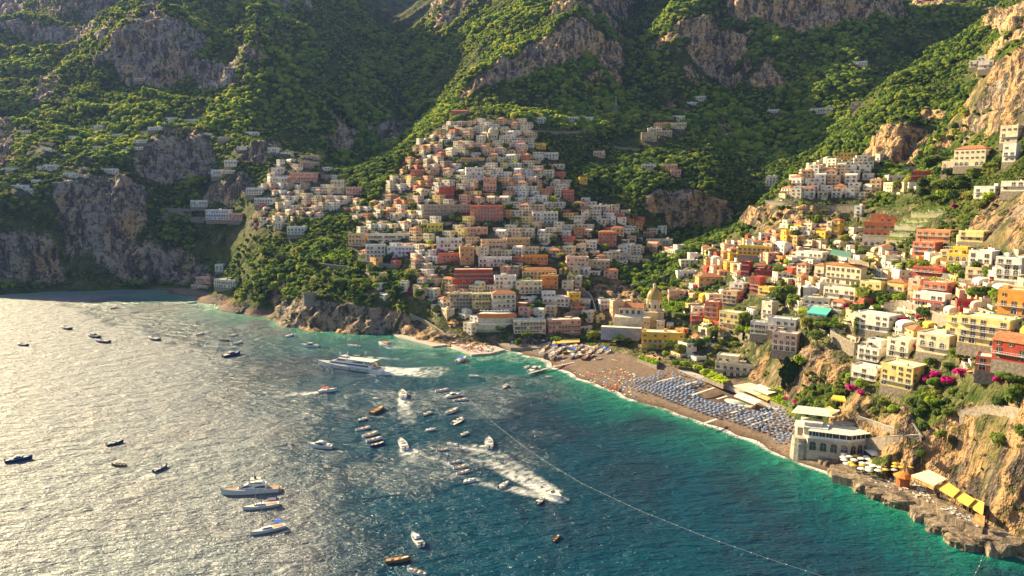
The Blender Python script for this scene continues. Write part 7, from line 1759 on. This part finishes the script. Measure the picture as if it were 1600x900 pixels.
awning([(1462,760),(1490,776),(1500,766),(1480,752)], 11.5, 12.6, ORG, 'first orange awning running along the cliff foot'); awning([(1488,775),(1514,790),(1524,780),(1502,767)], 11.0, 12.0, (.76,.47,.10), 'second orange awning running along the cliff foot'); awning([(1512,788),(1536,803),(1538,785),(1524,779)], 10.5, 11.6, (.78,.50,.12), 'last orange awning, at the cliff corner'); awning([(1520,812),(1538,820),(1539,806),(1524,802)], 8.5, 10.5, (.50,.26,.10), 'brown blind below the last orange awning', False)
awning([(1200,577),(1230,585),(1245,578),(1215,570)], 12, 12.3, (.72,.7,.64), 'white canvas at the foot of the pink cliff'); awning([(1260,488),(1292,492),(1300,482),(1270,478)], 62, 63, (.12,.55,.45), 'turquoise canopy in the gardens', False); awning([(1545,498),(1588,500),(1590,490),(1555,488)], 64, 64.5, (.06,.25,.14), 'dark green net over the car park', True); awning([(1297,396),(1330,402),(1330,394),(1300,389)], 88, 88.3, (.12,.26,.20), 'green fenced sports court shade', True)
awning([(1312,690-8),(1330,700-8),(1340,694-8),(1322,686-8)], 9, 9.4, (.6,.58,.5), 'plain canvas behind the arched restaurant', True)
def tent():
    p = Vector(W(1369, 716, 5.5)); root = empty('peaked_tent', p); q = MB(); a = 4.2
    for i in range(4):
        x0, y0 = [(-a, -a), (a, -a), (a, a), (-a, a)][i]; x1, y1 = [(-a, -a), (a, -a), (a, a), (-a, a)][(i+1) % 4]; q.quad((x0, y0, 2.8), (x1, y1, 2.8), (x1*.25, y1*.25, 4.0), (x0*.25, y0*.25, 4.0)); q.poly([(x0*.25, y0*.25, 4.0), (x1*.25, y1*.25, 4.0), (0, 0, 5.2)])
    q.build('canvas', M_UWHT, root)
    for x in (-a, a):
        for y in (-a, a): q = MB(); q.tube((x, y, -2), (x, y, 2.8), .09, 5); q.build('pole', M_WHITE, root)
    tag(root, 'white peaked tent beside the arched restaurant', 'tent')
tent()
def kiosk():
    p = Vector(W(1411, 752, 7.0)); root = empty('kiosk', p); q = MB(); q.lathe(0, 0, [(2.6, -2), (2.6, 2.2)], 10); q.build('wall', M_WALL, root, (.45, .14, .05)); q = MB(); q.lathe(0, 0, [(4.0, 2.3), (2.2, 3.6), (0, 4.3)], 10); q.build('roof', M_ORNG, root); tag(root, 'round bar kiosk with orange conical roof', 'kiosk')
kiosk()
for i, (x, y) in enumerate([(1386,722),(1398,727)]):
    p = Vector(W(x, y+6, 6)); root = empty('beach_cabin', p, -.3); q = MB(); q.box(-1.8, 1.8, -1.5, 1.5, -2, 3.4); q.build('wall', M_WALL, root, (.66, .66, .56)); q = MB(); q.box(-2, 2, -1.7, 1.7, 3.4, 3.6); q.build('roof', M_ROOF, root); q = MB(); q.box(-.5, .5, -1.56, -1.5, -.5, 1.8); q.build('door', M_TUBE, root); tag(root, ['pale green cabin left of its twin by the cliff path', 'pale green cabin right of its twin by the cliff path'][i], 'cabin')
# gardens, lawns and the paved square
platform([(772,529),(905,523),(916,536),(908,542),(850,544),(798,543),(778,537)], 3.1, 'seafront_square', 'paved seafront square below the hotels, crowded and shaded by blue umbrellas', M_STONE, 'square', 3.0)
def garden(pts, z, label, flowers=0, seed=0):
    w = [np.array(hit(x, y)) if z is None else W(x, y, z) for x, y in pts]; c = sum(w)/len(w); root = empty('garden', c); l = [(a[0]-c[0], a[1]-c[1], 0) for a in w]
    if sum(l[i][0]*l[(i+1) % len(l)][1]-l[(i+1) % len(l)][0]*l[i][1] for i in range(len(l))) < 0: l.reverse()
    q = MB(); gz = lambda x, y: 0.0 if z is not None else ground(x+c[0], y+c[1]) - c[2] + .7
    if z is None:
        px_ = [a[0] for a in l]; py_ = [a[1] for a in l]; st_ = 2.0; ix = np.arange(min(px_), max(px_), st_); iy = np.arange(min(py_), max(py_), st_); P2 = [(a[0], a[1]) for a in l]
        for x in ix:
            for y in iy:
                if in_poly(np.array([x+1]), np.array([y+1]), P2)[0]: q.quad(*[(a, b, gz(a, b)) for a, b in ((x, y), (x+st_, y), (x+st_, y+st_), (x, y+st_))])
        q.build('lawn', M_LAWN, root)
    else: q.sheet(l, .3); q.build('lawn', M_LAWN, root); q = MB(); q.sheet([(a[0]*1.02, a[1]*1.02, -.31) for a in l], 3.0); q.build('retaining_wall', M_STONE, root)
    r = random.Random(seed); q = MB(); fl = MB(); pp = [(a[0], a[1]) for a in l]; xs = [a[0] for a in pp]; ys = [a[1] for a in pp]; k = 0
    while k < 900:
        x, y = r.uniform(min(xs), max(xs)), r.uniform(min(ys), max(ys)); k += 1
        if not in_poly(np.array([x]), np.array([y]), pp)[0]: continue
        h = max(0, fbm(np.array([x/4+seed]), np.array([y/4]), None, 3)[0]-.4)*6
        if h <= .1: continue
        m_ = fl if flowers and r.random() < flowers and h > .9 else q; s_ = .5; n = r.uniform(0, 6)
        for t in range(2): n += 1.3; g0 = gz(x, y) + h*t*.6; m_.quad((x-s_, y-.3*cos(n), g0), (x+s_, y-.3*sin(n), g0+.1), (x+s_*.8, y+.3*cos(n), g0+.8), (x-s_*.7, y+.4*sin(n), g0+.7))
    if q.f: o = q.build('hedge_leaves', M_LEAFB, root); o['kind'] = 'stuff'
    if fl.f: o = fl.build('flowers', M_FLOWER, root); o['kind'] = 'stuff'
    tag(root, label, 'garden')
garden([(1203,625),(1240,640),(1262,628),(1232,611),(1208,612)], 7.0, 'bright green lawn terrace behind the umbrella rows', .2, 1)
garden([(1200,608),(1240,606),(1282,614),(1288,622),(1262,626),(1225,612)], 10.0, 'leafy green vine terrace at the foot of the pink cliff', 0, 2)
garden([(996,560),(1026,570),(1030,564),(1002,555)], 6.4, 'bright green planted roof beside the beach cafes', 0, 3)
garden([(1100,588),(1130,600),(1142,594),(1112,582)], 6.5, 'green planted roof before the pale villa', 0, 4)
garden([(500,395),(548,392),(552,404),(505,408)], None, 'bright green garden terrace above the headland wood', 0, 5)
garden([(1395,418),(1450,432),(1500,445),(1490,452),(1440,444),(1390,428)], None, 'long green hedge bank below the winding road', 0, 6)
garden([(1410,508),(1440,505),(1478,540),(1460,556),(1425,530)], None, 'sloping flower garden right of the white villa', .3, 7)
garden([(1530,452),(1590,466),(1585,478),(1530,470)], None, 'green lemon garden under the white parapet', .1, 8)
garden([(1108,500),(1135,512),(1150,508),(1122,496)], None, 'garden terrace with flowers before the long yellow hotel', .35, 9)
garden([(1020,468),(1060,462),(1075,478),(1050,490),(1025,480)], None, 'vine covered garden right of the church dome', 0, 10)
# dark ivy hanging over the cave under the pink house
def ivy():
    p = hit(1238, 585); root = empty('ivy_curtain', p); q = MB(); r = random.Random(4)
    for k in range(3000):
        x = r.uniform(-9, 10); z = r.uniform(-9, 12); e = (x/(9+2*sin(z*.7)))**2 + ((z-1)/(9.5+2*sin(x*.9)))**2
        if e > 1+r.uniform(-.15, .1): continue
        y = -2.5*(1-e) - 2.2 + r.uniform(-.5, .5); s_ = r.uniform(.35, .6); n = r.uniform(0, 6)
        q.quad((x-s_, y+.15*cos(n), z-s_), (x+s_, y+.15*sin(n), z-s_*.7), (x+s_*.8, y-.2*cos(n), z+s_), (x-s_, y+.3*sin(n), z+s_*.8))
    q.build('ivy', simple('dark_ivy', (.035, .08, .028), .9, .1, .5, .5), root)['kind'] = 'stuff'; tag(root, 'dark ivy curtain hanging over the cave below the pink house', 'ivy')
ivy()
# bathing terrace decks
for pts, z, lab in [([(1300,742),(1345,752),(1400,768),(1425,762),(1390,735),(1330,722),(1306,726)],3.6,'stone bathing terrace beside the arched restaurant'),([(1395,768),(1440,782),(1470,796),(1462,770),(1425,748),(1398,744)],5.0,'stone bathing terrace below the cream roof'),([(1466,800),(1500,815),(1535,830),(1538,815),(1490,785),(1462,778)],6.2,'stone bathing terrace below the orange awnings'),([(1484,836),(1502,846),(1516,842),(1500,832)],1.6,'small landing stage at the cliff corner')]:
    platform(pts, z, 'bathing_terrace', lab, M_ROCK, 'terrace', 5.0)
lm2 = MB(); lo_ = lounger_mb(); rr_ = random.Random(8)
for poly, z, n in [([(1350,750),(1400,765),(1420,761),(1390,738),(1340,726)],3.6,46),([(1402,766),(1460,788),(1455,772),(1425,752)],5.0,34),([(1470,798),(1530,824),(1530,815),(1475,785)],6.2,34)]:
    for x, y in sample_poly(poly, z, n, rr_): put(lm2, lo_, (x, y, z), rr_.uniform(-.4, .4), (0, 1))
o = lm2.build('terrace_loungers', [M_CUSH, M_WHITE]); tag(o, 'pale loungers scattered over the rocky bathing terraces', 'loungers', None, 'stuff')
lm3 = MB()
for poly, z, n in [([(702,536),(745,538),(775,543),(764,550),(738,552),(718,545)],1.5,70)]:
    for x, y in sample_poly(poly, z, n, rr_): put(lm3, lo_, (x, y, z), .4, (0, 1))
o = lm3.build('quay_loungers', [M_RED, M_WHITE]); tag(o, 'red loungers packed on the bathing quay', 'loungers', None, 'stuff')
# beached boats
for i in range(34):
    a = [(838,548),(846,552),(852,545),(858,550),(866,546),(872,550),(878,547),(884,551),(890,546),(896,550),(902,547),(908,551),(914,549),(920,553),(882,543),(890,541),(898,543),(906,544),(868,541),(912,545),(925,548),(903,556),(924,558),(935,562),(950,552),(856,540),(848,541),(930,546),(937,551),(942,547),(876,557),(862,556),(915,560),(894,558)][i]
    lk = ['white rowing boat pulled up on the beach','green boat pulled up on the beach','red boat pulled up on the beach','small white boat with blue canopy pulled up on the beach','wooden boat pulled up on the beach'][(i*7) % 5]
    small_boat(a[0], a[1], 9 + i % 4, (i*37) % 50+5, 'wood' if 'wooden' in lk else 'gozzo', lk, name='beached_boat', z=2.6)
# moored tourist boat at the jetty
small_boat(836, 580, 26, 20, 'cruiser', 'white excursion boat tied to the jetty end', name='excursion_boat')
small_boat(1502, 838, 9, 10, 'gozzo', 'small red boat at the cliff landing', name='open_boat', z=1.7); small_boat(1496, 845, 8, 60, 'gozzo', 'white dinghy at the cliff landing', name='open_boat')
def excavator():
    p = Vector(W(672, 529, 1.4)); root = empty('excavator', p, .4)
    q = MB(); q.box(-2.4, 2.4, -1.6, -.9, 0, .9); q.build('track', M_BLK, root); q = MB(); q.box(-2.4, 2.4, .9, 1.6, 0, .9); q.build('track', M_BLK, root)
    q = MB(); q.box(-2.6, 1.2, -1.3, 1.3, 1.0, 2.4); q.build('body', M_ORNG, root); q = MB(); q.box(0, 1.6, -1.3, 0, 2.0, 3.6); q.build('cab', M_GLASS, root)
    q = MB(); q.tube((1, .5, 2), (4.5, .5, 5.5), .4, 5); q.build('boom', M_ORNG, root); q = MB(); q.tube((4.5, .5, 5.5), (7.5, .5, 2.6), .32, 5); q.build('arm', M_ORNG, root); q = MB(); q.box(7.0, 8.2, 0, 1, 1.4, 2.6, 0, True); q.build('bucket', M_DARK, root)
    tag(root, 'orange excavator with raised arm on the stone quay', 'excavator')
excavator()
# ------------------------------------------------------------------ cars
def car_meshes():
    b = MB(); b.box(-2.1, 2.1, -.85, .85, .35, .85, 0, True); b.sheet([(-2.05, -.8, .92), (2.0, -.8, .9), (2.0, .8, .9), (-2.05, .8, .92)], .1)
    c = MB(); deckhouse(c, -1.6, 1.0, .78, .72, .9, 1.45, .22, .16, 0, (.12, .85)); w = MB()
    for i in range(10): a0, a1 = 2*pi*i/10, 2*pi*(i+1)/10; w.quad((.33*cos(a0), -.1, .33*sin(a0)), (.33*cos(a1), -.1, .33*sin(a1)), (.33*cos(a1), .1, .33*sin(a1)), (.33*cos(a0), .1, .33*sin(a0))); w.poly([(0, -.1, 0), (.33*cos(a0), -.1, .33*sin(a0)), (.33*cos(a1), -.1, .33*sin(a1))]); w.poly([(0, .1, 0), (.33*cos(a1), .1, .33*sin(a1)), (.33*cos(a0), .1, .33*sin(a0))])
    return b.mesh('body'), c.mesh('cabin'), w.mesh('wheel')
M_PAINT = tinted('car_paint', .25, .5, .03, .5, False); CB, CC, CW = car_meshes(); CB.materials.append(M_PAINT); CC.materials.append(M_PAINT); CC.materials.append(M_GLASS); CW.materials.append(M_BLK)
def car(px, py, yaw, cn, c, z=1.0):
    p = hit(px, py); p = Vector((p.x, p.y, p.z+z)); root = empty('parked_car', p, radians(yaw))
    for nm, me, l in [('body', CB, (0, 0, 0)), ('cabin', CC, (0, 0, 0))] + [('wheel', CW, (x, y, .33)) for x in (-1.3, 1.3) for y in (-.8, .8)]:
        o = bpy.data.objects.new(nm, me); COL.objects.link(o); o.parent = root; o.location = l; o.color = (*c, 1)
    named(root, cn+' car parked', 'car', 'cars parked along the road', p)
CCOL = [('white',(.75,.75,.74)),('black',(.03,.03,.035)),('silver grey',(.45,.46,.47)),('dark blue',(.04,.07,.18)),('red',(.5,.04,.03))]
for i, (x, y, a) in enumerate([(1392,392,-35),(1401,396,-35),(1408,401,-35),(1446,417,-25),(1454,419,-25),(1462,422,-25),(1470,425,-25),(1530,440,-20),(1552,444,-20),(1320,378,-30),(1330,381,-30),(1338,384,-30),(1245,319,-5),(1300,321,-5),(1536,494,20),(1546,496,20),(1556,498,20),(1566,500,20),(1576,502,20),(1590,503,20)]): car(x, y, a, *CCOL[(i*3) % 5], z=1.2)
finish_water()
add_haze()
finish_labels()
